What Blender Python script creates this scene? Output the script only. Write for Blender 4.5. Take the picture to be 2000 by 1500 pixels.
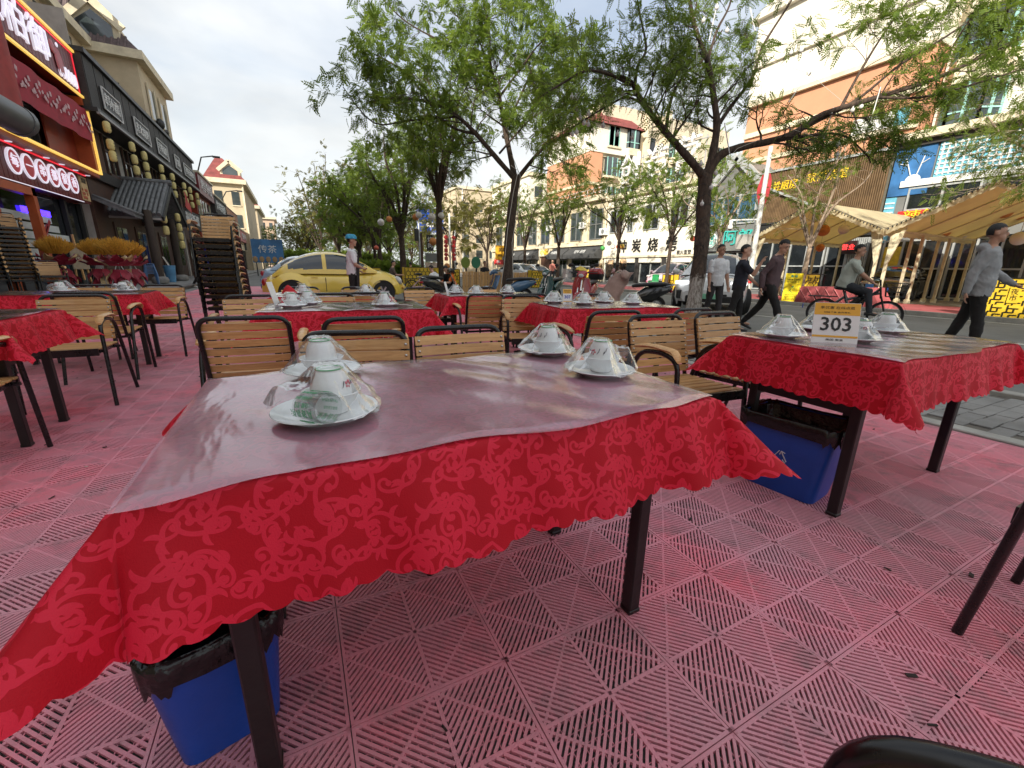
import bpy, bmesh, math, random
import numpy as np
from mathutils import Vector, Matrix
random.seed(7)
rng = np.random.default_rng(7)
sc = bpy.context.scene
for _o in list(bpy.data.objects):
    bpy.data.objects.remove(_o)
COL = sc.collection
PI = math.pi
rad = math.radians

# ------------------------------------------------------------------ camera
EYE = 1.064
FPX = 814.07                                   # focal length in pixels of the 2000 px wide photograph
RM = ((0.89273, -0.45025, 0.01754), (-0.10494, -0.24560, -0.96368), (0.43821, 0.85846, -0.26650))   # right, down, forward
cd = bpy.data.cameras.new('camera')
cam = bpy.data.objects.new('camera', cd)
COL.objects.link(cam)
cd.sensor_width = 36
cd.lens = FPX / 2000 * 36
cd.clip_start = 0.02
cd.clip_end = 3000
_m = Matrix(((RM[0][0], -RM[1][0], -RM[2][0], 0), (RM[0][1], -RM[1][1], -RM[2][1], 0), (RM[0][2], -RM[1][2], -RM[2][2], EYE), (0, 0, 0, 1)))
cam.matrix_world = _m
sc.camera = cam

# ------------------------------------------------------------------ sky, sun, exposure
SUN_EL, SUN_AZ = rad(26), math.atan2(-0.80, -0.60)
SUN_DIR = Vector((math.sin(SUN_AZ) * math.cos(SUN_EL), math.cos(SUN_AZ) * math.cos(SUN_EL), math.sin(SUN_EL)))
world = bpy.data.worlds.new('World')
sc.world = world
world.use_nodes = True
wn, wl = world.node_tree.nodes, world.node_tree.links
wn.clear()
w_out = wn.new('ShaderNodeOutputWorld')
w_bg = wn.new('ShaderNodeBackground')
w_bg.inputs[1].default_value = 0.1
sky = wn.new('ShaderNodeTexSky')
sky.sky_type = 'NISHITA'
sky.sun_disc = False
sky.sun_elevation = SUN_EL
sky.sun_rotation = SUN_AZ
sky.dust_density = 2.5
tc = wn.new('ShaderNodeTexCoord')
sep = wn.new('ShaderNodeSeparateXYZ')
wl.new(tc.outputs['Generated'], sep.inputs[0])
def wmath(op, a, b=None):
    n = wn.new('ShaderNodeMath'); n.operation = op
    for k, x in enumerate((a, b)):
        if x is None: continue
        if isinstance(x, (int, float)): n.inputs[k].default_value = x
        else: wl.new(x, n.inputs[k])
    return n.outputs[0]
_z = wmath('ADD', wmath('MAXIMUM', sep.outputs[2], 0.0), 0.22)
cmb = wn.new('ShaderNodeCombineXYZ')
wl.new(wmath('DIVIDE', sep.outputs[0], _z), cmb.inputs[0])
wl.new(wmath('DIVIDE', sep.outputs[1], _z), cmb.inputs[1])
nz = wn.new('ShaderNodeTexNoise')
nz.inputs['Scale'].default_value = 1.35
nz.inputs['Detail'].default_value = 7
nz.inputs['Roughness'].default_value = 0.52
nz.inputs['Distortion'].default_value = 0.4
wl.new(cmb.outputs[0], nz.inputs['Vector'])
cr = wn.new('ShaderNodeValToRGB')               # cloud cover
cr.color_ramp.elements[0].position = 0.36; cr.color_ramp.elements[0].color = (0.55, 0.55, 0.55, 1)
cr.color_ramp.elements[1].position = 0.56; cr.color_ramp.elements[1].color = (1, 1, 1, 1)
wl.new(nz.outputs['Fac'], cr.inputs[0])
nz2 = wn.new('ShaderNodeTexNoise')
nz2.inputs['Scale'].default_value = 1.1
nz2.inputs['Detail'].default_value = 6
wl.new(cmb.outputs[0], nz2.inputs['Vector'])
cr2 = wn.new('ShaderNodeValToRGB')              # cloud brightness, grey to white
cr2.color_ramp.elements[0].position = 0.34; cr2.color_ramp.elements[0].color = (2.75, 2.92, 3.15, 1)
cr2.color_ramp.elements[1].position = 0.66; cr2.color_ramp.elements[1].color = (4.9, 5.05, 5.15, 1)
wl.new(nz2.outputs['Fac'], cr2.inputs[0])
mx = wn.new('ShaderNodeMix'); mx.data_type = 'RGBA'
wl.new(cr.outputs[0], mx.inputs[0]); wl.new(sky.outputs[0], mx.inputs[6]); wl.new(cr2.outputs[0], mx.inputs[7])
hz = wn.new('ShaderNodeMapRange')               # thicker, brighter cloud towards the horizon
hz.inputs[1].default_value = 0.02; hz.inputs[2].default_value = 0.42; hz.inputs[3].default_value = 0.8; hz.inputs[4].default_value = 0.0
wl.new(sep.outputs[2], hz.inputs[0])
mx2 = wn.new('ShaderNodeMix'); mx2.data_type = 'RGBA'
mx2.inputs[7].default_value = (4.7, 4.85, 4.7, 1)
wl.new(hz.outputs[0], mx2.inputs[0]); wl.new(mx.outputs[2], mx2.inputs[6])
wl.new(mx2.outputs[2], w_bg.inputs[0]); wl.new(w_bg.outputs[0], w_out.inputs[0])
sl = bpy.data.lights.new('sun', 'SUN')
sl.energy = 3.4
sl.angle = rad(0.6)
sl.color = (1.0, 0.93, 0.80)
so = bpy.data.objects.new('sun', sl)
COL.objects.link(so)
so.rotation_euler = SUN_DIR.to_track_quat('Z', 'Y').to_euler()
so.location = (-20, -15, 40)
sc.view_settings.view_transform = 'Standard'
sc.view_settings.look = 'None'
sc.view_settings.exposure = 1.18
sc.view_settings.gamma = 1
sc.view_settings.use_curve_mapping = False
sc.cycles.max_bounces = 6
sc.cycles.transparent_max_bounces = 12
sc.cycles.caustics_reflective = False
sc.cycles.caustics_refractive = False

# ------------------------------------------------------------------ where a point of the photograph lies in the place
_R = np.array(RM)
def ray(u, v): return _R.T @ np.array([(u - 1000) / FPX, (v - 750) / FPX, 1.0])
def gz(u, v, z=0.0):
    d = ray(u, v); return Vector(d * ((z - EYE) / d[2])) + Vector((0, 0, EYE))
def gx(u, v, X):
    d = ray(u, v); return Vector(d * (X / d[0])) + Vector((0, 0, EYE))
def gy(u, v, Y):
    d = ray(u, v); return Vector(d * (Y / d[1])) + Vector((0, 0, EYE))
def gd(u, v, dep):
    return Vector(ray(u, v) * dep) + Vector((0, 0, EYE))

# ------------------------------------------------------------------ materials
MATS = {}
def _new(name):
    m = bpy.data.materials.new(name); m.use_nodes = True
    return m, m.node_tree.nodes, m.node_tree.links, m.node_tree.nodes['Principled BSDF']
def hexc(r, g, b):
    f = lambda c: ((c / 255 + 0.055) / 1.055) ** 2.4 if c > 10 else c / 255 / 12.92
    return (f(r), f(g), f(b))
def M(name, col, rough=0.55, metal=0.0, var=0.13, vs=5.0, bump=0.0, bs=60.0, spec=0.5, coat=0.0, emit=0.0, world_pos=False, rvar=0.12, stretch=None):
    """One procedural material: a colour broken up by noise, roughness likewise, optional fine bump."""
    if name in MATS: return MATS[name]
    m, n, l, p = _new(name)
    t = n.new('ShaderNodeTexCoord')
    vec = t.outputs['Object']
    if world_pos:
        vec = n.new('ShaderNodeNewGeometry').outputs['Position']
    if stretch:
        mp = n.new('ShaderNodeMapping'); mp.inputs['Scale'].default_value = stretch
        l.new(vec, mp.inputs[0]); vec = mp.outputs[0]
    nt = n.new('ShaderNodeTexNoise'); nt.inputs['Scale'].default_value = vs; nt.inputs['Detail'].default_value = 6; nt.inputs['Roughness'].default_value = 0.62
    l.new(vec, nt.inputs['Vector'])
    r = n.new('ShaderNodeValToRGB')
    a, b = r.color_ramp.elements
    a.position, b.position = 0.28, 0.72
    a.color = tuple(max(0, c * (1 - var * 1.6)) for c in col) + (1,)
    b.color = tuple(min(1, c * (1 + var)) for c in col) + (1,)
    l.new(nt.outputs['Fac'], r.inputs[0]); l.new(r.outputs[0], p.inputs['Base Color'])
    mr = n.new('ShaderNodeMapRange'); mr.inputs[3].default_value = max(0.02, rough - rvar); mr.inputs[4].default_value = min(1, rough + rvar)
    l.new(nt.outputs['Fac'], mr.inputs[0]); l.new(mr.outputs[0], p.inputs['Roughness'])
    p.inputs['Metallic'].default_value = metal
    p.inputs['Specular IOR Level'].default_value = spec
    p.inputs['Coat Weight'].default_value = coat
    if emit:
        l.new(r.outputs[0], p.inputs['Emission Color']); p.inputs['Emission Strength'].default_value = emit
    if bump:
        nb = n.new('ShaderNodeTexNoise'); nb.inputs['Scale'].default_value = bs; nb.inputs['Detail'].default_value = 4
        l.new(vec, nb.inputs['Vector'])
        bp = n.new('ShaderNodeBump'); bp.inputs['Strength'].default_value = bump; bp.inputs['Distance'].default_value = 0.01
        l.new(nb.outputs['Fac'], bp.inputs['Height']); l.new(bp.outputs[0], p.inputs['Normal'])
    MATS[name] = m
    return m

# ------------------------------------------------------------------ mesh building
class MB:
    def __init__(s):
        s.v, s.f, s.mi, s.m = [], [], [], 0
    def add(s, vs, fs):
        o = len(s.v)
        s.v.extend([tuple(map(float, q)) for q in vs])
        for f in fs:
            s.f.append(tuple(i + o for i in f)); s.mi.append(s.m)
        return s
    def mat(s, i): s.m = i; return s
    def b(s, x0, x1, y0, y1, z0, z1, ch=0.0, mtx=None):
        if ch <= 0:
            vs = [(x, y, z) for z in (z0, z1) for y in (y0, y1) for x in (x0, x1)]
            fs = [(0, 2, 3, 1), (4, 5, 7, 6), (0, 1, 5, 4), (2, 6, 7, 3), (0, 4, 6, 2), (1, 3, 7, 5)]
        else:
            lo, hi = (x0, y0, z0), (x1, y1, z1)
            vs, ix = [], {}
            for sx in (0, 1):
                for sy in (0, 1):
                    for sz in (0, 1):
                        sg = (sx, sy, sz)
                        for ax in range(3):
                            q = []
                            for k in range(3):
                                e = hi[k] if sg[k] else lo[k]
                                q.append(e if k == ax else e + (-ch if sg[k] else ch))
                            ix[(sg, ax)] = len(vs); vs.append(tuple(q))
            fs = []
            for ax in range(3):
                o1, o2 = [k for k in range(3) if k != ax]
                for e in (0, 1):
                    cyc = [(0, 0), (1, 0), (1, 1), (0, 1)]
                    face = []
                    for a, c in cyc:
                        sg = [0, 0, 0]; sg[ax] = e; sg[o1] = a; sg[o2] = c
                        face.append(ix[(tuple(sg), ax)])
                    fs.append(tuple(face))
            for ax in range(3):                                  # edges along ax
                o1, o2 = [k for k in range(3) if k != ax]
                for a in (0, 1):
                    for c in (0, 1):
                        s0 = [0, 0, 0]; s1 = [0, 0, 0]
                        s0[o1] = s1[o1] = a; s0[o2] = s1[o2] = c; s1[ax] = 1
                        fs.append((ix[(tuple(s0), o1)], ix[(tuple(s1), o1)], ix[(tuple(s1), o2)], ix[(tuple(s0), o2)]))
            for sx in (0, 1):
                for sy in (0, 1):
                    for sz in (0, 1):
                        fs.append(tuple(ix[((sx, sy, sz), k)] for k in range(3)))
        if mtx is not None: vs = [mtx @ Vector(q) for q in vs]
        return s.add(vs, fs)
    def c(s, cx, cy, cz, sx, sy, sz, ch=0.0, rz=0.0, rx=0.0, ry=0.0):
        m = Matrix.Translation((cx, cy, cz)) @ Matrix.Rotation(rz, 4, 'Z') @ Matrix.Rotation(ry, 4, 'Y') @ Matrix.Rotation(rx, 4, 'X')
        return s.b(-sx / 2, sx / 2, -sy / 2, sy / 2, -sz / 2, sz / 2, ch, m)
    def bar(s, p, q, w, h=None, up=(0, 0, 1)):
        p, q = Vector(p), Vector(q); h = h or w
        d = (q - p); L = d.length
        if L < 1e-6: return s
        d /= L; u = Vector(up)
        if abs(d.dot(u)) > 0.98: u = Vector((1, 0, 0))
        x = d.cross(u).normalized(); z = x.cross(d)
        vs = []
        for e in (p, q):
            for a, c in ((-1, -1), (1, -1), (1, 1), (-1, 1)):
                vs.append(e + x * (a * w / 2) + z * (c * h / 2))
        return s.add(vs, [(0, 1, 2, 3), (7, 6, 5, 4), (0, 4, 5, 1), (1, 5, 6, 2), (2, 6, 7, 3), (3, 7, 4, 0)])
    def tube(s, pts, r, n=8, cap=True, flat=1.0):
        pts = [Vector(p) for p in pts]
        k = len(pts)
        rs = r if isinstance(r, (list, tuple)) else [r] * k
        tg = []
        for i in range(k):
            a, b_ = pts[max(0, i - 1)], pts[min(k - 1, i + 1)]
            t = (b_ - a); tg.append(t.normalized() if t.length > 1e-9 else Vector((0, 0, 1)))
        u = Vector((0, 0, 1)) if abs(tg[0].z) < 0.9 else Vector((1, 0, 0))
        u = (u - tg[0] * u.dot(tg[0])).normalized()
        vs = []
        for i in range(k):
            u = u - tg[i] * u.dot(tg[i])
            u = u.normalized() if u.length > 1e-6 else tg[i].orthogonal().normalized()
            w = tg[i].cross(u)
            for j in range(n):
                a = 2 * PI * j / n
                vs.append(pts[i] + u * (math.cos(a) * rs[i] * flat) + w * (math.sin(a) * rs[i]))
        fs = [(i * n + j, i * n + (j + 1) % n, (i + 1) * n + (j + 1) % n, (i + 1) * n + j) for i in range(k - 1) for j in range(n)]
        if cap:
            fs.append(tuple(range(n - 1, -1, -1))); fs.append(tuple((k - 1) * n + j for j in range(n)))
        return s.add(vs, fs)
    def lathe(s, prof, n=24, c=(0, 0, 0), mtx=None, sx=1.0, sy=1.0):
        vs, fs = [], []
        for r, z in prof:
            for j in range(n):
                a = 2 * PI * j / n
                q = Vector((r * math.cos(a) * sx, r * math.sin(a) * sy, z))
                if mtx is not None: q = mtx @ q
                vs.append(q + Vector(c))
        for i in range(len(prof) - 1):
            for j in range(n):
                fs.append((i * n + j, i * n + (j + 1) % n, (i + 1) * n + (j + 1) % n, (i + 1) * n + j))
        return s.add(vs, fs)
    def ell(s, c, r, nu=14, nv=9, mtx=None):
        prof = []
        vs, fs = [], []
        for i in range(nv + 1):
            ph = -PI / 2 + PI * i / nv
            for j in range(nu):
                a = 2 * PI * j / nu
                q = Vector((r[0] * math.cos(ph) * math.cos(a), r[1] * math.cos(ph) * math.sin(a), r[2] * math.sin(ph)))
                if mtx is not None: q = mtx @ q
                vs.append(q + Vector(c))
        for i in range(nv):
            for j in range(nu):
                fs.append((i * nu + j, i * nu + (j + 1) % nu, (i + 1) * nu + (j + 1) % nu, (i + 1) * nu + j))
        return s.add(vs, fs)
    def ext(s, poly, fn, a, b_):
        """prism: fn(u, v, t) -> point for the outline (u, v) at depth a and b_"""
        n = len(poly)
        vs = [fn(u, v, a) for u, v in poly] + [fn(u, v, b_) for u, v in poly]
        fs = [(i, (i + 1) % n, n + (i + 1) % n, n + i) for i in range(n)]
        fs.append(tuple(range(n - 1, -1, -1))); fs.append(tuple(n + i for i in range(n)))
        return s.add(vs, fs)
    def grid(s, P, closed_u=False):
        P = [list(r) for r in P]; a, b_ = len(P), len(P[0])
        vs = [q for r in P for q in r]
        fs = []
        for i in range(a - 1):
            for j in range(b_ - (0 if closed_u else 1)):
                j2 = (j + 1) % b_
                fs.append((i * b_ + j, i * b_ + j2, (i + 1) * b_ + j2, (i + 1) * b_ + j))
        return s.add(vs, fs)
    def mesh(s, name, mats, smooth=35):
        me = bpy.data.meshes.new(name)
        me.from_pydata(s.v, [], s.f)
        for m in (mats if isinstance(mats, (list, tuple)) else [mats]):
            me.materials.append(m)
        if any(s.mi): me.polygons.foreach_set('material_index', s.mi)
        if smooth:
            me.polygons.foreach_set('use_smooth', [True] * len(me.polygons))
            me.set_sharp_from_angle(angle=rad(smooth))
        me.update()
        return me
    def o(s, name, mats, parent=None, loc=None, rz=None, smooth=35, kind=None, label=None):
        return link(name, s.mesh(name, mats, smooth), parent, loc, rz, kind, label)

def link(name, me, parent=None, loc=None, rz=None, kind=None, label=None):
    o = bpy.data.objects.new(name, me)
    COL.objects.link(o)
    if parent is not None: o.parent = parent
    if loc is not None: o.location = loc
    if rz is not None: o.rotation_euler = (0, 0, rz)
    if kind: o['kind'] = kind
    if label: o['label'] = label
    return o
def tag(o, label, cat, group=None):
    o['label'] = label; o['category'] = cat
    if group: o['group'] = group
    return o
def thing(name, label, cat, loc=(0, 0, 0), rz=0.0, group=None):
    o = bpy.data.objects.new(name, None)
    o.empty_display_size = 0.1
    COL.objects.link(o)
    o.location = loc; o.rotation_euler = (0, 0, rz)
    return tag(o, label, cat, group)
KIDS = {}
def kids(o):
    return [c for c in bpy.data.objects if c.parent is o]
def dup(root, label=None, loc=None, rz=None, group=None, depth=2):
    """a copy of a thing with copies of its parts and sub-parts (mesh data shared)"""
    def tree(o):
        if o.name not in KIDS: KIDS[o.name] = kids(o)
        return KIDS[o.name]
    r = root.copy(); COL.objects.link(r)
    if loc is not None: r.location = loc
    if rz is not None: r.rotation_euler = (0, 0, rz)
    if label: r['label'] = label
    if group: r['group'] = group
    for ch in tree(root):
        c = ch.copy(); COL.objects.link(c); c.parent = r
        for g in tree(ch):
            d = g.copy(); COL.objects.link(d); d.parent = c
    return r
def text(name, body, size, mat, pos, right, up=(0, 0, 1), parent=None, ext=0.004, width=None, bold=0.0, align='CENTER', label=None):
    cu = bpy.data.curves.new(name, 'FONT')
    cu.body = body; cu.size = size; cu.extrude = ext; cu.offset = bold
    cu.align_x = align; cu.align_y = 'CENTER'; cu.resolution_u = 2
    o0 = bpy.data.objects.new(name, cu)
    COL.objects.link(o0)
    me = bpy.data.meshes.new_from_object(o0.evaluated_get(bpy.context.evaluated_depsgraph_get()))
    bpy.data.objects.remove(o0); bpy.data.curves.remove(cu)
    me.materials.clear(); me.materials.append(mat)
    o = bpy.data.objects.new(name, me)
    COL.objects.link(o)
    x = Vector(right).normalized(); y = Vector(up).normalized(); z = x.cross(y).normalized(); y = z.cross(x)
    m = Matrix(((x.x, y.x, z.x), (x.y, y.y, z.y), (x.z, y.z, z.z)))
    o.rotation_euler = m.to_euler()
    o.location = pos
    if width:
        n = sum(1.0 if ord(ch) > 255 else 0.6 for ch in body)
        o.scale = (width / (n * size), 1, 1)
    if parent is not None: o.parent = parent
    if label: o['label'] = label
    return o
def arc(c, r, a0, a1, n, fn):
    return [fn(c[0] + r * math.cos(a0 + (a1 - a0) * i / n), c[1] + r * math.sin(a0 + (a1 - a0) * i / n)) for i in range(n + 1)]
def rounded(pts, r, n=5):
    """polyline with its inner corners rounded"""
    pts = [Vector(p) for p in pts]
    out = [pts[0]]
    for i in range(1, len(pts) - 1):
        a, b_, c = pts[i - 1], pts[i], pts[i + 1]
        d0, d1 = (a - b_), (c - b_)
        rr = min(r, d0.length * 0.48, d1.length * 0.48)
        p0, p1 = b_ + d0.normalized() * rr, b_ + d1.normalized() * rr
        for k in range(n + 1):
            t = k / n
            out.append(p0 * (1 - t) ** 2 + b_ * 2 * t * (1 - t) + p1 * t ** 2)
    out.append(pts[-1])
    return out
ORD = ['lowest', 'second', 'third', 'fourth', 'fifth', 'sixth', 'seventh', 'eighth', 'ninth', 'tenth', 'eleventh', 'twelfth', 'thirteenth', 'fourteenth', 'fifteenth', 'sixteenth']
# ================================================================== GROUND
T = 0.41                                          # floor tile
OX, OY = 0.0158 * T, 2.017 * T
m_asphalt = M('asphalt', (0.19, 0.19, 0.18), 0.85, var=0.22, vs=0.9, bump=0.5, bs=90, world_pos=True)
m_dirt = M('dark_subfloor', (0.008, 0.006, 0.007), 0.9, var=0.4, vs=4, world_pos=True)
m_concrete = M('concrete', (0.25, 0.245, 0.235), 0.85, var=0.2, vs=2.5, bump=0.3, world_pos=True)
m_kerb = M('kerb_stone', (0.36, 0.35, 0.32), 0.8, var=0.2, vs=4, bump=0.3, world_pos=True)
m_paver = M('grey_paver', (0.25, 0.245, 0.235), 0.85, var=0.3, vs=1.6, bump=0.35, bs=120, world_pos=True)
m_paint = M('road_paint', (0.62, 0.62, 0.58), 0.7, var=0.25, vs=7, world_pos=True)

g = MB(); g.b(-400, 400, -200, 900, -0.6, -0.035)
g.o('ground', m_asphalt, smooth=0, kind='structure')
g = MB(); g.b(5.95, 15.4, -60, 300, -0.1, 0.0)
road = g.o('road', m_asphalt, smooth=0, kind='structure')
g = MB()
for k in range(-3, 30): g.b(10.62, 10.74, k * 6.0, k * 6.0 + 3.2, 0.001, 0.004)
g.o('lane_marking', m_paint, road, smooth=0)
g = MB(); g.b(15.10, 15.22, -40, 200, 0.001, 0.004); g.o('edge_line', m_paint, road, smooth=0)

# -------- plastic grid tiles
def tile_material():
    m, n, l, p = _new('pink_plastic_grid')
    geo = n.new('ShaderNodeNewGeometry')
    def noise(scale, detail=6, rough=0.6):
        k = n.new('ShaderNodeTexNoise'); k.inputs['Scale'].default_value = scale; k.inputs['Detail'].default_value = detail; k.inputs['Roughness'].default_value = rough
        l.new(geo.outputs['Position'], k.inputs['Vector']); return k.outputs['Fac']
    def ramp(f, *els):
        k = n.new('ShaderNodeValToRGB')
        while len(k.color_ramp.elements) < len(els): k.color_ramp.elements.new(0.5)
        for e, (ps, c) in zip(k.color_ramp.elements, els): e.position = ps; e.color = (*c, 1)
        l.new(f, k.inputs[0]); return k.outputs[0]
    def mix(f, a, b):
        k = n.new('ShaderNodeMix'); k.data_type = 'RGBA'
        if isinstance(f, float): k.inputs[0].default_value = f
        else: l.new(f, k.inputs[0])
        for i, x in ((6, a), (7, b)):
            if isinstance(x, tuple): k.inputs[i].default_value = (*x, 1)
            else: l.new(x, k.inputs[i])
        return k.outputs[2]
    base = ramp(noise(0.9, 4), (0.34, (0.58, 0.32, 0.37)), (0.50, (0.74, 0.29, 0.36)), (0.62, (0.92, 0.24, 0.31)))
    oi = n.new('ShaderNodeObjectInfo')
    base = mix(ramp(oi.outputs['Random'], (0.0, (0, 0, 0)), (1.0, (0.5, 0.5, 0.5))), base, (0.76, 0.29, 0.35))
    base = mix(ramp(noise(7, 8, 0.7), (0.50, (0, 0, 0)), (0.70, (0.6, 0.6, 0.6))), base, (0.26, 0.18, 0.19))
    base = mix(ramp(noise(38, 5, 0.7), (0.55, (0, 0, 0)), (0.75, (0.45, 0.45, 0.45))), base, (0.52, 0.38, 0.38))
    l.new(base, p.inputs['Base Color'])
    p.inputs['Roughness'].default_value = 0.62
    p.inputs['Specular IOR Level'].default_value = 0.35
    nb = n.new('ShaderNodeTexNoise'); nb.inputs['Scale'].default_value = 260; l.new(geo.outputs['Position'], nb.inputs['Vector'])
    bp = n.new('ShaderNodeBump'); bp.inputs['Strength'].default_value = 0.35; bp.inputs['Distance'].default_value = 0.004
    l.new(nb.outputs['Fac'], bp.inputs['Height']); l.new(bp.outputs[0], p.inputs['Normal'])
    return m
m_tile = tile_material()

def strip(mb, p, q, w, zt, zb):
    """a flat bar from p to q: top and both long sides"""
    d = Vector((q[0] - p[0], q[1] - p[1])); L = d.length
    if L < 1e-4: return
    nx, ny = -d.y / L * w / 2, d.x / L * w / 2
    vs = [(p[0] + nx, p[1] + ny, zt), (p[0] - nx, p[1] - ny, zt), (q[0] - nx, q[1] - ny, zt), (q[0] + nx, q[1] + ny, zt),
          (p[0] + nx, p[1] + ny, zb), (p[0] - nx, p[1] - ny, zb), (q[0] - nx, q[1] - ny, zb), (q[0] + nx, q[1] + ny, zb)]
    mb.add(vs, [(0, 1, 2, 3), (1, 5, 6, 2), (0, 3, 7, 4)])
def grid_tile(mb, ox=0.0, oy=0.0, fine=True):
    """one floor tile: rim, cross rib and four quadrants of slats that run parallel to the tile's diagonals"""
    gap = 0.0012
    a0, a1, c = gap, T - gap, T / 2
    for p, q in (((a0, a0 + .004), (a1, a0 + .004)), ((a0, a1 - .004), (a1, a1 - .004)), ((a0 + .004, a0), (a0 + .004, a1)), ((a1 - .004, a0), (a1 - .004, a1))):
        strip(mb, (ox + p[0], oy + p[1]), (ox + q[0], oy + q[1]), 0.008, 0.0, -0.011)
    for p, q in (((c, a0 + .008), (c, a1 - .008)), ((a0 + .008, c), (a1 - .008, c))):
        strip(mb, (ox + p[0], oy + p[1]), (ox + q[0], oy + q[1]), 0.010, -0.0004, -0.011)
    lo, hi = 0.008, T / 2 - 0.005
    s = hi - lo
    N = 10
    for sx in (0, 1):
        for sy in (0, 1):
            def P(u, v):                          # u, v measured from the tile's centre outwards
                return (ox + (c + 0.005 + u if sx else c - 0.005 - u), oy + (c + 0.005 + v if sy else c - 0.005 - v))
            for k in range(-N + 1, N):
                t = k * s / N
                p, q = ((t, 0), (s, s - t)) if t >= 0 else ((0, -t), (s + t, s))
                strip(mb, P(*p), P(*q), 0.0072, -0.0008, -0.010)
            if fine:
                for k in range(1, 6):
                    t = k * s / 6
                    strip(mb, P(t, 0), P(t, s), 0.0020, -0.0050, -0.0085)
                    strip(mb, P(0, t), P(s, t), 0.0020, -0.0054, -0.0085)
                strip(mb, P(s, 0), P(0, s), 0.007, -0.0015, -0.010)
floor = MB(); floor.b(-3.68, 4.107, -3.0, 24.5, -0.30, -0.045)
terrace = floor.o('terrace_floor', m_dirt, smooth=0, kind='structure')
_t = MB(); grid_tile(_t); tile_me = _t.mesh('tile', m_tile, 0)
cells = []
for i in range(-9, 10):
    for j in range(-9, 58):
        x, y = OX + i * T, OY + j * T
        if y > 12.2 and i >= -1: continue
        cx_, cy_ = x + T / 2, y + T / 2
        pc = _R @ (np.array([cx_, cy_, 0]) - [0, 0, EYE])
        vis = (pc[2] > 0.05 and abs(pc[0] / pc[2]) * FPX < 1300 and abs(pc[1] / pc[2]) * FPX < 1500)
        cells.append((pc[2] if vis else 1e3 + abs(pc[2]), x, y))
cells.sort()
for d, x, y in cells[:300]:
    o = bpy.data.objects.new('tile', tile_me); COL.objects.link(o); o.parent = terrace; o.location = (x, y, random.uniform(-0.0012, 0.0008)); o.rotation_euler = (random.uniform(-.002, .002), random.uniform(-.002, .002), 0)
far = MB()
for d, x, y in cells[300:]:
    if d < 16: grid_tile(far, x, y, fine=d < 6)
    elif d < 900:
        for a in (0, 1):
            for b_ in (0, 1):
                far.b(x + .002 + a * T / 2, x + T / 2 - .002 + a * T / 2, y + .002 + b_ * T / 2, y + T / 2 - .002 + b_ * T / 2, -0.010, -0.001)
    else: far.b(x + .002, x + T - .002, y + .002, y + T - .002, -0.010, -0.001)
o = far.o('tile_field', m_tile, terrace, smooth=0, kind='stuff')

# -------- kerb strip and grey brick pavement between the terrace and the road
kb = MB(); kb.b(4.125, 5.945, -20, 200, -0.2, -0.012)
pav = kb.o('pavement', M('paving_sand', (0.14, 0.125, 0.105), 0.95, var=0.3, vs=5, world_pos=True), smooth=0, kind='structure')
k = MB()
k.b(0, 0.135, 0, 0.985, -0.05, 0.012, 0.006); kme = k.mesh('kerb_stone', m_kerb, 0)
for j in range(-4, 26):
    o = link('kerb_stone', kme, pav, (4.118, j * 1.0 - 0.3, random.uniform(-.004, .002)))
k = MB(); k.b(0, 0.15, 0, 0.985, -0.1, 0.03, 0.008); kme = k.mesh('road_kerb_stone', m_kerb, 0)
for j in range(-4, 26): o = link('road_kerb_stone', kme, pav, (5.80, j * 1.0 - 0.1, 0))
k = MB(); k.b(0, 0.236, 0, 0.114, -0.03, 0.0, 0.004); pme = k.mesh('paving_brick', m_paver, 0)
rest = MB()
nb = 0
bricks = []
for j in range(0, 130):
    y = -1.2 + j * 0.12
    for i in range(0, 7):
        x = 4.262 + i * 0.241 + (0.12 if j % 2 else 0) - 0.06
        if x < 4.26 or x + 0.236 > 5.79: continue
        pc = _R @ (np.array([x + .1, y, 0]) - [0, 0, EYE])
        vis = pc[2] > 0 and pc[0] / pc[2] * FPX < 1040
        bricks.append((0 if vis and y < 9 else 1, y, x))
bricks.sort()
for q, y, x in bricks:
    if nb < 300 and q == 0:
        link('paving_brick', pme, pav, (x, y, random.uniform(-.005, .003)), random.uniform(-.02, .02)); nb += 1
    else:
        rest.b(x, x + .236, y, y + .114, -.03, random.uniform(-.005, .002))
rest.o('paving_bricks_beyond', m_paver, pav, smooth=0, kind='stuff')

# -------- left: grey pavement strip and the stone platform in front of the restaurants
k = MB(); k.b(-4.15, -3.68, -20, 130, -0.2, 0.0); k.o('walkway', m_concrete, smooth=0, kind='structure')
k = MB(); k.b(-16, -4.15, -40, 130, -0.2, 0.15, 0.01)
plat = k.o('platform', m_concrete, smooth=0, kind='structure')
k = MB(); k.b(0, .3, 0, .98, 0, .06, .008); sme = k.mesh('step_stone', M('step_stone', (0.2, 0.2, 0.195), 0.8, var=.25, vs=3, world_pos=True), 0)
for j in range(8, 44): link('step_stone', sme, plat, (-4.32, j * 1.0, 0.11))

# -------- right: red paved terrace beyond the road
m_redpave = M('red_far_paving', (0.42, 0.10, 0.11), 0.8, var=0.2, vs=1.2, world_pos=True)
k = MB(); k.b(15.62, 60, -40, 200, -0.2, 0.06); ft = k.o('far_pavement', m_concrete, smooth=0, kind='structure')
k = MB(); k.b(15.4, 15.62, -40, 200, -0.2, 0.12, .01); k.o('far_kerb', m_kerb, smooth=0, kind='structure')
k = MB()
for j in range(0, 60):
    for i in range(0, 7):
        k.b(15.9 + i * .6, 16.49 + i * .6, -3 + j * .6, -3 + j * .6 + .59, 0.06, 0.075)
k.o('red_paving', m_redpave, ft, smooth=0, kind='stuff')
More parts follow.
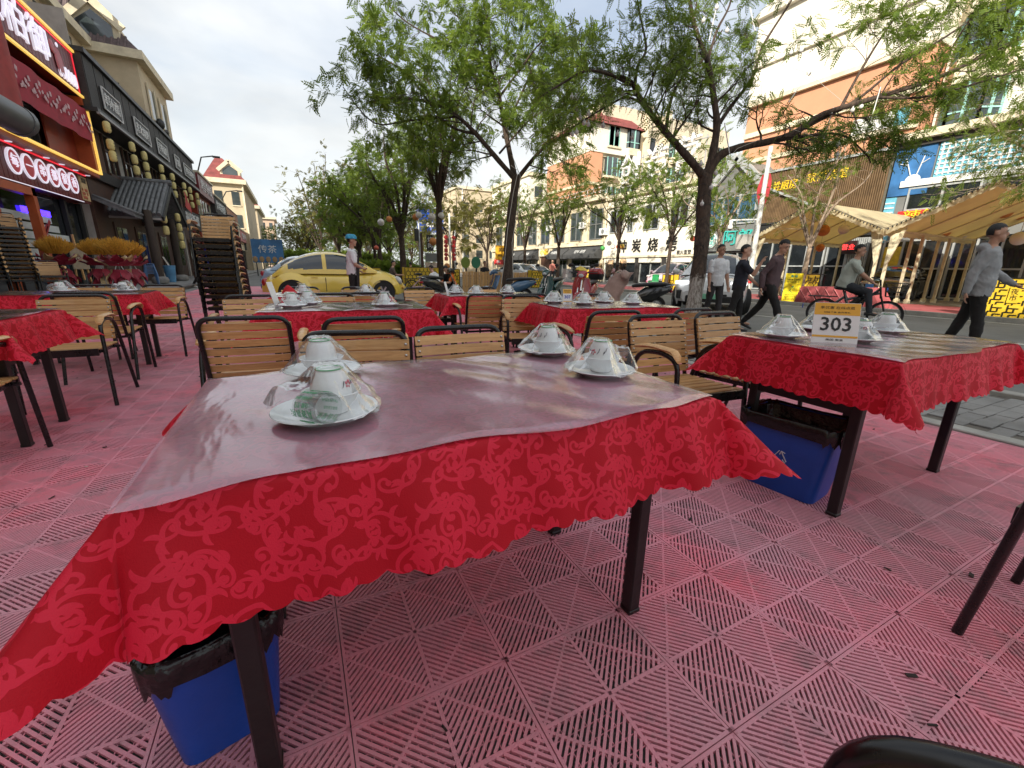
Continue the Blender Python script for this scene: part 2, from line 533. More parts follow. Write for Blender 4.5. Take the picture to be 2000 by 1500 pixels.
# ================================================================== TABLES, CLOTHS, CHAIRS
def damask(N=1024):
    A = np.zeros((N, N), np.float32)
    r = np.random.default_rng(11)
    def disc(x, y, rad_, val=1.0):
        R_ = rad_ * N; k = int(R_) + 2
        cx, cy = x * N, y * N
        ix = np.arange(int(cx) - k, int(cx) + k + 1); iy = np.arange(int(cy) - k, int(cy) + k + 1)
        d = np.sqrt((ix[None, :] - cx) ** 2 + (iy[:, None] - cy) ** 2)
        c = np.clip(R_ - d + 0.5, 0, 1) * val
        sub = np.ix_(iy % N, ix % N)
        A[sub] = np.maximum(A[sub], c)
    def scroll(x, y, a, L, turn, w0, w1, ball):
        n = int(L * N / 2.2)
        ds = L / n
        for i in range(n):
            t = i / n
            disc(x, y, w0 * (1 - t) + w1 * t)
            a += turn * (0.25 + 2.1 * t ** 2.2) * ds
            x += math.cos(a) * ds; y += math.sin(a) * ds
        if ball: disc(x + math.cos(a + 1.2) * ball * .4, y + math.sin(a + 1.2) * ball * .4, ball)
    def leaf(x, y, a, L, w, bend):
        n = int(L * N / 2)
        for i in range(n):
            t = i / n
            disc(x, y, w * math.sin(PI * min(1, t * 1.02)) ** 0.8 * (1 - .35 * t) + .0015)
            a += bend * L / n * 3
            x += math.cos(a) * L / n; y += math.sin(a) * L / n
    G = 8
    for i in range(G):
        for j in range(G):
            x = (i + 0.5 * (j % 2) + r.uniform(-.16, .16)) / G; y = (j + r.uniform(-.16, .16)) / G
            a = r.uniform(0, 2 * PI); s = r.choice([-1, 1]); k = r.uniform(.80, 1.05)
            scroll(x, y, a, .23 * k, s * 27 / k, .0100, .0062, .016 * k)
            scroll(x, y, a + PI + .5 * s, .15 * k, -s * 38 / k, .0092, .0052, .013 * k)
            scroll(x, y, a + s * 1.9, .12 * k, s * 42 / k, .0078, .0045, .011 * k)
            for q in range(3):
                leaf(x, y, a + r.uniform(0, 6.28), (.075 * k), .0125 * k, r.choice([-9, 9]))
    return A
def cloth_material():
    A = damask()
    im = bpy.data.images.new('woven_scrolls', A.shape[1], A.shape[0], float_buffer=False)
    px = np.ones(A.shape + (4,), np.float32); px[..., :3] = A[..., None]
    im.colorspace_settings.name = 'Non-Color'
    im.pixels.foreach_set(px.ravel()); im.update(); im.pack()
    m, n, l, p = _new('red_damask')
    uv = n.new('ShaderNodeUVMap'); uv.uv_map = 'UVMap'
    ti = n.new('ShaderNodeTexImage'); ti.image = im
    l.new(uv.outputs[0], ti.inputs[0])
    mx_ = n.new('ShaderNodeMix'); mx_.data_type = 'RGBA'
    mx_.inputs[6].default_value = (0.55, 0.0025, 0.016, 1); mx_.inputs[7].default_value = (0.80, 0.018, 0.055, 1)
    l.new(ti.outputs[0], mx_.inputs[0])
    nt = n.new('ShaderNodeTexNoise'); nt.inputs['Scale'].default_value = 9; nt.inputs['Detail'].default_value = 5
    tco = n.new('ShaderNodeTexCoord'); l.new(tco.outputs['Object'], nt.inputs['Vector'])
    hs = n.new('ShaderNodeHueSaturation'); mr = n.new('ShaderNodeMapRange'); mr.inputs[3].default_value = .86; mr.inputs[4].default_value = 1.1
    l.new(nt.outputs['Fac'], mr.inputs[0]); l.new(mr.outputs[0], hs.inputs['Value']); l.new(mx_.outputs[2], hs.inputs['Color'])
    l.new(hs.outputs[0], p.inputs['Base Color'])
    rr = n.new('ShaderNodeMapRange'); rr.inputs[3].default_value = .62; rr.inputs[4].default_value = .48
    l.new(ti.outputs[0], rr.inputs[0]); l.new(rr.outputs[0], p.inputs['Roughness'])
    p.inputs['Sheen Weight'].default_value = .08; p.inputs['Sheen Tint'].default_value = (1, .5, .55, 1)
    p.inputs['Specular IOR Level'].default_value = .3
    # weave
    wv = n.new('ShaderNodeTexNoise'); wv.inputs['Scale'].default_value = 420; l.new(tco.outputs['Object'], wv.inputs['Vector'])
    ad = n.new('ShaderNodeMath'); ad.operation = 'MULTIPLY_ADD'; ad.inputs[1].default_value = .5; l.new(ti.outputs[0], ad.inputs[0]); l.new(wv.outputs['Fac'], ad.inputs[2])
    bp = n.new('ShaderNodeBump'); bp.inputs['Strength'].default_value = .3; bp.inputs['Distance'].default_value = .002
    l.new(ad.outputs[0], bp.inputs['Height']); l.new(bp.outputs[0], p.inputs['Normal'])
    tr = n.new('ShaderNodeBsdfTranslucent'); l.new(hs.outputs[0], tr.inputs[0])
    ms = n.new('ShaderNodeMixShader'); ms.inputs[0].default_value = .22
    out = n['Material Output']
    l.new(p.outputs[0], ms.inputs[1]); l.new(tr.outputs[0], ms.inputs[2]); l.new(ms.outputs[0], out.inputs[0])
    return m
m_cloth = cloth_material()
def sheet_material(name, milk, tint, rough, bump_s):
    """thin clear film: lets the cloth show, mirrors the sky at a slant, milky pink partly in place of sky reflection"""
    m, n, l, p = _new(name)
    n.remove(p)
    out = n['Material Output']
    tco = n.new('ShaderNodeTexCoord')
    n1 = n.new('ShaderNodeTexNoise'); n1.inputs['Scale'].default_value = bump_s; n1.inputs['Detail'].default_value = 3; n1.inputs['Distortion'].default_value = 1.2
    mp = n.new('ShaderNodeMapping'); mp.inputs['Rotation'].default_value = (0, 0, .5); mp.inputs['Scale'].default_value = (1, .38, 1)
    l.new(tco.outputs['Object'], mp.inputs[0]); l.new(mp.outputs[0], n1.inputs['Vector'])
    bp = n.new('ShaderNodeBump'); bp.inputs['Strength'].default_value = .55; bp.inputs['Distance'].default_value = .012
    l.new(n1.outputs['Fac'], bp.inputs['Height'])
    gl = n.new('ShaderNodeBsdfGlossy'); gl.inputs['Roughness'].default_value = rough
    l.new(bp.outputs[0], gl.inputs['Normal'])
    fr = n.new('ShaderNodeFresnel'); fr.inputs['IOR'].default_value = 1.5; l.new(bp.outputs[0], fr.inputs['Normal'])
    fm = n.new('ShaderNodeMath'); fm.operation = 'MULTIPLY_ADD'; fm.inputs[1].default_value = 1.6; fm.inputs[2].default_value = .0; fm.use_clamp = True
    l.new(fr.outputs[0], fm.inputs[0])
    df = n.new('ShaderNodeBsdfDiffuse'); df.inputs[0].default_value = (*milk, 1)  # pale pink haze, partly painted in for bright sky mirrored on the sheet
    tp = n.new('ShaderNodeBsdfTransparent'); tp.inputs[0].default_value = (*tint, 1)
    nm = n.new('ShaderNodeTexNoise'); nm.inputs['Scale'].default_value = 3.2; nm.inputs['Detail'].default_value = 5
    l.new(tco.outputs['Object'], nm.inputs['Vector'])
    mr = n.new('ShaderNodeMapRange'); mr.inputs[1].default_value = .3; mr.inputs[2].default_value = .7; mr.inputs[3].default_value = .20; mr.inputs[4].default_value = .42
    l.new(nm.outputs['Fac'], mr.inputs[0])
    a = n.new('ShaderNodeMixShader'); l.new(mr.outputs[0], a.inputs[0]); l.new(tp.outputs[0], a.inputs[1]); l.new(df.outputs[0], a.inputs[2])
    b_ = n.new('ShaderNodeMixShader'); l.new(fm.outputs[0], b_.inputs[0]); l.new(a.outputs[0], b_.inputs[1]); l.new(gl.outputs[0], b_.inputs[2])
    l.new(b_.outputs[0], out.inputs[0])
    return m
m_sheet = sheet_material('clear_plastic_sheet', (.94, .60, .76), (.99, .95, .97), .15, 4.5)
m_tabletop = M('table_board', (.30, .2, .12), .5)
m_tleg = M('black_table_steel', (.012, .011, .011), .42, var=.3, vs=9, bump=.15, bs=40)

def hemline(u):
    return abs(math.sin(PI * u / 0.047)) ** .6 * .013
def tablecloth(W, D, drop, step, seed, flare=0.24, corner=0.55):
    """a rectangular cloth over a W x D top: flat on top, hanging sides, folded corners, scalloped hem"""
    r = random.Random(seed)
    ph = [r.uniform(0, 6.28) for _ in range(8)]
    nx, ny = int((W + 2 * drop) / step), int((D + 2 * drop) / step)
    vs, uvs = [], []
    hx, hy = W / 2, D / 2
    for j in range(ny + 1):
        for i in range(nx + 1):
            u = -hx - drop + (W + 2 * drop) * i / nx; v = -hy - drop + (D + 2 * drop) * j / ny
            a = max(0, abs(u) - hx); b_ = max(0, abs(v) - hy)
            uvs.append((u / .385 + seed * .37, v / .385 + seed * .21))
            sa, sb = (1 if u > 0 else -1), (1 if v > 0 else -1)
            if a == 0 and b_ == 0:
                z = .0012 * math.sin(u * 9 + ph[0]) * math.sin(v * 11 + ph[1])
                vs.append((u, v, z)); continue
            q = max(a, b_)
            run = v if a >= b_ else u
            f = q / drop
            ext_ = 1 + (hemline(run + 2) / drop) * f ** 3
            a2, b2 = a * ext_, b_ * ext_
            L = math.hypot(a2, b2)
            th = math.atan2(b2, a2)
            dg = math.sin(2 * th)                                  # 1 on the corner's diagonal
            fl = flare + corner * dg ** 1.5
            if a == 0 or b_ == 0:
                dist = (hy - abs(v)) if a > 0 else (hx - abs(u))   # to the corner, along the edge
                w = math.exp(-(dist / .16) ** 2)
                fl += .05 * math.sin(run * 17 + ph[2]) + .06 * math.sin(run * 7 + ph[3]) + .10 * w * .5
            out = math.sin(fl) * L; down = math.cos(fl) * L
            rnd = min(1, L / .03)
            x = sa * (min(abs(u), hx) + out * math.cos(th) + .003 * rnd); y = sb * (min(abs(v), hy) + out * math.sin(th) + .003 * rnd)
            fold = f * (.011 * math.sin(run * 26 + ph[4] + 2 * math.sin(run * 5 + ph[5])) + .006 * math.sin(run * 47 + ph[6])) * (1 - .5 * dg)
            if a >= b_: x += sa * fold
            else: y += sb * fold
            vs.append((x, y, -down * (rnd * .9 + .1)))
    fs = [(j * (nx + 1) + i, j * (nx + 1) + i + 1, (j + 1) * (nx + 1) + i + 1, (j + 1) * (nx + 1) + i) for j in range(ny) for i in range(nx)]
    me = bpy.data.meshes.new('tablecloth')
    me.from_pydata(vs, [], fs)
    uvl = me.uv_layers.new(name='UVMap')
    idx = np.zeros(len(me.loops), np.int32); me.loops.foreach_get('vertex_index', idx)
    uvl.data.foreach_set('uv', np.array(uvs, np.float32)[idx].ravel())
    me.polygons.foreach_set('use_smooth', [True] * len(me.polygons))
    me.materials.append(m_cloth)
    return me
def plastic_sheet(W, D, seed, over=(0.02, 0.02, 0.02, 0.02), n=70):
    r = random.Random(seed); ph = [r.uniform(0, 6.28) for _ in range(10)]
    x0, x1, y0, y1 = -W / 2 - over[0], W / 2 + over[1], -D / 2 - over[2], D / 2 + over[3]
    P = []
    for j in range(n + 1):
        row = []
        for i in range(n + 1):
            x = x0 + (x1 - x0) * i / n; y = y0 + (y1 - y0) * j / n
            z = .0070 + .0022 * (math.sin(x * 7 + y * 4 + ph[0]) + math.sin(x * 13 - y * 9 + ph[1])) + .0012 * math.sin(x * 31 + y * 22 + ph[2])
            ed = max(0, abs(x) - W / 2 + .005) + max(0, abs(y) - D / 2 + .005)
            z += -ed * .35 + ed * .4 * math.sin(x * 9 + y * 7 + ph[3])
            yy = y + (.016 * math.sin(x * 8 + ph[4]) + .008 * math.sin(x * 19 + ph[5])) * (1 if j in (0, n) else abs(2 * j / n - 1) ** 6)
            row.append((x, yy, max(z - ed * .15, .0040)))
        P.append(row)
    m = MB(); m.grid(P)
    return m.mesh('plastic_sheet', m_sheet, 180)

def folding_table(label, group, loc, rz=0.0, W=1.2, D=0.72):
    t = thing('folding_table', label, 'table', loc, rz, group)
    m = MB(); m.b(-W / 2 + .004, W / 2 - .004, -D / 2 + .004, D / 2 - .004, .715, .742, .004); m.o('table_top', m_tabletop, t, smooth=0)
    for sx in (-1, 1):
        for sy in (-1, 1):
            m = MB(); m.c(sx * (W / 2 - .09), sy * (D / 2 - .13), .3575, .042, .042, .715, .004); m.mat(1)
            m.c(sx * (W / 2 - .09), sy * (D / 2 - .13), .008, .046, .046, .016, .003)
            m.o('leg', [m_tleg, m_tleg], t, smooth=0)
        m = MB(); m.bar((sx * (W / 2 - .09), -D / 2 + .15, .50), (sx * (W / 2 - .09), D / 2 - .15, .50), .022, .042)
        m.o('side_rail', m_tleg, t, smooth=0)
        for sy in (-1, 1):
            m = MB(); m.bar((sx * (W / 2 - .115), sy * (D / 2 - .13), .56), (sx * (W / 2 - .34), sy * (D / 2 - .13), .71), .012, .03)
            m.o('folding_brace', m_tleg, t, smooth=0)
    m = MB(); m.b(-W / 2 + .1, W / 2 - .1, -.012, .012, .665, .712); m.o('centre_rail', m_tleg, t, smooth=0)
    return t

TABLES = {  # name: centre x, y, rotation, where it stands, cloth step, look
    'front': (0.352, 1.045, 0.0, 'nearest the camera', .0085, 1),
    'n303': (2.605, 1.065, 0.0, 'at the right with the big card', .0095, 2),
    'middle': (0.36, 3.63, rad(-4), 'right behind the front one', .02, 3),
    'n307': (2.60, 3.22, rad(-9), 'before the padded scooter', .02, 4),
    'back_right': (2.16, 4.92, rad(-4), 'near the parked scooters', .026, 5),
    'back_middle': (0.36, 5.15, rad(-3), 'right in front of the yellow car', .026, 6),
    'left_near': (-2.03, 3.56, rad(0), 'cut by the left edge', .02, 7),
    'left_far': (-2.02, 5.90, rad(2), 'before the flower stands', .02, 8),
}
for key, (x, y, a, where, st, sd) in TABLES.items():
    folding_table(f'black legged folding table {where}', 'folding tables on the terrace', (x, y, 0), a)
    o = link('tablecloth', tablecloth(1.2, .72, .195, st, sd, flare=.30 if key == 'front' else .2), None, (x, y, .7455), a)
    tag(o, f'red scalloped damask cloth on the table {where}', 'tablecloth', 'red tablecloths')
    o = link('plastic_sheet', plastic_sheet(1.2, .72, sd, over=(.0, .0, .012, .01)), None, (x, y, .7475), a)
    tag(o, f'clear plastic sheet on the table {where}', 'plastic sheet', 'plastic table covers')

# ------------------------------------------------------------------ slatted terrace chairs
def wood_material(name, c0, c1, sc_):
    m, n, l, p = _new(name)
    tco = n.new('ShaderNodeTexCoord'); oi = n.new('ShaderNodeObjectInfo')
    mp = n.new('ShaderNodeMapping'); mp.inputs['Scale'].default_value = sc_
    ad = n.new('ShaderNodeVectorMath'); ad.operation = 'ADD'
    vm = n.new('ShaderNodeVectorMath'); vm.operation = 'SCALE'; vm.inputs[0].default_value = (9, 7, 5)
    l.new(oi.outputs['Random'], vm.inputs['Scale']); l.new(tco.outputs['Object'], ad.inputs[0]); l.new(vm.outputs[0], ad.inputs[1])
    l.new(ad.outputs[0], mp.inputs[0])
    nt = n.new('ShaderNodeTexNoise'); nt.inputs['Scale'].default_value = 6; nt.inputs['Detail'].default_value = 8; nt.inputs['Roughness'].default_value = .65; nt.inputs['Distortion'].default_value = .6
    l.new(mp.outputs[0], nt.inputs['Vector'])
    r = n.new('ShaderNodeValToRGB'); r.color_ramp.elements[0].position = .3; r.color_ramp.elements[1].position = .7
    r.color_ramp.elements[0].color = (*c0, 1); r.color_ramp.elements[1].color = (*c1, 1)
    l.new(nt.outputs['Fac'], r.inputs[0])
    hs = n.new('ShaderNodeHueSaturation'); mr = n.new('ShaderNodeMapRange'); mr.inputs[3].default_value = .78; mr.inputs[4].default_value = 1.15
    l.new(oi.outputs['Random'], mr.inputs[0]); l.new(mr.outputs[0], hs.inputs['Value']); l.new(r.outputs[0], hs.inputs['Color'])
    l.new(hs.outputs[0], p.inputs['Base Color'])
    p.inputs['Roughness'].default_value = .42; p.inputs['Coat Weight'].default_value = .15
    return m
m_wood = wood_material('varnished_slat_wood', (.44, .225, .075), (.70, .43, .18), (1.2, 14, 14))
m_tube = M('black_tube', (.010, .010, .011), .28, var=.3, vs=20, spec=.5)
m_bolt = M('bolt_steel', (.55, .55, .53), .35, metal=.8)

def make_chair(label, group, full=True):
    """faces -Y; side loops of black tube with wooden arms, tilted back of slats, slatted seat"""
    t = thing('slatted_chair', label, 'chair', (0, 0, 0), 0, group)
    n = 8 if full else 6
    for s in (-1, 1):
        p = rounded([(s * .25, -.27, 0), (s * .247, -.215, .615), (s * .247, -.10, .645), (s * .247, .10, .625), (s * .25, .30, 0)], .12, 5)
        m = MB(); m.tube(p, .0135, n); m.o('side_frame', m_tube, t, smooth=60)
        q = rounded([(s * .247, -.222, .612), (s * .247, -.19, .660), (s * .247, .0, .665), (s * .247, .13, .640)], .07, 4)
        m = MB()
        P = []
        for k, c in enumerate(q):
            e = 1 if 0 < k < len(q) - 1 else .55
            P.append([c + Vector((.026 * e * math.cos(a), 0, .013 * e * math.sin(a) + .006)) for a in [2 * PI * j / 8 for j in range(8)]])
        m.grid(P, True); m.add(P[0], [tuple(range(7, -1, -1))]); m.add(P[-1], [tuple(range(8))])
        m.o('armrest', m_wood, t, smooth=60)
    bk = rounded([(-.205, .175, .395), (-.205, .275, .795), (.205, .275, .795), (.205, .175, .395)], .07, 5)
    m = MB(); m.tube(bk, .0125, n); m.o('back_frame', m_tube, t, smooth=60)
    m = MB()
    for s in (-1, 1):
        m.bar((s * .205, -.215, .415), (s * .205, .20, .400), .02, .024)
        m.bar((s * .205, .13, .398), (s * .247, .13, .398), .018); m.bar((s * .205, -.18, .410), (s * .247, -.18, .410), .018)
    m.bar((-.215, -.246, .414), (.215, -.246, .414), .018, .052); m.bar((-.205, -.18, .405), (.205, -.18, .405), .02); m.bar((-.205, .16, .39), (.205, .16, .39), .02)
    m.o('seat_frame', m_tube, t, smooth=0)
    for k in range(7):
        z = .475 + k * .0455
        y = .175 + (z - .395) / .4 * .10 - .021
        m = MB()
        P = []
        for i in range(5):
            x = -.215 + .43 * i / 4
            P.append((x, .010 * math.cos(PI * x / .43)))
        vs = []
        for x, dy in P:
            for a, b_ in ((-.006, -.0185), (.006, -.0185), (.006, .0185), (-.006, .0185)):
                vs.append((x, y + dy + a + b_ * .24, z + b_))
        fs = []
        for i in range(4):
            for j in range(4): fs.append((i * 4 + j, i * 4 + (j + 1) % 4, i * 4 + 4 + (j + 1) % 4, i * 4 + 4 + j))
        fs += [(3, 2, 1, 0), (16, 17, 18, 19)]
        m.add(vs, fs)
        sl_ = m.o('back_slat', m_wood, t, smooth=0)
        if full:
            m = MB()
            for s in (-1, 1):
                m.lathe([(.0065, 0), (.005, .0035), (.0, .0042)], 8, (s * .200, y - .0055, z), Matrix.Rotation(PI / 2, 4, 'X'))
            m.o('bolt', m_bolt, sl_, smooth=60, kind='stuff')
    for k in range(7):
        y = -.215 + k * .062
        m = MB(); m.b(-.222, .222, y - .022, y + .022, .428 - k * .0018, .442 - k * .0018, .004); m.o('seat_slat', m_wood, t, smooth=0)
    return t
def chair_origin(c, a, back=.265): return (c[0] + math.sin(a) * back, c[1] - math.cos(a) * back, 0)
G_CH = 'slatted chairs on the terrace'
chair0 = make_chair('slatted chair facing the camera behind the front table, left of the pair', G_CH)
CH = [  # centre of the top rail, rotation in degrees, label
    ((.20, 1.83), -13, None),
    ((.66, 1.84), -1, 'slatted chair facing the camera at the front table, right of the pair'),
    ((-.26, 2.56), 176, 'slatted chair seen from behind at the left front corner of the middle table'),
    ((.31, 2.36), 180, 'slatted chair seen from behind, half hidden by the chair before it'),
    ((1.93, 2.24), 175, 'slatted chair seen from behind, pushed towards the 307 table'),
    ((1.99, 1.93), -5, 'slatted chair facing the camera left of its twin behind the 303 table'),
    ((2.57, 1.95), 0, 'slatted chair facing the camera at the 303 table, by the tree'),
    ((2.66, 2.22), 181, 'slatted chair seen from behind just in front of the big tree'),
    ((-1.59, 4.60), 2, 'slatted chair facing the camera at the near left table'),
    ((-1.66, 4.98), 180, 'slatted chair seen from behind at the far left table'),
    ((-1.65, 2.73), 180, 'slatted chair cut by the left edge of the picture'),
    ((1.80, 4.17), 176, 'slatted chair seen from behind at the scooters table, left one'),
    ((2.30, 4.10), 178, 'slatted chair seen from behind at the scooters table, right one'),
    ((2.06, 3.85), -14, 'slatted chair facing the camera behind the 307 table'),
    ((-.36, 4.36), 0, 'slatted chair beside the tall chair stack, left end of the middle table'),
    ((.30, 4.50), 0, 'slatted chair facing the camera behind the middle table'),
    ((.66, 4.62), 180, 'slatted chair seen from behind at the table before the yellow car'),
    ((-2.10, 6.62), 0, 'slatted chair behind the far left table, left one'),
    ((-1.45, 6.58), -4, 'slatted chair behind the far left table, right one'),
    ((3.05, 3.95), -20, 'slatted chair behind the 307 table, next to the padded scooter'),
    ((1.45, 5.62), 10, 'slatted chair left behind the scooters table'),
    ((2.4, 5.70), 0, 'slatted chair right behind the scooters table'),
    ((.05, 5.90), 0, 'slatted chair against the yellow car behind the red napkin'),
    ((.72, 5.88), 4, 'slatted chair against the yellow car, in front of the cook'),
]
for k, (c, a, lab) in enumerate(CH):
    a = rad(a)
    o = chair0 if k == 0 else dup(chair0, lab)
    o.location = chair_origin(c, a); o.rotation_euler = (0, 0, a)
for (x, y, a, lab) in ((1.97, .03, 180, 'slatted chair before the 303 table, one leg in the picture'), (.385, -.205, -143, 'slatted chair whose black arm shows at the bottom right corner')):
    o = dup(chair0, lab, (x, y, 0), rad(a))
    if a < 0:                                              # this chair's arm pads sit further back
        for c in bpy.data.objects:
            if c.parent is o and c.name.startswith('armrest'): c.location.y += .13
# stacks: every chair of a stack is a chair of its own
chair_s = make_chair('plain', 'stack', False)
FIRST = [True]
def stack(base, z, a, n, where, dz=.098, lean=.016, full=0):
    for k in range(n):
        lab = 'slatted chair %s of %s' % ('on top' if k == n - 1 else 'lowest' if k == 0 else ORD[k] + ' from below', where)
        grp = 'stacked chairs, ' + where
        if FIRST[0]:
            FIRST[0] = False; o = chair_s; o['label'] = lab; o['group'] = grp
        else:
            o = dup(chair0 if k >= n - full else chair_s, lab, group=grp)
        o.rotation_euler = (0, 0, a + random.uniform(-.03, .03))
        o.location = (base[0] + math.sin(a) * lean * k + random.uniform(-.005, .005), base[1] - math.cos(a) * lean * k, z + k * dz)
p = gz(458, 652)
stack((p.x, p.y), 0, rad(-8), 12, 'the tall stack beside the yellow car', .088, .012, 2)
# ================================================================== TABLEWARE, CARDS, BINS
m_china = M('white_china', (.78, .79, .80), .16, var=.04, coat=.3)
m_china_g = M('china_green_rim', (.10, .36, .16), .25)
m_flower = M('china_flower_red', (.55, .12, .16), .3)
m_twig = M('china_twig_grey', (.12, .13, .14), .3)
m_print = M('green_print', (.06, .40, .17), .5)
def film_material(name, rough, milk):
    m, n, l, p = _new(name); n.remove(p); out = n['Material Output']
    tco = n.new('ShaderNodeTexCoord')
    nt = n.new('ShaderNodeTexNoise'); nt.inputs['Scale'].default_value = 15; nt.inputs['Detail'].default_value = 5; nt.inputs['Distortion'].default_value = 1.5
    l.new(tco.outputs['Object'], nt.inputs['Vector'])
    bp = n.new('ShaderNodeBump'); bp.inputs['Strength'].default_value = .7; bp.inputs['Distance'].default_value = .006
    l.new(nt.outputs['Fac'], bp.inputs['Height'])
    gl = n.new('ShaderNodeBsdfGlossy'); gl.inputs['Roughness'].default_value = rough; l.new(bp.outputs[0], gl.inputs['Normal'])
    tp = n.new('ShaderNodeBsdfTransparent'); tp.inputs[0].default_value = (.97, .98, .98, 1)
    df = n.new('ShaderNodeBsdfDiffuse'); df.inputs[0].default_value = (.85, .87, .87, 1)
    fr = n.new('ShaderNodeFresnel'); fr.inputs['IOR'].default_value = 1.2; l.new(bp.outputs[0], fr.inputs['Normal'])
    fm = n.new('ShaderNodeMath'); fm.operation = 'MULTIPLY_ADD'; fm.inputs[1].default_value = .62; fm.inputs[2].default_value = .012; fm.use_clamp = True
    l.new(fr.outputs[0], fm.inputs[0])
    mr = n.new('ShaderNodeMapRange'); mr.inputs[1].default_value = .45; mr.inputs[2].default_value = .75; mr.inputs[3].default_value = milk * .3; mr.inputs[4].default_value = milk * 2.2
    l.new(nt.outputs['Fac'], mr.inputs[0])
    a = n.new('ShaderNodeMixShader'); l.new(mr.outputs[0], a.inputs[0]); l.new(tp.outputs[0], a.inputs[1]); l.new(df.outputs[0], a.inputs[2])
    b_ = n.new('ShaderNodeMixShader'); l.new(fm.outputs[0], b_.inputs[0]); l.new(a.outputs[0], b_.inputs[1]); l.new(gl.outputs[0], b_.inputs[2])
    l.new(b_.outputs[0], out.inputs[0]); return m
m_film = film_material('crinkled_wrap_film', .22, .10)  # milky white partly stands in for bright highlights on the film
m_glass = film_material('drinking_glass', .03, .02)

_plate = MB(); _plate.lathe([(0, .004), (.055, .003), (.060, .0), (.064, .004), (.086, .013), (.103, .020), (.1055, .0215), (.104, .0235), (.086, .0165), (.064, .008), (0, .007)], 40)
me_plate = _plate.mesh('plate', m_china, 50)
_b = MB(); _b.lathe([(0, .004), (.026, .003), (.027, 0), (.031, 0), (.032, .006), (.046, .022), (.058, .042), (.0605, .046), (.0585, .0468), (.044, .026), (.03, .011), (0, .009)], 36)
me_bowl = _b.mesh('bowl', m_china, 50)
_b = MB(); _b.lathe([(.041, 0), (.043, .001), (.0405, .02), (.036, .040), (.029, .052), (.028, .052), (.028, .057), (.024, .057), (.023, .0535), (0, .0535)], 32)
me_cup = _b.mesh('upturned_cup', m_china, 50)
_b = MB(); _b.lathe([(.0275, .0555), (.0285, .0555), (.0285, .0578), (.0235, .0578), (.0235, .0553)], 32); me_rim = _b.mesh('green_foot_ring', m_china_g, 60)
_b = MB(); _b.lathe([(0, .002), (.024, .001), (.0255, .004), (.030, .078), (.0288, .078), (.0245, .008), (0, .007)], 28); me_glass = _b.mesh('glass', m_glass, 60)
_b = MB()
for k in range(5):
    a = k * 1.256
    _b.ell((.0385 * math.cos(-1.9 + .16 * math.cos(a)), .0385 * math.sin(-1.9 + .16 * math.cos(a)), .024 + .006 * math.sin(a)), (.0036, .0036, .0036), 8, 5)
me_flower = _b.mesh('painted_flower', m_flower, 60)
_b = MB()
for s, c in ((-1.2, .01), (-1.0, .022), (-2.4, .014), (-1.55, .018)):
    pts = [(.0398 * math.cos(s + .05 * i), .0398 * math.sin(s + .05 * i), c + .004 * i + .003 * math.sin(i * 2.1)) for i in range(5)]
    _b.tube(pts, .0011, 5)
me_twig = _b.mesh('painted_twig', m_twig, 60)

def wrap_mesh(seed, gang, gdist, glass, peak=.118):
    """clear film stretched over plate, bowl, upturned cup and glass"""
    r = np.random.default_rng(seed)
    NU, NV = 64, 22
    ph = r.uniform(0, 6.28, 12)
    P = []
    pk = (r.uniform(-.012, .012), r.uniform(-.012, .012))
    for i in range(NV + 1):
        t = i / NV
        row = []
        for j in range(NU):
            a = 2 * PI * j / NU
            rad_ = .111 * t
            x, y = rad_ * math.cos(a), rad_ * math.sin(a)
            # heights it rests on: upturned cup, bowl rim, plate rim, glass lying on its side
            d = math.hypot(x + .012 * glass * math.cos(gang), y + .012 * glass * math.sin(gang))
            h = peak if d < .030 else max(.020, peak - (d - .030) * (1.28 + .25 * math.sin(3 * a + ph[0])))
            if glass:
                gx_, gy_ = gdist * math.cos(gang), gdist * math.sin(gang)
                q = math.hypot(x - gx_, y - gy_)
                h = max(h, .083 - max(0, q - .030) * 1.5)
            h += (.0030 * math.sin(a * 9 + ph[1] + 3 * t) + .0035 * math.sin(a * 17 + ph[2] - 5 * t) + .003 * math.sin(a * 5 + t * 19 + ph[3])) * min(1, t * 1.6) ** 2 * (1 - .4 * t)
            row.append((x * (1 + .02 * math.sin(a * 13 + ph[4])), y * (1 + .02 * math.sin(a * 11 + ph[5])), max(h, .021 if t < .97 else .013)))
        P.append(row)
    m = MB(); m.grid(P, True)
    return m.mesh('wrap_film', m_film, 180)

def place_set(label, loc, rz, seed, glass=True, gang=-2.6, tall=False, spare=False):
    t = thing('wrapped_tableware', label, 'tableware', loc, rz, 'wrapped tableware sets')
    link('plate', me_plate, t)
    off = Vector((.014, .012, 0)) * (1 if glass else 0)
    b_ = link('bowl', me_bowl, t, off + Vector((0, 0, .009)))
    c = link('upturned_cup', me_cup, t, off + Vector((0, 0, .0225 if not tall else .05)), seed * 1.3)
    link('green_foot_ring', me_rim, c)
    link('painted_flower', me_flower, c); link('painted_twig', me_twig, c)
    if tall: c.location.z = .048
    else: c.location.z = .047
    if glass:
        g_ = link('glass', me_glass, t, (.058 * math.cos(gang) - .03 * math.sin(gang), .058 * math.sin(gang) + .03 * math.cos(gang), .046))
        g_.rotation_euler = (rad(84), 0, gang + PI + .2)
    link('wrap_film', wrap_mesh(seed, gang, .062, 1 if glass else 0, .1145), t)
    return t
ZT = .752
near = place_set('wrapped place setting with green print, nearest the camera on the front table', (.030, .925, ZT), 0, 1, True, -2.75)
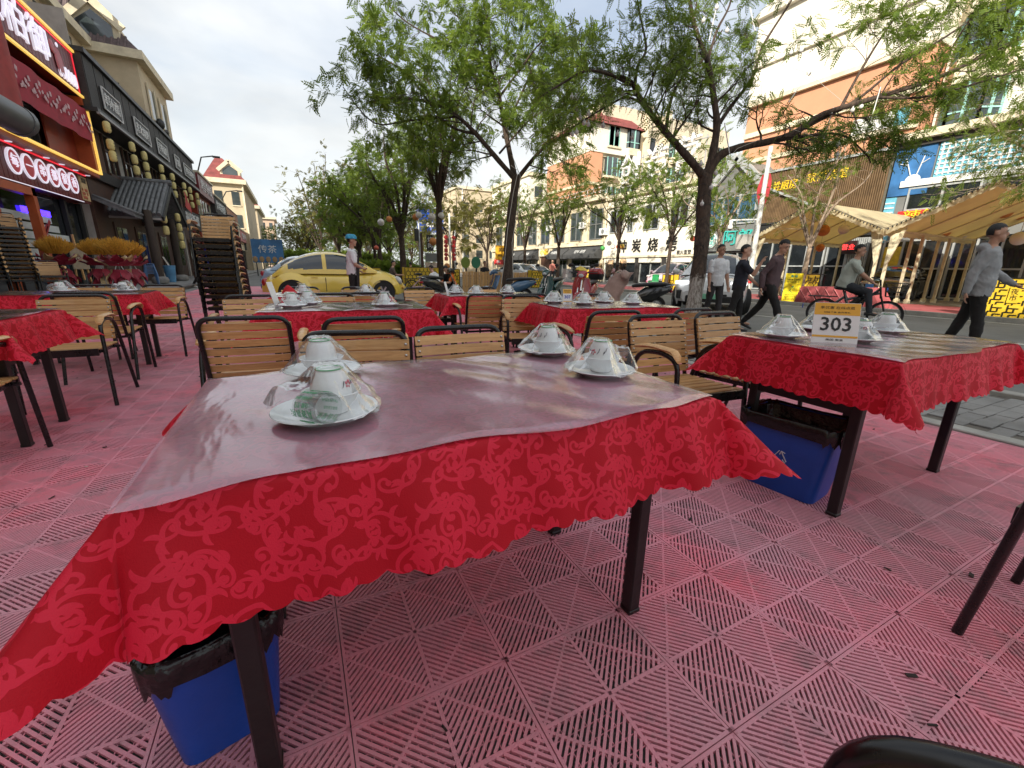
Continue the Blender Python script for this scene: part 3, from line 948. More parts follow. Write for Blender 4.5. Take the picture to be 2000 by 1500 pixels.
# green print on the lying glass of the nearest setting, wrapped round it
_g = [o for o in kids(near) if o.name.startswith('glass')][0]
for row, (s_, sz) in enumerate((('消毒餐具', .016), ('卫生 放心', .010), ('环保消毒中心', .008), ('请勿重复使用', .007))):
    for rep in (0.3, 2.4, 4.5):
        o = text('green_print', s_, sz, m_print, (0, 0, 0), (1, 0, 0), (0, 1, 0), _g, .0002)
        o.rotation_euler = (0, 0, 0)
        for v in o.data.vertices:
            a = rep + (.024 - row * .014 + v.co.y) / .029; r_ = .0318 + v.co.z
            v.co = (r_ * math.cos(a), r_ * math.sin(a), .040 + v.co.x)
place_set('wrapped place setting behind the nearest one on the front table', (.045, 1.315, ZT), .5, 2, False)
place_set('wrapped place setting in the far right corner of the front table', (.835, 1.345, ZT), 1.0, 3, False)
place_set('wrapped place setting with a green rimmed cup at the right of the front table', (.815, 1.000, ZT), 0, 4, True, -.15)
def on(key, u, v):
    x, y, a = TABLES[key][:3]
    return (x + u * math.cos(a) - v * math.sin(a), y + u * math.sin(a) + v * math.cos(a), ZT)
k = 5
for key, u, v, gl, ga, lab in (
    ('n303', -.43, .20, False, 0, 'wrapped place setting left of the 303 card'),
    ('n303', -.20, -.02, True, -.5, 'wrapped place setting with a glass in front of the 303 card'),
    ('n303', .02, .26, True, .4, 'wrapped place setting behind the 303 card, by the cyclist'),
    ('n303', .33, .08, False, 0, 'wrapped place setting at the right end of the 303 table'),
    ('middle', -.40, -.05, False, 0, 'wrapped place setting at the left front of the middle table'),
    ('middle', -.30, .20, False, 0, 'wrapped place setting at the left back of the middle table'),
    ('middle', .28, -.08, True, .1, 'wrapped place setting with two glasses at the right of the middle table'),
    ('n307', -.42, .20, False, 0, 'wrapped place setting behind the 307 card'),
    ('n307', -.20, .00, False, 0, 'wrapped place setting right of the 307 card'),
    ('n307', .10, .16, False, 0, 'wrapped place setting before the padded scooter, left one'),
    ('n307', .32, -.02, False, 0, 'wrapped place setting before the padded scooter, right one'),
    ('back_right', -.40, .10, False, 0, 'wrapped place setting beside the white card near the scooters'),
    ('back_right', -.20, -.10, False, 0, 'wrapped place setting second from the left near the scooters'),
    ('back_right', .30, .10, False, 0, 'wrapped place setting in front of the red scooter'),
    ('back_middle', -.30, .10, False, 0, 'wrapped place setting by the red napkin in front of the yellow car'),
    ('back_middle', .36, .05, True, .3, 'wrapped place setting in front of the cook'),
    ('left_near', .10, .10, True, 2.5, 'wrapped place setting at the left edge of the picture'),
    ('left_far', -.10, .05, True, .2, 'wrapped place setting at the far left, below the chair stacks'),
    ('left_far', .38, .05, True, .2, 'wrapped place setting at the right of the far left table'),
):
    place_set(lab, on(key, u, v), k * .7, k, gl, ga); k += 1
# chopsticks and a folded red napkin
def chopsticks(label, loc, a):
    m = MB(); m.tube([(-.1, 0, .006), (.1, .004, .006)], .0035, 6); m.tube([(-.1, .012, .006), (.1, .01, .006)], .0035, 6)
    m.b(-.06, .06, -.006, .02, .010, .0115)
    tag(m.o('chopsticks', M('paper_wrapped_chopsticks', (.7, .66, .58), .6), loc=loc, rz=a), label, 'chopsticks', 'wrapped chopsticks')
chopsticks('paper wrapped chopsticks beside the left setting of the middle table', on('middle', -.24, -.10), .5)
chopsticks('paper wrapped chopsticks beside the glasses of the middle table', on('middle', .40, -.08), -.6)
m = MB(); P = []
for i in range(9):
    P.append([Vector((-.07 + .14 * j / 8 + .01 * math.sin(i), -.05 + .012 * i, .012 + .085 * math.sin(PI * j / 8) * math.sin(PI * (i + 1) / 11) + .006 * math.sin(i * 2 + j))) for j in range(9)])
m.grid(P); x = m.o('red_napkin', M('red_napkin_cloth', (.55, .01, .02), .8), loc=on('back_middle', -.43, .02), smooth=180)
tag(x, 'bunched red napkin on the table in front of the yellow car', 'napkin')

# number cards
m_card_y = M('card_yellow', (.80, .42, .035), .5, var=.05)
m_card_w = M('card_white', (.80, .80, .79), .45, var=.03)
m_ink = M('black_ink', (.012, .012, .012), .5, var=.1)
m_blueink = M('blue_ink', (.06, .10, .45), .5)
m_acr = M('white_acrylic', (.75, .76, .78), .2, var=.03)
def card(label, loc, rz, num, w=.10, h=.155, numcol=None, plain=False):
    t = thing('number_card', label, 'table sign', loc, rz, 'table number cards')
    tilt = Matrix.Rotation(rad(-14), 4, 'X')
    m = MB(); m.b(-w / 2, w / 2, -.002, .002, .0, h, .0008, tilt); m.o('card_board', m_card_w, t, smooth=0)
    m = MB(); m.b(-w * .42, w * .42, .0, .075, 0, .004, .001); m.o('card_foot', m_acr, t, smooth=0)
    def on_card(x, z, d=.0028): return tilt @ Vector((x, -d, z))
    up = (0, math.sin(rad(14)), math.cos(rad(14)))
    if plain: return t
    m = MB(); m.b(-w / 2 + .0015, w / 2 - .0015, -.0028, -.0021, h * .70, h - .0015, 0, tilt); m.o('yellow_header', m_card_y, t, smooth=0)
    m = MB(); m.b(-w / 2 + .0015, w / 2 - .0015, -.0028, -.0021, h * .15, h * .20, 0, tilt); m.o('yellow_stripe', m_card_y, t, smooth=0)
    text('heading', '享优惠 在线点菜', .0145, m_ink, on_card(0, h * .875, .0033), (1, 0, 0), up, t, .0002, w * .78)
    text('subheading', '扫码下单 会员有礼', .008, m_ink, on_card(0, h * .765, .0033), (1, 0, 0), up, t, .0002, w * .6)
    text('number', num, .088 if w > .09 else .04, numcol or m_ink, on_card(0, h * .46, .0034), (1, 0, 0), up, t, .0003, w * .86, .0012)
    text('footer', '美团 美食', .011, m_ink, on_card(0, h * .09, .0033), (1, 0, 0), up, t, .0002, w * .42)
    return t
card('yellow and white number card reading 303 on the right table', on('n303', -.385, -.02), rad(-44), '303', .185, .19)
card('small yellow number card reading 307 on the table before the scooters', on('n307', -.34, .06), rad(-20), '307', .085, .14, m_blueink)
card('blank white card standing on the table near the scooters', on('back_right', -.52, .02), rad(55), '', .08, .15, plain=True)
card('tilted white card at the left end of the middle table', on('middle', -.5, .02), rad(65), '', .08, .19, plain=True)
card('white card at the left edge, on the far left table', on('left_far', -.58, -.15), rad(60), '', .08, .16, plain=True)

# waste bins with black liners
m_bin = M('blue_bin_plastic', (.007, .07, .40), .38, var=.08, vs=8, bump=.1)
m_bin_d = M('dark_bin_plastic', (.05, .015, .02), .4)
m_bag = M('black_bin_bag', (.008, .008, .009), .22, var=.2, vs=20, bump=.9, bs=26)
m_white_mark = M('white_mark', (.7, .72, .74), .5)
def bin_(label, loc, rz, w, d, h, mat, mark=False):
    t = thing('waste_bin', label, 'waste bin', loc, rz, 'waste bins')
    def ring(w_, d_, r, z):
        pts = []
        for cx, cy, a0 in ((1, 1, 0), (-1, 1, PI / 2), (-1, -1, PI), (1, -1, 1.5 * PI)):
            for q in range(6):
                a = a0 + PI / 2 * q / 5
                pts.append((cx * (w_ / 2 - r) + r * math.cos(a), cy * (d_ / 2 - r) + r * math.sin(a), z))
        return pts
    m = MB()
    m.grid([ring(w * .78, d * .74, .035, .0), ring(w * .80, d * .76, .045, .012), ring(w * .985, d * .98, .05, h - .03), ring(w, d, .05, h - .03), ring(w * 1.01, d * 1.01, .05, h), ring(w * .95, d * .95, .045, h), ring(w * .75, d * .72, .03, .02)], True)
    m.add(ring(w * .78, d * .74, .035, .0), [tuple(range(23, -1, -1))]); m.add(ring(w * .75, d * .72, .03, .02), [tuple(range(24))])
    m.o('bin_body', mat, t, smooth=40)
    N = 72; P = []
    rr = random.Random(5)
    def rg(sw, z, amp, k):
        base = ring(sw * w, sw * d, .055, z); out = []
        n = len(base)
        for j in range(N):
            f = j / N * n; i = int(f); g_ = f - i
            p = Vector(base[i % n]).lerp(Vector(base[(i + 1) % n]), g_)
            p.z += amp * math.sin(j * .9 + k) + amp * .6 * math.sin(j * 2.3 + k * 2); s_ = 1 + amp * .9 * math.sin(j * 1.3 + k)
            out.append((p.x * s_, p.y * s_, p.z))
        return out
    m.__init__()
    m.grid([rg(.62, h * .18, .004, 0), rg(.80, h * .55, .006, 1), rg(.93, h - .01, .003, 2), rg(1.0, h + .012, .003, 2.4), rg(1.055, h + .006, .004, 3), rg(1.06, h - .03, .007, 4), rg(1.045, h - .062, .011, 5)], True)
    m.o('bin_liner', m_bag, t, smooth=180)
    if mark:
        m = MB()
        for q in range(3):
            a = q * 2 * PI / 3 + PI / 2
            c0 = Vector((.042 * math.cos(a), .042 * math.sin(a))); c1 = Vector((.042 * math.cos(a + 2.094), .042 * math.sin(a + 2.094)))
            p0, p1 = c0.lerp(c1, .12), c0.lerp(c1, .80)
            yy = lambda z: -d * (.37 + .115 * (h * .5 + z) / h) - .004
            m.bar((p0.x, yy(p0.y), h * .5 + p0.y), (p1.x, yy(p1.y), h * .5 + p1.y), .003, .009, (0, 1, 0))
            e = (c1 - c0).normalized(); nn = Vector((-e.y, e.x))
            for sg in (-1, 1):
                b0 = p1 + nn * .013 * sg
                m.bar((b0.x - e.x * .008, yy(b0.y), h * .5 + b0.y - e.y * .008), (p1.x + e.x * .006, yy(p1.y), h * .5 + p1.y + e.y * .006), .003, .007, (0, 1, 0))
        m.o('recycling_mark', m_white_mark, t, smooth=0)
    return t
bin_('blue waste bin with recycling mark and black liner under the 303 table', (2.17, 1.10, 0), rad(-82), .42, .30, .385, m_bin, True)
bin_('blue waste bin with black liner under the front table', (-.255, 1.0, 0), rad(14), .25, .25, .31, m_bin)
bin_('small dark waste bin with black liner under the 307 table', (1.98, 3.55, 0), rad(-15), .24, .22, .26, m_bin_d)
# ================================================================== BUILDINGS ON THE LEFT
def box(name, mat, parent, x0, x1, y0, y1, z0, z1, ch=0.0, kind=None, label=None):
    m = MB(); m.b(x0, x1, y0, y1, z0, z1, ch)
    return m.o(name, mat, parent, smooth=0, kind=kind, label=label)
m_redpanel = M('red_sign_panel', (.16, .012, .018), .42, var=.2, vs=3, world_pos=True)
m_redwood = M('red_brown_lacquer', (.30, .045, .02), .45, var=.2, vs=3, world_pos=True)
m_dkred = M('dark_red_soffit', (.09, .012, .012), .5, world_pos=True)
m_orange = M('orange_lacquer', (.46, .095, .03), .42, var=.15, vs=3, world_pos=True)
m_gold = M('gold_edge_light', (.85, .50, .10), .4, emit=.5, var=.3, vs=30, world_pos=True)
m_redneon = M('red_edge_light', (.85, .03, .05), .4, emit=.4, var=.1)
m_signwhite = M('lit_white_letters', (.85, .82, .95), .4, emit=.28, var=.03)
m_blackwood = M('blackened_timber', (.035, .031, .029), .7, var=.3, vs=4, bump=.3, world_pos=True, stretch=(1, 1, 8))
m_blacktrim = M('black_trim', (.02, .02, .021), .5, world_pos=True)
m_greyplaster = M('pale_plaster', (.42, .40, .37), .9, var=.15, vs=2, world_pos=True)
m_dglass = M('dark_window_glass', (.018, .022, .026), .06, var=.35, vs=.8, spec=.9, world_pos=True, rvar=.03)
m_lglass = M('sky_window_glass', (.05, .065, .07), .05, var=.3, vs=.7, spec=1.0, world_pos=True, rvar=.03)
m_paper = M('lantern_paper', (.68, .58, .24), .7, var=.12, vs=9)
m_whitesign = M('painted_white_letters', (.74, .74, .72), .5, var=.06)
m_beige = M('beige_render', (.52, .43, .30), .9, var=.12, vs=.8, bump=.15, bs=12, world_pos=True)
m_cream = M('cream_stone_trim', (.68, .60, .44), .85, var=.18, vs=1.6, world_pos=True)
m_slate = M('purple_grey_roof_tile', (.12, .085, .085), .8, var=.3, vs=3, world_pos=True)
m_redroof = M('red_roof_tile', (.22, .055, .05), .8, var=.25, vs=2, world_pos=True)
m_greytile = M('grey_roof_tile', (.16, .165, .17), .75, var=.3, vs=5, bump=.3, world_pos=True)
m_brownwood = M('brown_timber', (.075, .035, .022), .6, var=.3, vs=4, world_pos=True)
m_pillar = M('weathered_timber_post', (.06, .045, .035), .75, var=.35, vs=5, bump=.4, world_pos=True, stretch=(1, 1, .25))
m_brickd = M('dark_brick', (.15, .085, .06), .9, var=.2, world_pos=True)

# ---- red skewer restaurant
rb = thing('red_restaurant', 'two storey red restaurant front with lit white lettering', 'building', (0, 0, 0))
box('wall', m_redwood, rb, -9.5, -7.05, 4, 22.7, .15, 8.0)
box('sign_band', m_redpanel, rb, -7.0, -6.26, 4, 22.74, 6.88, 8.22)
for k in range(46):                                     # vertical ribs of the sign boards
    y = 12.6 + k * .22
    m = MB(); m.b(-6.26, -6.247, y, y + .2, 6.95, 8.14); m.o('rib', m_redpanel, rb, smooth=0)
for n_, y0, y1, z0, z1 in (('gold_edge', 4, 22.80, 8.22, 8.30), ('gold_edge', 4, 22.80, 6.80, 6.87), ('gold_edge', 4, 22.80, 4.26, 4.33)):
    box(n_, m_gold, rb, -6.27, -6.20, y0, y1, z0, z1)
box('gold_edge', m_gold, rb, -6.26, -6.19, 22.80, 22.87, 4.26, 8.30)
box('red_edge', m_redneon, rb, -6.245, -6.22, 12, 22.6, 8.10, 8.14)
box('red_edge', m_redneon, rb, -6.245, -6.22, 22.50, 22.54, 6.9, 8.1)
box('balcony_floor', m_redwood, rb, -7.0, -6.27, 4, 22.78, 4.12, 4.26)
box('balcony_end_wall', m_orange, rb, -7.0, -6.26, 22.6, 22.79, 4.33, 6.8)
box('balcony_panel', m_redwood, rb, -6.75, -6.70, 20.4, 22.58, 4.33, 6.78)
for y0, y1 in ((12.2, 13.9), (14.0, 15.6), (15.7, 17.2), (17.3, 18.7), (18.8, 20.3)):
    p = box('window', m_dglass, rb, -7.0, -6.96, y0, y1, 4.4, 6.75)
    for yy in (y0, y1 - .09, (y0 + y1) / 2): box('frame', m_blacktrim, p, -6.96, -6.84, yy, yy + .09, 4.4, 6.75)
    box('frame', m_blacktrim, p, -6.95, -6.86, y0, y1, 5.6, 5.7)
m = MB(); P = []                                         # printed cloth strip along the balcony
for i in range(25):
    y = 15.6 + i * .292
    sag = .10 * math.sin(i * .8)
    P.append([Vector((-6.20 + .035 * math.sin(i * 1.3 + k), y, 6.42 - .05 * math.sin(PI * i / 24) - k * .36 + sag * .15)) for k in range(4)])
m.grid(P); bun = m.o('cloth_banner', M('banner_red', (.36, .03, .05), .8, world_pos=True), rb, smooth=180)
for i in range(34):
    m = MB(); y = 15.8 + i * .205
    z = 5.93 + .04 * math.sin(i * .9)
    m.c(-6.155, y, z + .16 * math.sin(i * 2.1), .01, .11, .13, 0, 0, .6 * math.sin(i)); m.c(-6.155, y + .09, z - .15 + .1 * math.sin(i * 1.7), .01, .08, .10, 0, 0, 1.2 * math.sin(i * 3))
    m.o('banner_print', M('banner_print', (.62, .42, .44), .8), bun, smooth=0)
text('lettering', '辣柏御', 1.05, m_signwhite, (-6.23, 18.7, 7.52), (0, 1, 0), parent=rb, ext=.04, width=3.9)
text('lettering', '600080', .62, m_signwhite, (-6.23, 21.75, 7.16), (0, 1, 0), parent=rb, ext=.03, width=1.65)
m = MB()
m.ell((-6.22, 20.9, 7.72), (.03, .22, .2), 12, 6); m.ell((-6.22, 21.25, 7.40), (.03, .3, .42), 12, 6); m.o('cup_emblem', M('emblem_pink', (.45, .06, .08), .4), rb)
m = MB(); m.ell((-6.2, 21.25, 7.9), (.03, .07, .07), 10, 6); m.o('emblem_pearl', m_signwhite, rb)
# lower sign with six round medallions
box('medallion_band', m_redpanel, rb, -7.0, -6.56, 4, 22.25, 3.12, 4.12)
for k in range(40):
    y = 13.6 + k * .215
    m = MB(); m.b(-6.56, -6.55, y, y + .19, 3.18, 4.06); m.o('rib', m_redpanel, rb, smooth=0)
box('red_edge', m_redneon, rb, -6.56, -6.53, 12, 22.3, 4.08, 4.115)
box('white_edge', m_signwhite, rb, -6.56, -6.53, 12, 21.6, 3.12, 3.14)
for ch, y in zip('每一串都很香', (17.4, 18.15, 18.89, 19.61, 20.3, 21.0)):
    m = MB(); m.lathe([(.285, 0), (.285, .05), (.335, .05), (.335, 0)], 32, (-6.55, y, 3.665), Matrix.Rotation(PI / 2, 4, 'Y'))
    md = m.o('medallion_ring', m_signwhite, rb, smooth=60)
    m = MB(); m.lathe([(0, .03), (.285, .03)], 32, (-6.55, y, 3.665), Matrix.Rotation(PI / 2, 4, 'Y')); m.o('medallion_disc', M('medallion_red', (.35, .02, .03), .4, emit=.15), md, smooth=0)
    text('character', ch, .36, m_signwhite, (-6.50, y, 3.66), (0, 1, 0), parent=md, ext=.012)
for k in range(9):
    m = MB(); m.lathe([(0, 0), (.07, 0), (.075, .015)], 12, (-6.45, 14.2 + k * 1.0, 4.10)); m.o('spot_lamp', m_signwhite, rb)
p = box('food_poster', M('poster_cream', (.62, .45, .22), .6, var=.5, vs=3), rb, -6.545, -6.52, 21.55, 22.2, 3.2, 4.0)
m = MB()
for q in range(9): m.ell((-6.515, 21.65 + .12 * (q % 4), 3.3 + .13 * (q // 3)), (.01, .07, .06), 10, 5)
m.o('poster_print', M('poster_meat', (.45, .10, .04), .6, var=.4, vs=12), p)
text('poster_lettering', '爆款', .2, m_ink, (-6.51, 21.88, 3.86), (0, 1, 0), parent=p, ext=.002)
# ground floor: orange door frame, glass front, printed boards, blue light strip
box('shop_front', m_dglass, rb, -7.05, -7.0, 4, 22.4, .15, 3.1)
for y in (15.9, 17.95): box('door_post', m_orange, rb, -6.72, -6.52, y, y + .2, .15, 3.1)
box('door_lintel', m_orange, rb, -6.72, -6.52, 12, 18.15, 2.86, 3.08)
for y in (20.9, 22.2): box('door_post', m_blacktrim, rb, -6.98, -6.86, y, y + .16, .15, 3.1)
box('light_strip', M('blue_light', (.05, .02, .9), .4, emit=2.5), rb, -6.98, -6.93, 18.25, 19.9, 2.42, 2.60)
for k, (z, y0, y1) in enumerate(((2.22, 17.2, 19.9), (1.96, 17.4, 20.3), (1.70, 17.6, 20.9), (1.44, 17.2, 19.0), (1.20, 17.2, 18.9), (.95, 17.4, 19.2), (.70, 17.4, 19.2))):
    b_ = box('menu_board', M('pale_board', (.58, .64, .64), .5, var=.06, world_pos=True), rb, -6.985, -6.95, y0, y1, z, z + .2)
m = MB()
for k in range(4):
    a = 1.57 * k
    m.bar((-6.94, 19.0 + .1 * k, 1.6 + .2 * (k % 3)), (-6.94, 19.5 + .25 * math.cos(a), 2.3 - .15 * k), .012, .11)
m.o('red_brush_strokes', M('brush_red', (.32, .02, .03), .6), rb, smooth=0)
m = MB(); e_ = gx(37, 236, -5.6); m.tube([(-5.6, 11, e_.z), (-5.6, e_.y, e_.z)], .33, 20); m.tube([(-5.6, e_.y - .15, e_.z), (-5.6, e_.y + .05, e_.z)], .345, 20)
tag(m.o('flue_pipe', M('grey_sheet_duct', (.10, .105, .105), .45, var=.15, world_pos=True)), 'fat grey exhaust duct end at the left edge above the red sign', 'exhaust duct')
m = MB(); P = []
for i in range(8):
    P.append([Vector((-5.75 + .05 * math.sin(j * 2.2), 15.4 + j * .26, 7.05 - i * .32 - .25 * (j / 5))) for j in range(6)])
m.grid(P); tag(m.o('red_flag', M('faded_red_cloth', (.36, .055, .05), .8, var=.15), smooth=180), 'faded red flag hanging at the left edge over the balcony', 'flag')

# ---- black timber restaurant row
bb = thing('black_restaurant', 'long black timber restaurant front hung with yellow lanterns', 'building', (0, 0, 0))
box('wall', m_greyplaster, bb, -9.6, -6.8, 22.9, 42.0, .15, 6.6)
box('fascia', m_blackwood, bb, -6.8, -6.05, 22.75, 42.0, 6.55, 8.30)
box('coping', m_blacktrim, bb, -6.95, -5.92, 22.7, 42.05, 8.30, 8.46)
box('eave_board', m_blacktrim, bb, -6.9, -5.85, 22.6, 42.0, 6.40, 6.54)
for k in range(19):
    m = MB(); m.b(-6.05, -6.03, 22.8 + k * 1.0, 22.8 + k * 1.0 + .92, 6.58, 8.26); m.o('fascia_board', m_blackwood, bb, smooth=0)
box('eave_gutter', M('grey_gutter', (.28, .28, .28), .5), bb, -5.90, -5.80, 22.6, 42.0, 6.33, 6.41)
box('end_plaster', m_greyplaster, bb, -7.2, -6.3, 22.9, 22.95, 6.6, 9.6)
for y0, y1, s in ((23.95, 25.95, '串享小酒馆'), (27.8, 30.15, '东北烧烤'), (31.6, 33.75, '手擀面馆'), (35.55, 36.85, '大串'), (38.1, 41.7, '老味道烤肉')):
    p = box('sign_board', m_blacktrim, bb, -6.03, -5.97, y0, y1, 6.85, 7.62)
    m = MB()
    for a, b_ in (((y0, 6.85), (y1, 6.85)), ((y0, 7.62), (y1, 7.62)), ((y0, 6.85), (y0, 7.62)), ((y1, 6.85), (y1, 7.62))):
        m.bar((-5.955, a[0], a[1]), (-5.955, b_[0], b_[1]), .035, .045, (1, 0, 0))
    m.o('sign_border', m_whitesign, p, smooth=0)
    text('lettering', s, .5, m_whitesign, (-5.955, (y0 + y1) / 2, 7.23), (0, 1, 0), parent=p, ext=.01, width=(y1 - y0) * .84)
y = 23.2
k = 0
while y < 41:
    p = box('window', m_dglass, bb, -6.80, -6.76, y, y + 1.5, 4.75, 6.3)
    for yy in (y, y + .72, y + 1.42): box('frame', m_brownwood, p, -6.76, -6.70, yy, yy + .08, 4.75, 6.3)
    box('sill', m_brownwood, p, -6.78, -6.62, y - .1, y + 1.6, 4.63, 4.75)
    box('mullion', m_brownwood, p, -6.755, -6.72, y + .09, y + 1.42, 5.65, 5.72)
    if k % 2 == 0: box('timber_panel', m_brickd, bb, -6.80, -6.74, y + 1.65, y + 2.25, 4.7, 6.3)
    y += 2.45; k += 1
box('band', m_blackwood, bb, -6.8, -6.55, 22.9, 42.0, 4.2, 4.6)
box('plinth_front', m_brownwood, bb, -6.8, -6.7, 22.9, 42.0, .15, 4.2)
for y in (24.6, 27.4, 31.5, 35.6, 39.2):
    p = box('door', m_brownwood, bb, -6.70, -6.64, y, y + 1.5, .16, 2.7)
    for q in range(2):
        box('door_pane', m_dglass, p, -6.64, -6.62, y + .12 + q * .7, y + .66 + q * .7, .9, 2.5)
for y in (30.0, 34.2, 37.8): box('door_jamb', m_greyplaster, bb, -6.70, -6.6, y, y + .35, .16, 3.2)
# tiled canopy on timber posts
cp = thing('tiled_canopy', 'grey tiled entrance canopy carried by round timber posts', 'canopy', (0, 0, 0))
ry, rz_, ex0, ex1 = 26.8, 4.62, -7.1, -4.9                # ridge runs out over the walkway, eaves at both sides
for sg, nm in ((-1, 'near'), (1, 'far')):
    m = MB()
    m.ext([(0, 0), (2.45, -1.56), (2.45, -1.70), (0, -.16)], lambda u, v, t: (t, ry + sg * u, rz_ + v), ex0, ex1)
    m.o('roof_slope', m_greytile, cp, smooth=0)
    for k in range(13):
        x = ex0 + .1 + k * (ex1 - ex0 - .2) / 12
        m = MB(); m.tube([(x, ry + sg * u, rz_ + .05 - u * .637 + .05 * math.sin(u * 1.3)) for u in (.05, .85, 1.65, 2.5)], .075, 8); m.o('tile_row', m_greytile, cp, smooth=60)
    m = MB(); m.bar((ex1 + .02, ry, rz_ - .12), (ex1 + .02, ry + sg * 2.5, rz_ - 1.72), .08, .2); m.o('barge_board', m_blacktrim, cp, smooth=0)
    box('eave_edge', m_greyplaster, cp, ex0, ex1, ry + sg * 2.44 - .03, ry + sg * 2.44 + .03, rz_ - 1.78, rz_ - 1.70)
    m = MB(); m.bar((-5.3, ry + sg * 2.2, 2.95), (-7, ry + sg * 2.2, 2.95), .14, .16); m.o('tie_beam', m_brownwood, cp, smooth=0)
m = MB(); m.tube([(ex0, ry, rz_ + .1), (ex1 + .1, ry, rz_ + .1)], .12, 8); m.o('ridge', m_greytile, cp)
for y in (24.1, 28.1):
    m = MB(); m.tube([(-5.35, y, .18), (-5.35, y, 3.2)], [.17, .15], 14); ps = m.o('post', m_pillar, cp, smooth=50)
    m = MB(); m.lathe([(.17, .15), (.30, .18), (.33, .30), (.28, .42), (.18, .46)], 16, (-5.35, y, 0)); m.o('post_base', m_concrete, ps, smooth=50)
m = MB(); m.ext([(0, 0), (1.2, -.55), (1.2, -.68), (0, -.13)], lambda u, v, t: (-6.7 + u, t, 3.5 + v), 22.95, 24.2); m.o('side_roof', m_greytile, cp, smooth=0)
for k in range(9):
    m = MB(); m.tube([(-6.7, 23.05 + k * .135, 3.54), (-5.45, 23.05 + k * .135, 2.97)], .05, 6); m.o('tile_row', m_greytile, cp)
# plaque boards beyond the canopy
for y0, y1, s, w in ((29.3, 31.8, '精酿', 1.5), (33.2, 38.9, '胡桃里 音乐酒馆', 4.4)):
    t = thing('shop_sign', f'black board sign with white lettering {"beside the canopy" if s == "精酿" else "along the black restaurant, above its doors"}', 'shop sign')
    box('sign_panel', m_blackwood, t, -5.75, -5.66, y0, y1, 3.25, 4.35)
    text('lettering', s, .7, m_whitesign, (-5.64, (y0 + y1) / 2, 3.8), (0, 1, 0), parent=t, ext=.02, width=w)
    box('hanging_rail', m_blacktrim, t, -6.7, -5.66, y0, y0 + .08, 4.36, 4.44)
    box('hanging_rail', m_blacktrim, t, -6.7, -5.66, y1 - .08, y1, 4.36, 4.44)
m = MB(); m.grid([[Vector((-5.5 + .04 * math.sin(i + j), 33.6 + .27 * i, 5.3 - .22 * j - .12 * i * (1 if j == 0 else .6))) for j in range(5)] for i in range(6)])
x = thing('red_pennant', 'plain red pennant hung from the black restaurant front', 'flag'); m.o('pennant_cloth', M('pennant_red', (.48, .05, .04), .8), x, smooth=180)
m = MB(); m.tube([(-6.7, 33.5, 5.2), (-5.45, 33.55, 5.4)], .03, 6); m.o('pennant_pole', m_brownwood, x)

# lanterns
def lantern_mesh():
    m = MB()
    prof = []
    for i in range(13):
        t = i / 12
        r = .17 * (1 - abs(2 * t - 1) ** 3.2) ** .5 * .55 + .085
        prof.append((r * (1 + .018 * (i % 2)), -.25 + .5 * t))
    prof = [(0, -.25)] + prof + [(0, .25)]
    m.lathe(prof, 16); return m.mesh('lantern_shade', m_paper, 50)
me_lan = lantern_mesh()
m = MB(); m.lathe([(.05, -.29), (.075, -.27), (.075, -.24), (0, -.24)], 10); m.lathe([(0, .24), (.075, .24), (.075, .275), (.05, .29)], 10); m.tube([(0, 0, .27), (0, 0, .42)], .012, 5)
me_cap = m.mesh('lantern_cap', m_blacktrim, 40)
m = MB(); 
for s in (-.06, .05): m.c(.178, .0, s, .006, .07, .02); m.c(.178, .0, s, .006, .02, .08)
me_mark = m.mesh('lantern_mark', m_ink, 0)
def lantern(label, loc, grp):
    t = thing('paper_lantern', label, 'lantern', loc, random.uniform(-.4, .4), grp)
    t.scale = (.66, .66, .78); link('lantern_shade', me_lan, t); link('lantern_cap', me_cap, t); link('lantern_mark', me_mark, t)
NTH = ['first', 'second', 'third', 'fourth', 'fifth', 'sixth', 'seventh', 'eighth', 'ninth', 'tenth']
VP = ['top', 'middle', 'bottom']
for i, (y, zs) in enumerate(((22.92, (5.98, 5.38, 4.98)), (25.75, (5.92, 5.42, 4.98)), (27.5, (5.92, 5.46, 5.02)), (30.45, (5.9, 5.42, 4.95)), (32.8, (5.88, 5.42, 4.95)), (35.8, (5.85, 5.4, 4.95)), (37.6, (5.85, 5.4, 4.9)), (40.0, (5.8, 5.35)))):
    for j, z in enumerate(zs):
        lantern(f'{VP[j]} yellow paper lantern of the {NTH[i]} string from the left under the black fascia', (-5.78, y, z), 'yellow lanterns under the fascia')
for i, (y, zs) in enumerate(((24.8, (2.95, 2.45)), (27.6, (3.25, 2.78, 2.36, 1.95)), (31.3, (2.5, 2.0)), (34.6, (2.6, 2.15)))):
    for j, z in enumerate(zs):
        lantern(f'yellow paper lantern, {["uppermost", "second", "third", "lowest"][j] if len(zs) > 2 else ["upper", "lower"][j]} of the low string {["under the canopy tiles", "at the canopy corner post", "by the yellow shirted man", "beyond the yellow shirted man"][i]}', (-4.95, y, z), 'yellow lanterns at the canopy')

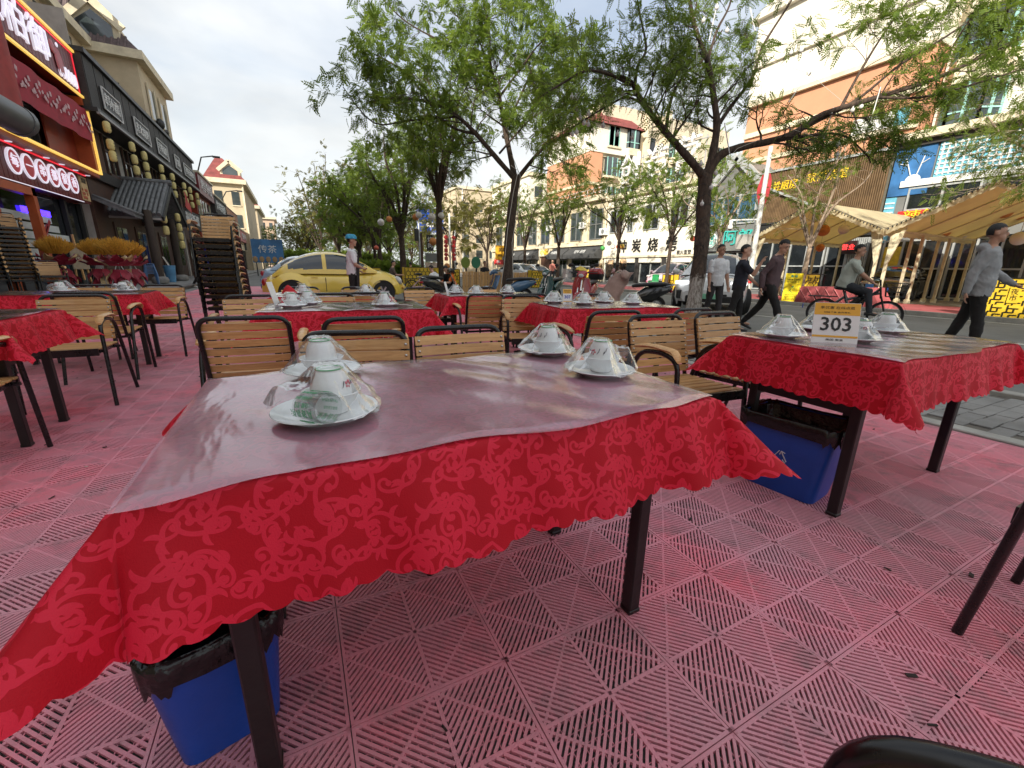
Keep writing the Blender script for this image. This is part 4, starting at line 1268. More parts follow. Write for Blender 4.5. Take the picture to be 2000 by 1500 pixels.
# ---- the rest of the row, receding
def shop(label, y0, y1, h, mat, trim, s, col=None):
    t = thing('shop_building', label, 'building')
    box('wall', mat, t, -9.6, -6.2, y0, y1, .15, h)
    box('fascia', trim, t, -6.2, -5.85, y0, y1, h - 1.6, h - .15)
    box('coping', m_cream, t, -6.3, -5.75, y0, y1, h - .15, h)
    text('lettering', s, .9, col or m_whitesign, (-5.83, (y0 + y1) / 2, h - .9), (0, 1, 0), parent=t, ext=.02, width=(y1 - y0) * .75)
    n = max(2, int((y1 - y0) / 2))
    for k in range(n):
        y = y0 + (y1 - y0) * (k + .12) / n; w = (y1 - y0) / n * .76
        p = box('window', m_dglass, t, -6.2, -6.16, y, y + w, 3.8, h - 1.9)
        box('frame', m_cream, p, -6.16, -6.10, y + w / 2, y + w / 2 + .07, 3.8, h - 1.9)
        p = box('shop_window', m_dglass, t, -6.2, -6.15, y, y + w, .3, 2.9)
        box('frame', m_blacktrim, p, -6.15, -6.10, y + w / 2, y + w / 2 + .07, .3, 2.9)
    return t
shop('red shop front with white letters after the black restaurant', 42.2, 49, 7.9, m_redwood, m_redpanel, '烤全羊火锅')
shop('grey shop front with white letters further down the row', 49.2, 57, 7.2, M('grey_panel', (.2, .2, .21), .6, world_pos=True), m_blackwood, '炸串铁板烧')
sh = shop('ochre shop front with a roof railing', 57.2, 68, 6.0, m_beige, m_cream, '川菜馆', m_ink)
for k in range(16):
    box('baluster', m_brownwood, sh, -5.9, -5.84, 57.4 + k * .68, 57.46 + k * .68, 6.0, 7.0)
box('handrail', m_brownwood, sh, -5.92, -5.82, 57.2, 68, 7.0, 7.1)
shop('low pink and white shop front at the end of the row', 68.2, 84, 5.6, m_cream, M('pink_panel', (.5, .2, .2), .6), '便利超市')
m = MB(); m.tube([(-6.0, 43.5, 7.9), (-5.6, 43.6, 9.1), (-4.8, 43.7, 9.3)], .05, 6); m.c(-4.6, 43.7, 9.25, .5, .2, .12); x = m.o('roof_lamp', m_blacktrim); tag(x, 'bent black floodlight on the roof of the red shop', 'floodlight')
m = MB(); m.tube([(-6.0, 55, 7.2), (-5.4, 55, 8.2), (-4.4, 55, 8.4)], .05, 6); m.c(-4.2, 55, 8.35, .5, .2, .12); x = m.o('roof_lamp', m_blacktrim); tag(x, 'bent black floodlight on the roof of the grey shop', 'floodlight')
box_ = box('blue_cabinet', M('blue_cabinet_paint', (.02, .03, .3), .4), None, -5.6, -5.0, 35.2, 36.4, .15, 2.05, .03)
tag(box_, 'blue cabinet with a red side standing before the lantern row', 'cabinet')
box('cabinet_side', M('cabinet_red', (.4, .03, .05), .4), box_, -5.55, -5.05, 36.41, 36.6, .16, 2.0)

# ---- beige apartment houses behind
def gabled(label, x0, x1, y0, y1, eave, ridge, mat, roof):
    t = thing('apartment_building', label, 'building')
    box('wall', mat, t, x0, x1, y0, y1, .0, eave - .5)
    box('cornice', m_cream, t, x0 - .3, x1 + .45, y0 - .45, y1 + .3, eave - .5, eave)
    m = MB(); i = 2.6
    m.add([(x0 - .2, y0 - .3, eave), (x1 + .3, y0 - .3, eave), (x1 + .3, y1 + .2, eave), (x0 - .2, y1 + .2, eave), (x0 + i, y0 + i, ridge), (x1 - i, y0 + i, ridge), (x1 - i, y1 - i, ridge), (x0 + i, y1 - i, ridge)],
          [(0, 1, 5, 4), (1, 2, 6, 5), (2, 3, 7, 6), (3, 0, 4, 7), (4, 5, 6, 7)])
    r = m.o('roof', roof, t, smooth=0)
    for k in range(int((x1 - x0) / .32)):                  # tile courses up the front slope
        x = x0 + .1 + k * .32
        if x > x1 - .1: break
        e = min(1, (x - x0 + .2) / (i + .2), (x1 + .3 - x) / (i + .3))
        m = MB(); m.tube([(x, y0 - .28, eave + .03), (x, y0 - .28 + (i + .28) * e, eave + .03 + (ridge - eave) * e)], .07, 6); m.o('tile_course', roof, r)
    return t
def dormer(t, x, y, z, w, h):
    p = MB(); p.ext([(-w / 2, 0), (w / 2, 0), (w / 2, h * .55), (0, h), (-w / 2, h * .55)], lambda u, v, q: (x + u, q, z + v), y, y + 2.6)
    d = p.o('dormer', m_cream, t, smooth=0)
    p = MB(); p.ext([(-w / 2 + .3, .15), (w / 2 - .3, .15), (w / 2 - .3, h * .5), (0, h * .8), (-w / 2 + .3, h * .5)], lambda u, v, q: (x + u, q, z + v), y - .03, y - .01); p.o('dormer_window', m_lglass, d, smooth=0)
    for s in (-1, 1):
        p = MB(); p.bar((x + s * (w / 2 + .25), y - .15, z + h * .45), (x, y - .15, z + h + .12), .45, .16, (0, 1, 0)); p.o('dormer_gable_edge', m_cream, d, smooth=0)
A = gabled('beige apartment house with dormer rising behind the black restaurant', -16, -7.5, 38.3, 45.3, 13.8, 17.2, m_beige, m_slate)
dormer(A, -9.3, 38.5, 13.85, 2.3, 2.3)
w = box('window', m_lglass, A, -9.6, -8.6, 38.27, 38.3, 9.7, 11.9); box('frame', m_cream, w, -9.13, -9.05, 38.22, 38.27, 9.7, 11.9)
for y in (39.5, 42.4):
    w = box('window', m_lglass, A, -7.5, -7.46, y, y + 1.5, 8.6, 12.3); box('frame', m_cream, w, -7.46, -7.38, y - .15, y, 8.4, 12.5); box('frame', m_cream, w, -7.46, -7.38, y + 1.5, y + 1.65, 8.4, 12.5); box('sill', m_cream, w, -7.46, -7.3, y - .2, y + 1.7, 8.3, 8.45); box('mullion', m_cream, w, -7.455, -7.42, y, y + 1.5, 10.4, 10.5)
text('wall_lettering', '民宿', 1.6, M('pink_paint', (.5, .2, .22), .8), (-7.45, 41.0, 9.2), (0, 1, 0), parent=A, ext=.01)
B = gabled('long beige apartment house behind the red restaurant', -18, -9.9, -30, 38.0, 14.0, 17.4, m_beige, m_slate)
for k in range(9):
    for z in (9.0, 11.7):
        w = box('window', m_lglass, B, -9.9, -9.86, 14 + k * 2.6, 15.4 + k * 2.6, z, z + 1.5); box('sill', m_cream, w, -9.86, -9.7, 13.9 + k * 2.6, 15.5 + k * 2.6, z - .12, z)
m = MB(); m.tube([(-10.5, 26, 16.3), (-10.5, 38.6, 16.2)], .32, 12)
x = thing('roof_duct', 'thick pale pipe running over the roof of the beige house', 'pipe'); m.o('pipe', M('pale_pipe', (.45, .45, .44), .5), x)
for y in (30.5, 33.5, 36.5):
    m = MB(); m.bar((-10.5, y, 14.4), (-10.5, y, 17.0), .1); m.bar((-10.9, y, 14.2), (-10.5, y, 16), .06); m.o('pipe_stand', M('rusty_steel', (.25, .08, .06), .7), x, smooth=0)
m = MB(); m.ell((-7.2, 40.2, 10.3), (.25, .3, .35), 10, 6); m.c(-7.0, 40.6, 9.9, .2, .9, .2, 0, .2, .4); tag(m.o('wall_speaker', m_blacktrim), 'black loudspeakers on the beige house wall', 'loudspeaker')
# far end of the street
def far_house(label, u0, u1, Y, z1, dep, mat, red=True, rows=3, cols=2):
    a, b_ = gy(u0, 480, Y).x, gy(u1, 480, Y).x
    t = thing('apartment_building', label, 'building')
    box('wall', mat, t, a, b_, Y, Y + dep, 0, z1 - .6)
    box('cornice', m_cream, t, a - .5, b_ + .6, Y - .6, Y + dep + .5, z1 - .6, z1)
    if red:
        m = MB(); m.add([(a - .4, Y - .5, z1), (b_ + .5, Y - .5, z1), (b_ + .5, Y + dep, z1), (a - .4, Y + dep, z1), (a + 1, Y + 3, z1 + 3.2), (b_ - 2.2, Y + 3, z1 + 3.2), (b_ - 2.2, Y + dep - 3, z1 + 3.2), (a + 1, Y + dep - 3, z1 + 3.2)],
              [(0, 1, 5, 4), (1, 2, 6, 5), (2, 3, 7, 6), (3, 0, 4, 7), (4, 5, 6, 7)]); m.o('roof', m_redroof, t, smooth=0)
    for r in range(rows):
        for c in range(cols):
            x = a + (b_ - a) * (c + .3) / cols; z = z1 - 3.4 - r * 3.1
            w = box('window', m_lglass, t, x, x + (b_ - a) / cols * .45, Y - .06, Y, z, z + 1.8)
            box('frame', m_cream, w, x - .1, x + (b_ - a) / cols * .45 + .1, Y - .12, Y - .061, z - .15, z)
    return t, a, b_
t, a, b_ = far_house('beige house with red roof and dormer at the end of the left row', 425, 489, 76, 12.6, 22, m_beige, cols=2)
dormer(t, gy(470, 480, 76).x, 76.2, 12.7, 2.4, 2.2)
m = MB(); m.tube([(b_ + .08, 75.9, 0), (b_ + .08, 75.9, 12.2)], .12, 6); m.o('downpipe', m_cream, t)
far_house('second beige house with red roof far down the street', 470, 511, 104, 12.4, 18, m_beige, cols=2)
t, a, b_ = far_house('pale pink tower block at the far end of the street', 512, 541, 150, 14.5, 14, M('pink_cream_render', (.55, .40, .30), .9, world_pos=True), red=False, rows=5, cols=2)
bx = gy(488, 465, 46); bx2 = gy(551, 472, 46)
t = thing('billboard_hoarding', 'blue printed hoarding across the end of the street', 'billboard')
box('board', M('blue_print', (.06, .20, .42), .5, var=.3, vs=.7, world_pos=True), t, bx.x, bx2.x, 46, 46.15, 1.2, 3.25)
text('lettering', '传茶', .75, m_whitesign, ((bx.x + bx2.x) / 2, 45.98, 2.35), (1, 0, 0), parent=t, ext=.01)
for k in range(5): box('hoarding_post', m_blacktrim, t, bx.x + .2 + k * .55, bx.x + .28 + k * .55, 46.16, 46.24, 0, 3.3)
m = MB()
for k in range(5): m.ell((bx.x + .2 + k * .52, 45.97, 1.5), (.2, .02, .26), 10, 6)
m.o('printed_shapes', M('print_ochre', (.4, .25, .12), .6), t)
# ================================================================== BUILDINGS ON THE RIGHT (fronts at X = 26, facing the road)
m_white = M('white_render', (.72, .68, .58), .85, var=.08, vs=.7, bump=.1, bs=14, world_pos=True)
m_orangew = M('terracotta_render', (.56, .27, .16), .9, var=.07, vs=.6, bump=.2, bs=30, world_pos=True)
m_greyp = M('grey_metal_panel', (.17, .175, .17), .5, var=.12, vs=1.2, world_pos=True)
m_aluf = M('aluminium_frame', (.45, .47, .47), .4, metal=.3, world_pos=True)
m_teal = M('teal_window_frame', (.30, .55, .50), .5, world_pos=True)
m_tealt = M('teal_letters', (.05, .45, .40), .5)
m_blueprint = M('blue_shop_print', (.04, .15, .36), .45, var=.35, vs=.9, world_pos=True)
m_cyan = M('cyan_panel', (.16, .46, .60), .4, var=.3, vs=.8, world_pos=True)
m_slatbr = M('brown_facade_slat', (.16, .10, .05), .6, var=.25, vs=3, world_pos=True)
m_slatbk = M('slat_backing', (.11, .105, .085), .8, world_pos=True)
m_yel = M('yellow_letters', (.80, .55, .03), .5)
m_awning = M('charcoal_awning', (.055, .056, .058), .8, var=.15, world_pos=True)
m_rsign = M('bright_red_sign', (.62, .03, .03), .5)
FX = 26.0
R_ = (0, -1, 0)
def rbox(name, mat, parent, y0, y1, z0, z1, d0=0.0, d1=.05, x=FX, **k):
    """a panel on the front at X = x, standing d0..d1 proud of it towards the road"""
    return box(name, mat, parent, x - d1, x - d0, min(y0, y1), max(y0, y1), z0, z1, **k)
def window(parent, y0, y1, z0, z1, x=FX, frame=m_aluf, glass=m_dglass, nv=2, nh=1, fw=.07):
    w = rbox('window', glass, parent, y0, y1, z0, z1, .0, .03, x)
    for k in range(nv + 1):
        y = y0 + (y1 - y0 - fw) * k / nv; rbox('frame', frame, w, y, y + fw, z0, z1, .03, .10, x)
    for k in range(nh + 1):
        z = z0 + (z1 - z0 - fw) * k / nh; rbox('frame', frame, w, y0 + fw, y1 - fw, z, z + fw, .03, .09, x)
    return w
# -- blue drinks shop at the right edge
s1 = thing('blue_glass_shop', 'glass fronted shop with blue printed panels at the right edge', 'building')
box('wall', m_greyp, s1, FX, 30, -8, 11.4, 0, 7.3)
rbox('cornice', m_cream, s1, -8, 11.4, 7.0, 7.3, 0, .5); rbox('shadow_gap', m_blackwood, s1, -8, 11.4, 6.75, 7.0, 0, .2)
rbox('printed_panel', m_blueprint, s1, 9.9, 11.35, 4.7, 6.75, 0, .08)
p = rbox('printed_panel', m_cyan, s1, 4.2, 9.8, 5.35, 6.75, 0, .07)
lat = thing  # lattice bars in front of the cyan panel
for k in range(15): rbox('lattice_bar', m_whitesign, p, 7.0 + k * .19, 7.05 + k * .19, 5.4, 6.7, .07, .10)
for k in range(7): rbox('lattice_bar', m_whitesign, p, 6.95, 9.75, 5.45 + k * .19, 5.50 + k * .19, .10, .12)
rbox('white_band', m_whitesign, s1, -8, 10.9, 5.05, 5.32, 0, .16)
p = rbox('printed_panel', m_cyan, s1, 10.95, 11.35, 2.6, 4.65, 0, .07)
for k in range(9): rbox('lattice_bar', m_whitesign, p, 10.97, 11.33, 2.7 + k * .21, 2.75 + k * .21, .07, .10)
m = MB(); m.ell((FX - .1, 10.5, 5.35), (.02, .28, .22), 12, 8)
for a, b_ in (((10.6, 5.5), (10.9, 6.3)), ((10.4, 5.5), (10.25, 6.3)), ((10.8, 6.0), (11.1, 6.1)), ((10.3, 6.0), (10.05, 6.15))): m.bar((FX - .1, a[0], a[1]), (FX - .1, b_[0], b_[1]), .02, .08, (1, 0, 0))
m.o('white_emblem', m_whitesign, s1)
for k in range(5):
    y = 10.7 - (k + 1) * 2.6
    window(s1, y, y + 2.45, 4.0 if k == 0 else 3.3, 5.0, nv=2, nh=1)
sg = rbox('fascia_sign', m_rsign, s1, 8.9, 10.7, 3.5, 3.98, .12, .22)
text('lettering', '辣鲜', .5, m_yel, (FX - .24, 9.8, 3.74), R_, parent=sg, ext=.02, width=1.4)
rbox('fascia', m_greyp, s1, -8, 8.8, 2.75, 3.25, 0, .3)
for k in range(6):
    y = 11.2 - (k + 1) * 2.5
    window(s1, y, y + 2.3, .1, 2.7, nv=3, nh=2, glass=m_dglass)
rbox('led_board', M('led_board', (.03, .01, .01), .4), s1, 12.0, 12.7, 2.1, 2.75, .3, .42)
text('lettering', '营业', .3, M('led_red', (.9, .04, .04), .4, emit=1.4), (FX - .43, 12.35, 2.42), R_, parent=s1, ext=.004)
rbox('yellow_poster', M('yellow_poster', (.70, .50, .05), .5, var=.25, vs=4), s1, 10.2, 11.0, .7, 2.4, .04, .08)
# -- slatted brown front
s2 = thing('slat_front_shop', 'shop front screened by thin brown vertical slats with yellow letters', 'building')
box('wall', m_slatbk, s2, FX, 30, 11.45, 17.6, 0, 6.95)
sc_ = MB()
for k in range(64):
    y = 11.5 + k * .0955
    sc_.b(FX - .19, FX - .09, y, y + .045, 4.0, 6.8)
sc_.o('slat_screen', m_slatbr, s2, smooth=0, kind='stuff')
rbox('top_rail', m_aluf, s2, 11.45, 17.6, 6.8, 6.92, .05, .28); rbox('bottom_rail', m_blacktrim, s2, 11.45, 17.6, 3.9, 4.0, .05, .25)
text('lettering', '百姓厨房', .55, m_yel, (FX - .21, 16.6, 5.95), R_, parent=s2, ext=.02, width=1.9)
text('lettering', '家常菜馆', .55, m_yel, (FX - .21, 14.2, 6.1), R_, parent=s2, ext=.02, width=2.0)
m = MB(); m.bar((FX - .3, 17.4, 6.0), (FX - .3, 12.0, 3.5), .10, .14, (1, 0, 0)); m.o('sloping_rail', m_aluf, s2, smooth=0)
rbox('dark_fascia', m_blacktrim, s2, 11.5, 17.5, 3.0, 3.85, 0, .25)
for k in range(3): window(s2, 11.6 + k * 2.0, 13.5 + k * 2.0, .1, 2.9, nv=2, nh=2)
for k in range(10): rbox('steel_rib', m_aluf, s2, 11.6 + k * .09, 11.65 + k * .09, .1, 2.9, .1, .2)
# -- grey shop with round green emblem
s3 = thing('grey_gable_shop', 'grey shop with a round green emblem and a small gabled window above', 'building')
box('wall', m_greyp, s3, FX, 31, 17.7, 22.0, 0, 6.0)
p = rbox('fascia_sign', m_greyp, s3, 17.75, 21.9, 2.45, 3.95, 0, .35)
m = MB(); mt = Matrix.Rotation(-PI / 2, 4, 'Y')
m.lathe([(0, .0), (.5, .0), (.5, .05), (0, .05)], 28, (FX - .35, 20.75, 3.15), mt); e = m.o('round_emblem', m_whitesign, p, smooth=40)
m = MB(); m.lathe([(.40, .06), (.44, .06), (.44, .075), (.40, .075)], 28, (FX - .35, 20.75, 3.15), mt); m.o('emblem_ring', m_tealt, e, smooth=40)
text('emblem_letters', '韩餐', .3, m_tealt, (FX - .43, 20.75, 3.28), R_, parent=e, ext=.01)
text('emblem_letters', '回回', .26, m_tealt, (FX - .43, 20.75, 2.98), R_, parent=e, ext=.01)
text('lettering', '阿郎', 1.0, m_tealt, (FX - .40, 18.75, 3.2), R_, parent=p, ext=.05, width=2.1)
m = MB(); m.ext([(17.5, 6.0), (21.9, 6.0), (19.7, 8.0)], lambda u, v, t: (t, u, v), FX, FX + 3); m.o('gable', m_greyp, s3, smooth=0)
for q in ((17.3, 5.85), (22.1, 5.85)):
    m = MB(); m.bar((FX - .25, q[0], q[1]), (FX - .25, 19.7, 8.15), .5, .14, (1, 0, 0)); m.o('gable_edge', m_aluf, s3, smooth=0)
w = window(s3, 18.0, 21.6, 4.1, 5.9, glass=M('blue_window_glass', (.04, .11, .19), .08, var=.4, vs=1.5, spec=.9, world_pos=True), nv=3, nh=1, fw=.1)
for k in range(2): window(s3, 17.9 + k * 2.0, 19.7 + k * 2.0, .1, 2.4, nv=2, nh=1)
# -- white charcoal grill restaurant
s4 = thing('white_grill_restaurant', 'white restaurant front with black brush lettering over rolled blinds', 'building')
box('wall', m_white, s4, FX, 36, 22.05, 32.4, 0, 7.3)
p = rbox('fascia_sign', m_white, s4, 22.1, 32.3, 2.30, 3.85, 0, .25)
for ch, y in zip('神炭烧烤', (29.7, 28.0, 26.15, 24.25)):
    text('character', ch, 1.12, m_ink, (FX - .30, y, 3.02), R_, parent=p, ext=.05)
text('small_lettering', '炭火直营', .34, m_ink, (FX - .30, 23.0, 2.45), R_, parent=p, ext=.01)
rbox('sign_lip', m_cream, s4, 22.1, 32.3, 2.16, 2.28, 0, .4)
for k, (y0, y1) in enumerate(((22.3, 24.6), (25.2, 27.6), (28.1, 32.1))):
    rbox('rolled_blind', m_white, s4, y0, y1, 1.75, 2.15, .05, .28)
    window(s4, y0, y1, .1, 1.74, nv=2, nh=1)
for y in (24.7, 27.65): rbox('dark_column', m_blackwood, s4, y, y + .4, .1, 2.1, 0, .25)
for y0, y1 in ((23.2, 24.8), (26.0, 27.6), (28.9, 29.6), (30.2, 31.9)): window(s4, y0, y1, 4.3, 6.2, nv=2, nh=1)
rbox('parapet', m_cream, s4, 22.0, 32.45, 7.1, 7.45, 0, .3); rbox('string_course', m_cream, s4, 22.05, 32.4, 6.45, 6.6, 0, .15)
rs = thing('rooftop_letters', 'big white rooftop letters standing on a frame above the white restaurant', 'rooftop sign')
for ch, y in zip('创造营', (30.6, 27.6, 24.6)):
    text('letter', ch, 2.5, m_whitesign, (FX + .6, y, 9.3), R_, parent=rs, ext=.12)
for k in range(8):
    m = MB(); m.bar((FX + .9, 23.2 + k * 1.25, 7.3), (FX + .9, 23.2 + k * 1.25, 10.4), .07); m.o('frame_post', m_aluf, rs, smooth=0)
for z in (8.2, 10.2):
    m = MB(); m.bar((FX + .86, 23.0, z), (FX + .86, 32.0, z), .07); m.o('frame_rail', m_aluf, rs, smooth=0)
# -- cream row with charcoal awnings, two storeys
s5 = thing('cream_shop_row', 'cream two storey shop row with charcoal awnings and tall upper windows', 'building')
box('wall', M('cream_render', (.60, .51, .36), .85, var=.1, vs=.8, world_pos=True), s5, FX, 33, 32.5, 58, 0, 7.6)
rbox('cornice', m_cream, s5, 32.4, 58, 7.3, 7.75, 0, .5); rbox('string_course', m_cream, s5, 32.4, 58, 3.35, 3.65, 0, .22)
k = 0
for y0, y1, s in ((32.8, 37.9, '咖啡 酒吧'), (38.2, 41.3, '中国烤肉'), (44.5, 47.6, '酒肆'), (48.0, 52.5, '面包工坊')):
    m = MB(); m.ext([(FX, 3.3), (FX - 1.0, 2.55), (FX - 1.0, 2.15), (FX, 2.15)], lambda u, v, t: (u, t, v), y0, y1)
    a = m.o('awning', m_awning, s5, smooth=0)
    text('awning_lettering', s, .42, m_whitesign, (FX - .80, (y0 + y1) / 2, 2.78), R_, up=(.6, 0, .8), parent=a, ext=.004)
    window(s5, y0 + .3, y1 - .3, .3, 2.1, nv=3, nh=1, frame=m_greyp)
for y in (33.0, 36.2, 39.3, 42.2, 45.2, 48.3, 51.5, 54.6):
    window(s5, y, y + 1.9, 3.9, 6.6, nv=2, nh=2, frame=m_greyp, glass=m_lglass)
    rbox('pilaster', m_cream, s5, y + 2.1, y + 2.7, 3.7, 7.3, 0, .18)
rbox('entrance', m_brownwood, s5, 41.8, 43.9, .1, 2.4, 0, .1)
p = rbox('entrance_sign', m_cream, s5, 41.6, 44.1, 2.5, 3.3, .0, .3); text('lettering', '小厨', .7, m_yel, (FX - .33, 42.85, 2.9), R_, parent=p, ext=.03, width=1.8)
p = thing('yellow_box_sign', 'yellow box sign with dark lettering projecting from the cream shop row', 'shop sign')
box('sign_box', M('yellow_box', (.80, .42, .03), .45), p, FX - 1.8, FX - .1, 52.6, 53.0, 2.2, 4.0)
text('lettering', '美味', .6, m_ink, (FX - .95, 52.58, 3.4), (1, 0, 0), parent=p, ext=.01); text('lettering', '炸鸡汉堡', .32, m_ink, (FX - .95, 52.58, 2.7), (1, 0, 0), parent=p, ext=.01)
p = thing('red_shop_board', 'small red shop board under the yellow box sign', 'shop sign'); box('board', m_rsign, p, FX - .6, FX - .5, 53.2, 56, 1.6, 2.3); text('lettering', '大排档', .4, m_whitesign, (FX - .62, 54.6, 1.95), R_, parent=p, ext=.01)
m = MB()
for z in (7.75, 8.15, 8.5): m.bar((FX + .2, 33, z), (FX + .2, 45, z), .05)
for q in range(13): m.bar((FX + .2, 33 + q, 7.7), (FX + .2, 33 + q, 8.5), .05)
x = thing('roof_railing', 'white railing along the roof edge of the cream shop row', 'railing'); m.o('rail', m_whitesign, x, smooth=0, kind='stuff')

# -- apartment house close by: terracotta and white, bay windows
ap = thing('apartment_building', 'tall terracotta and white apartment house with bay windows at the upper right', 'building')
AX = 30.0
box('wall', m_orangew, ap, AX, 46, 12.5, 22.6, 0, 12.4)
box('upper_wall', m_white, ap, AX - .05, 46, 12.4, 22.7, 12.4, 17.5)
rbox('string_course', m_cream, ap, 12.5, 22.6, 10.3, 10.6, 0, .16, AX); rbox('string_course', m_cream, ap, 12.5, 22.6, 12.25, 12.5, .05, .28, AX); rbox('string_course', m_cream, ap, 12.5, 22.6, 8.6, 8.85, 0, .16, AX)
rbox('string_course', m_white, ap, 12.5, 22.6, 14.6, 14.85, .05, .25, AX)
rbox('name_plate', m_whitesign, ap, 13.6, 15.6, 8.9, 9.7, 0, .08, AX)
rbox('name_plate', m_cyan, ap, 13.0, 13.6, 8.9, 9.7, 0, .08, AX)
m = MB(); m.ext([(12.0, 17.5), (23.2, 17.5), (17.6, 20.4)], lambda u, v, t: (t, u, v), AX - .4, 46); m.o('roof_gable', m_white, ap, smooth=0)
box('wall', m_white, ap, AX + 1.2, 46, -10, 12.4, 0, 17)
def bay(parent, y, z, w=2.2, h=1.9, x=AX + 1.2):
    """three sided bay window with cream head and sill"""
    pts = [(0, -w / 2), (-.75, -w / 2 + .5), (-.75, w / 2 - .5), (0, w / 2)]
    f = lambda u, v, t: (x + u, y + v, t)
    m = MB(); m.ext(pts, f, z, z + h); b_ = m.o('bay_window', m_lglass, parent, smooth=0)
    sc2 = [(u * 1.22 - .0, v * 1.10) for u, v in pts]
    m = MB(); m.ext(sc2, f, z + h, z + h + .5); m.o('bay_head', m_cream, b_, smooth=0)
    m = MB(); m.ext(sc2, f, z - .6, z); m.o('bay_sill', m_cream, b_, smooth=0)
    m = MB()
    for i in range(3):
        for t_ in (0, .5, 1):
            u = pts[i][0] + (pts[i + 1][0] - pts[i][0]) * t_; v = pts[i][1] + (pts[i + 1][1] - pts[i][1]) * t_
            m.bar((x + u * 1.03 - .01, y + v * 1.02, z), (x + u * 1.03 - .01, y + v * 1.02, z + h), .10)
    for i in range(3): m.bar(f(pts[i][0] * 1.03 - .01, pts[i][1] * 1.02, z + .6), f(pts[i + 1][0] * 1.03 - .01, pts[i + 1][1] * 1.02, z + .6), .07)
    m.o('teal_frame', m_teal, b_, smooth=0)
for z in (8.4, 11.4, 14.4):
    for y in (11.0, 5.6): bay(ap, y, z)
    for y in (8.2, 2.8): window(ap, y - .8, y + .8, z - .1, z + 2.0, x=AX + 1.2, frame=m_teal, glass=m_lglass)
    rbox('floor_band', m_cream, ap, -10, 12.3, z - 1.0, z - .65, 0, .12, AX + 1.2)
# -- apartment tower beyond the white restaurant
a2 = thing('apartment_building', 'terracotta and cream apartment tower behind the white restaurant', 'building')
box('wall', m_orangew, a2, AX, AX + 1.6, 41.0, 50.0, 0, 13.5)
box('wall', M('pale_cream_render', (.62, .53, .40), .85, var=.1, world_pos=True), a2, AX + 1.6, 52, 41.4, 52, 0, 18.5)
box('upper_wall', m_white, a2, AX - .08, 36, 40.9, 50.1, 13.5, 16.2)
for z in (10.2, 7.6): box('string_course', m_cream, a2, AX - .18, AX + 1.7, 40.85, 50, z, z + .25)
def bay_f(parent, x, z, w=2.4, h=1.9, y=41.4):
    pts = [(-w / 2, 0), (-w / 2 + .5, -.8), (w / 2 - .5, -.8), (w / 2, 0)]
    f = lambda u, v, t: (x + u, y + v, t)
    m = MB(); m.ext(pts, f, z, z + h); b_ = m.o('bay_window', m_lglass, parent, smooth=0)
    s_ = [(u * 1.1, v * 1.2) for u, v in pts]
    m = MB(); m.ext(s_, f, z - .7, z); m.o('bay_sill', m_cream, b_, smooth=0)
    m = MB()
    for i in range(3):
        for t_ in (0, .5, 1):
            u = pts[i][0] + (pts[i + 1][0] - pts[i][0]) * t_; v = pts[i][1] + (pts[i + 1][1] - pts[i][1]) * t_
            m.bar(f(u * 1.02, v * 1.03 - .01, z), f(u * 1.02, v * 1.03 - .01, z + h), .11)
        m.bar(f(pts[i][0] * 1.02, pts[i][1] * 1.03 - .01, z + .6), f(pts[i + 1][0] * 1.02, pts[i + 1][1] * 1.03 - .01, z + .6), .08)
    m.o('teal_frame', m_teal, b_, smooth=0)
for z in (8.3, 11.3, 14.3):
    for x in (35.6, 43.0, 50.0): bay_f(a2, x, z)
    w = box('window', m_lglass, a2, 32.2, 33.7, 40.9, 41.38, z, z + 1.9); box('sill', m_cream, w, 32.0, 33.9, 40.75, 41.39, z - .2, z)
    for xx in (32.2, 32.9, 33.6): box('frame', m_teal, w, xx, xx + .1, 40.86, 40.9, z, z + 1.9)
    w = box('window', m_dglass, a2, 38.2, 39.4, 41.34, 41.38, z, z + 1.7)
    box('floor_band', m_cream, a2, AX + 1.7, 52, 41.2, 41.4, z - 1.1, z - .75)
for x in (37.6, 40.6): box('white_pier', m_cream, a2, x, x + .5, 40.8, 41.4, 0, 19)
m = MB(); m.add([(AX - .5, 40.4, 16.2), (37, 40.4, 16.2), (37, 51, 16.2), (AX - .5, 51, 16.2), (33.5, 43, 19), (33.5, 48, 19)], [(0, 1, 4), (1, 2, 5, 4), (2, 3, 5), (3, 0, 4, 5)]); m.o('roof', m_redroof, a2, smooth=0)
# -- far blocks closing the street on the right
for k, (x0, x1, y, h, c, lab) in enumerate(((34, 52, 62, 15, m_white, 'white apartment block beyond the cream shop row'), (30, 44, 84, 16, m_beige, 'beige apartment block deep in the street behind the trees'))):
    t = thing('apartment_building', lab, 'building')
    box('wall', c, t, x0, x1, y, y + 14, 0, h); box('cornice', m_cream, t, x0 - .3, x1 + .3, y - .3, y + 14, h, h + .5)
    for z in range(3, int(h) - 1, 3):
        for x in range(int(x0) + 1, int(x1) - 1, 3):
            w = box('window', m_lglass, t, x, x + 1.4, y - .05, y, z, z + 1.6); box('sill', m_cream, w, x - .1, x + 1.5, y - .15, y - .051, z - .12, z)

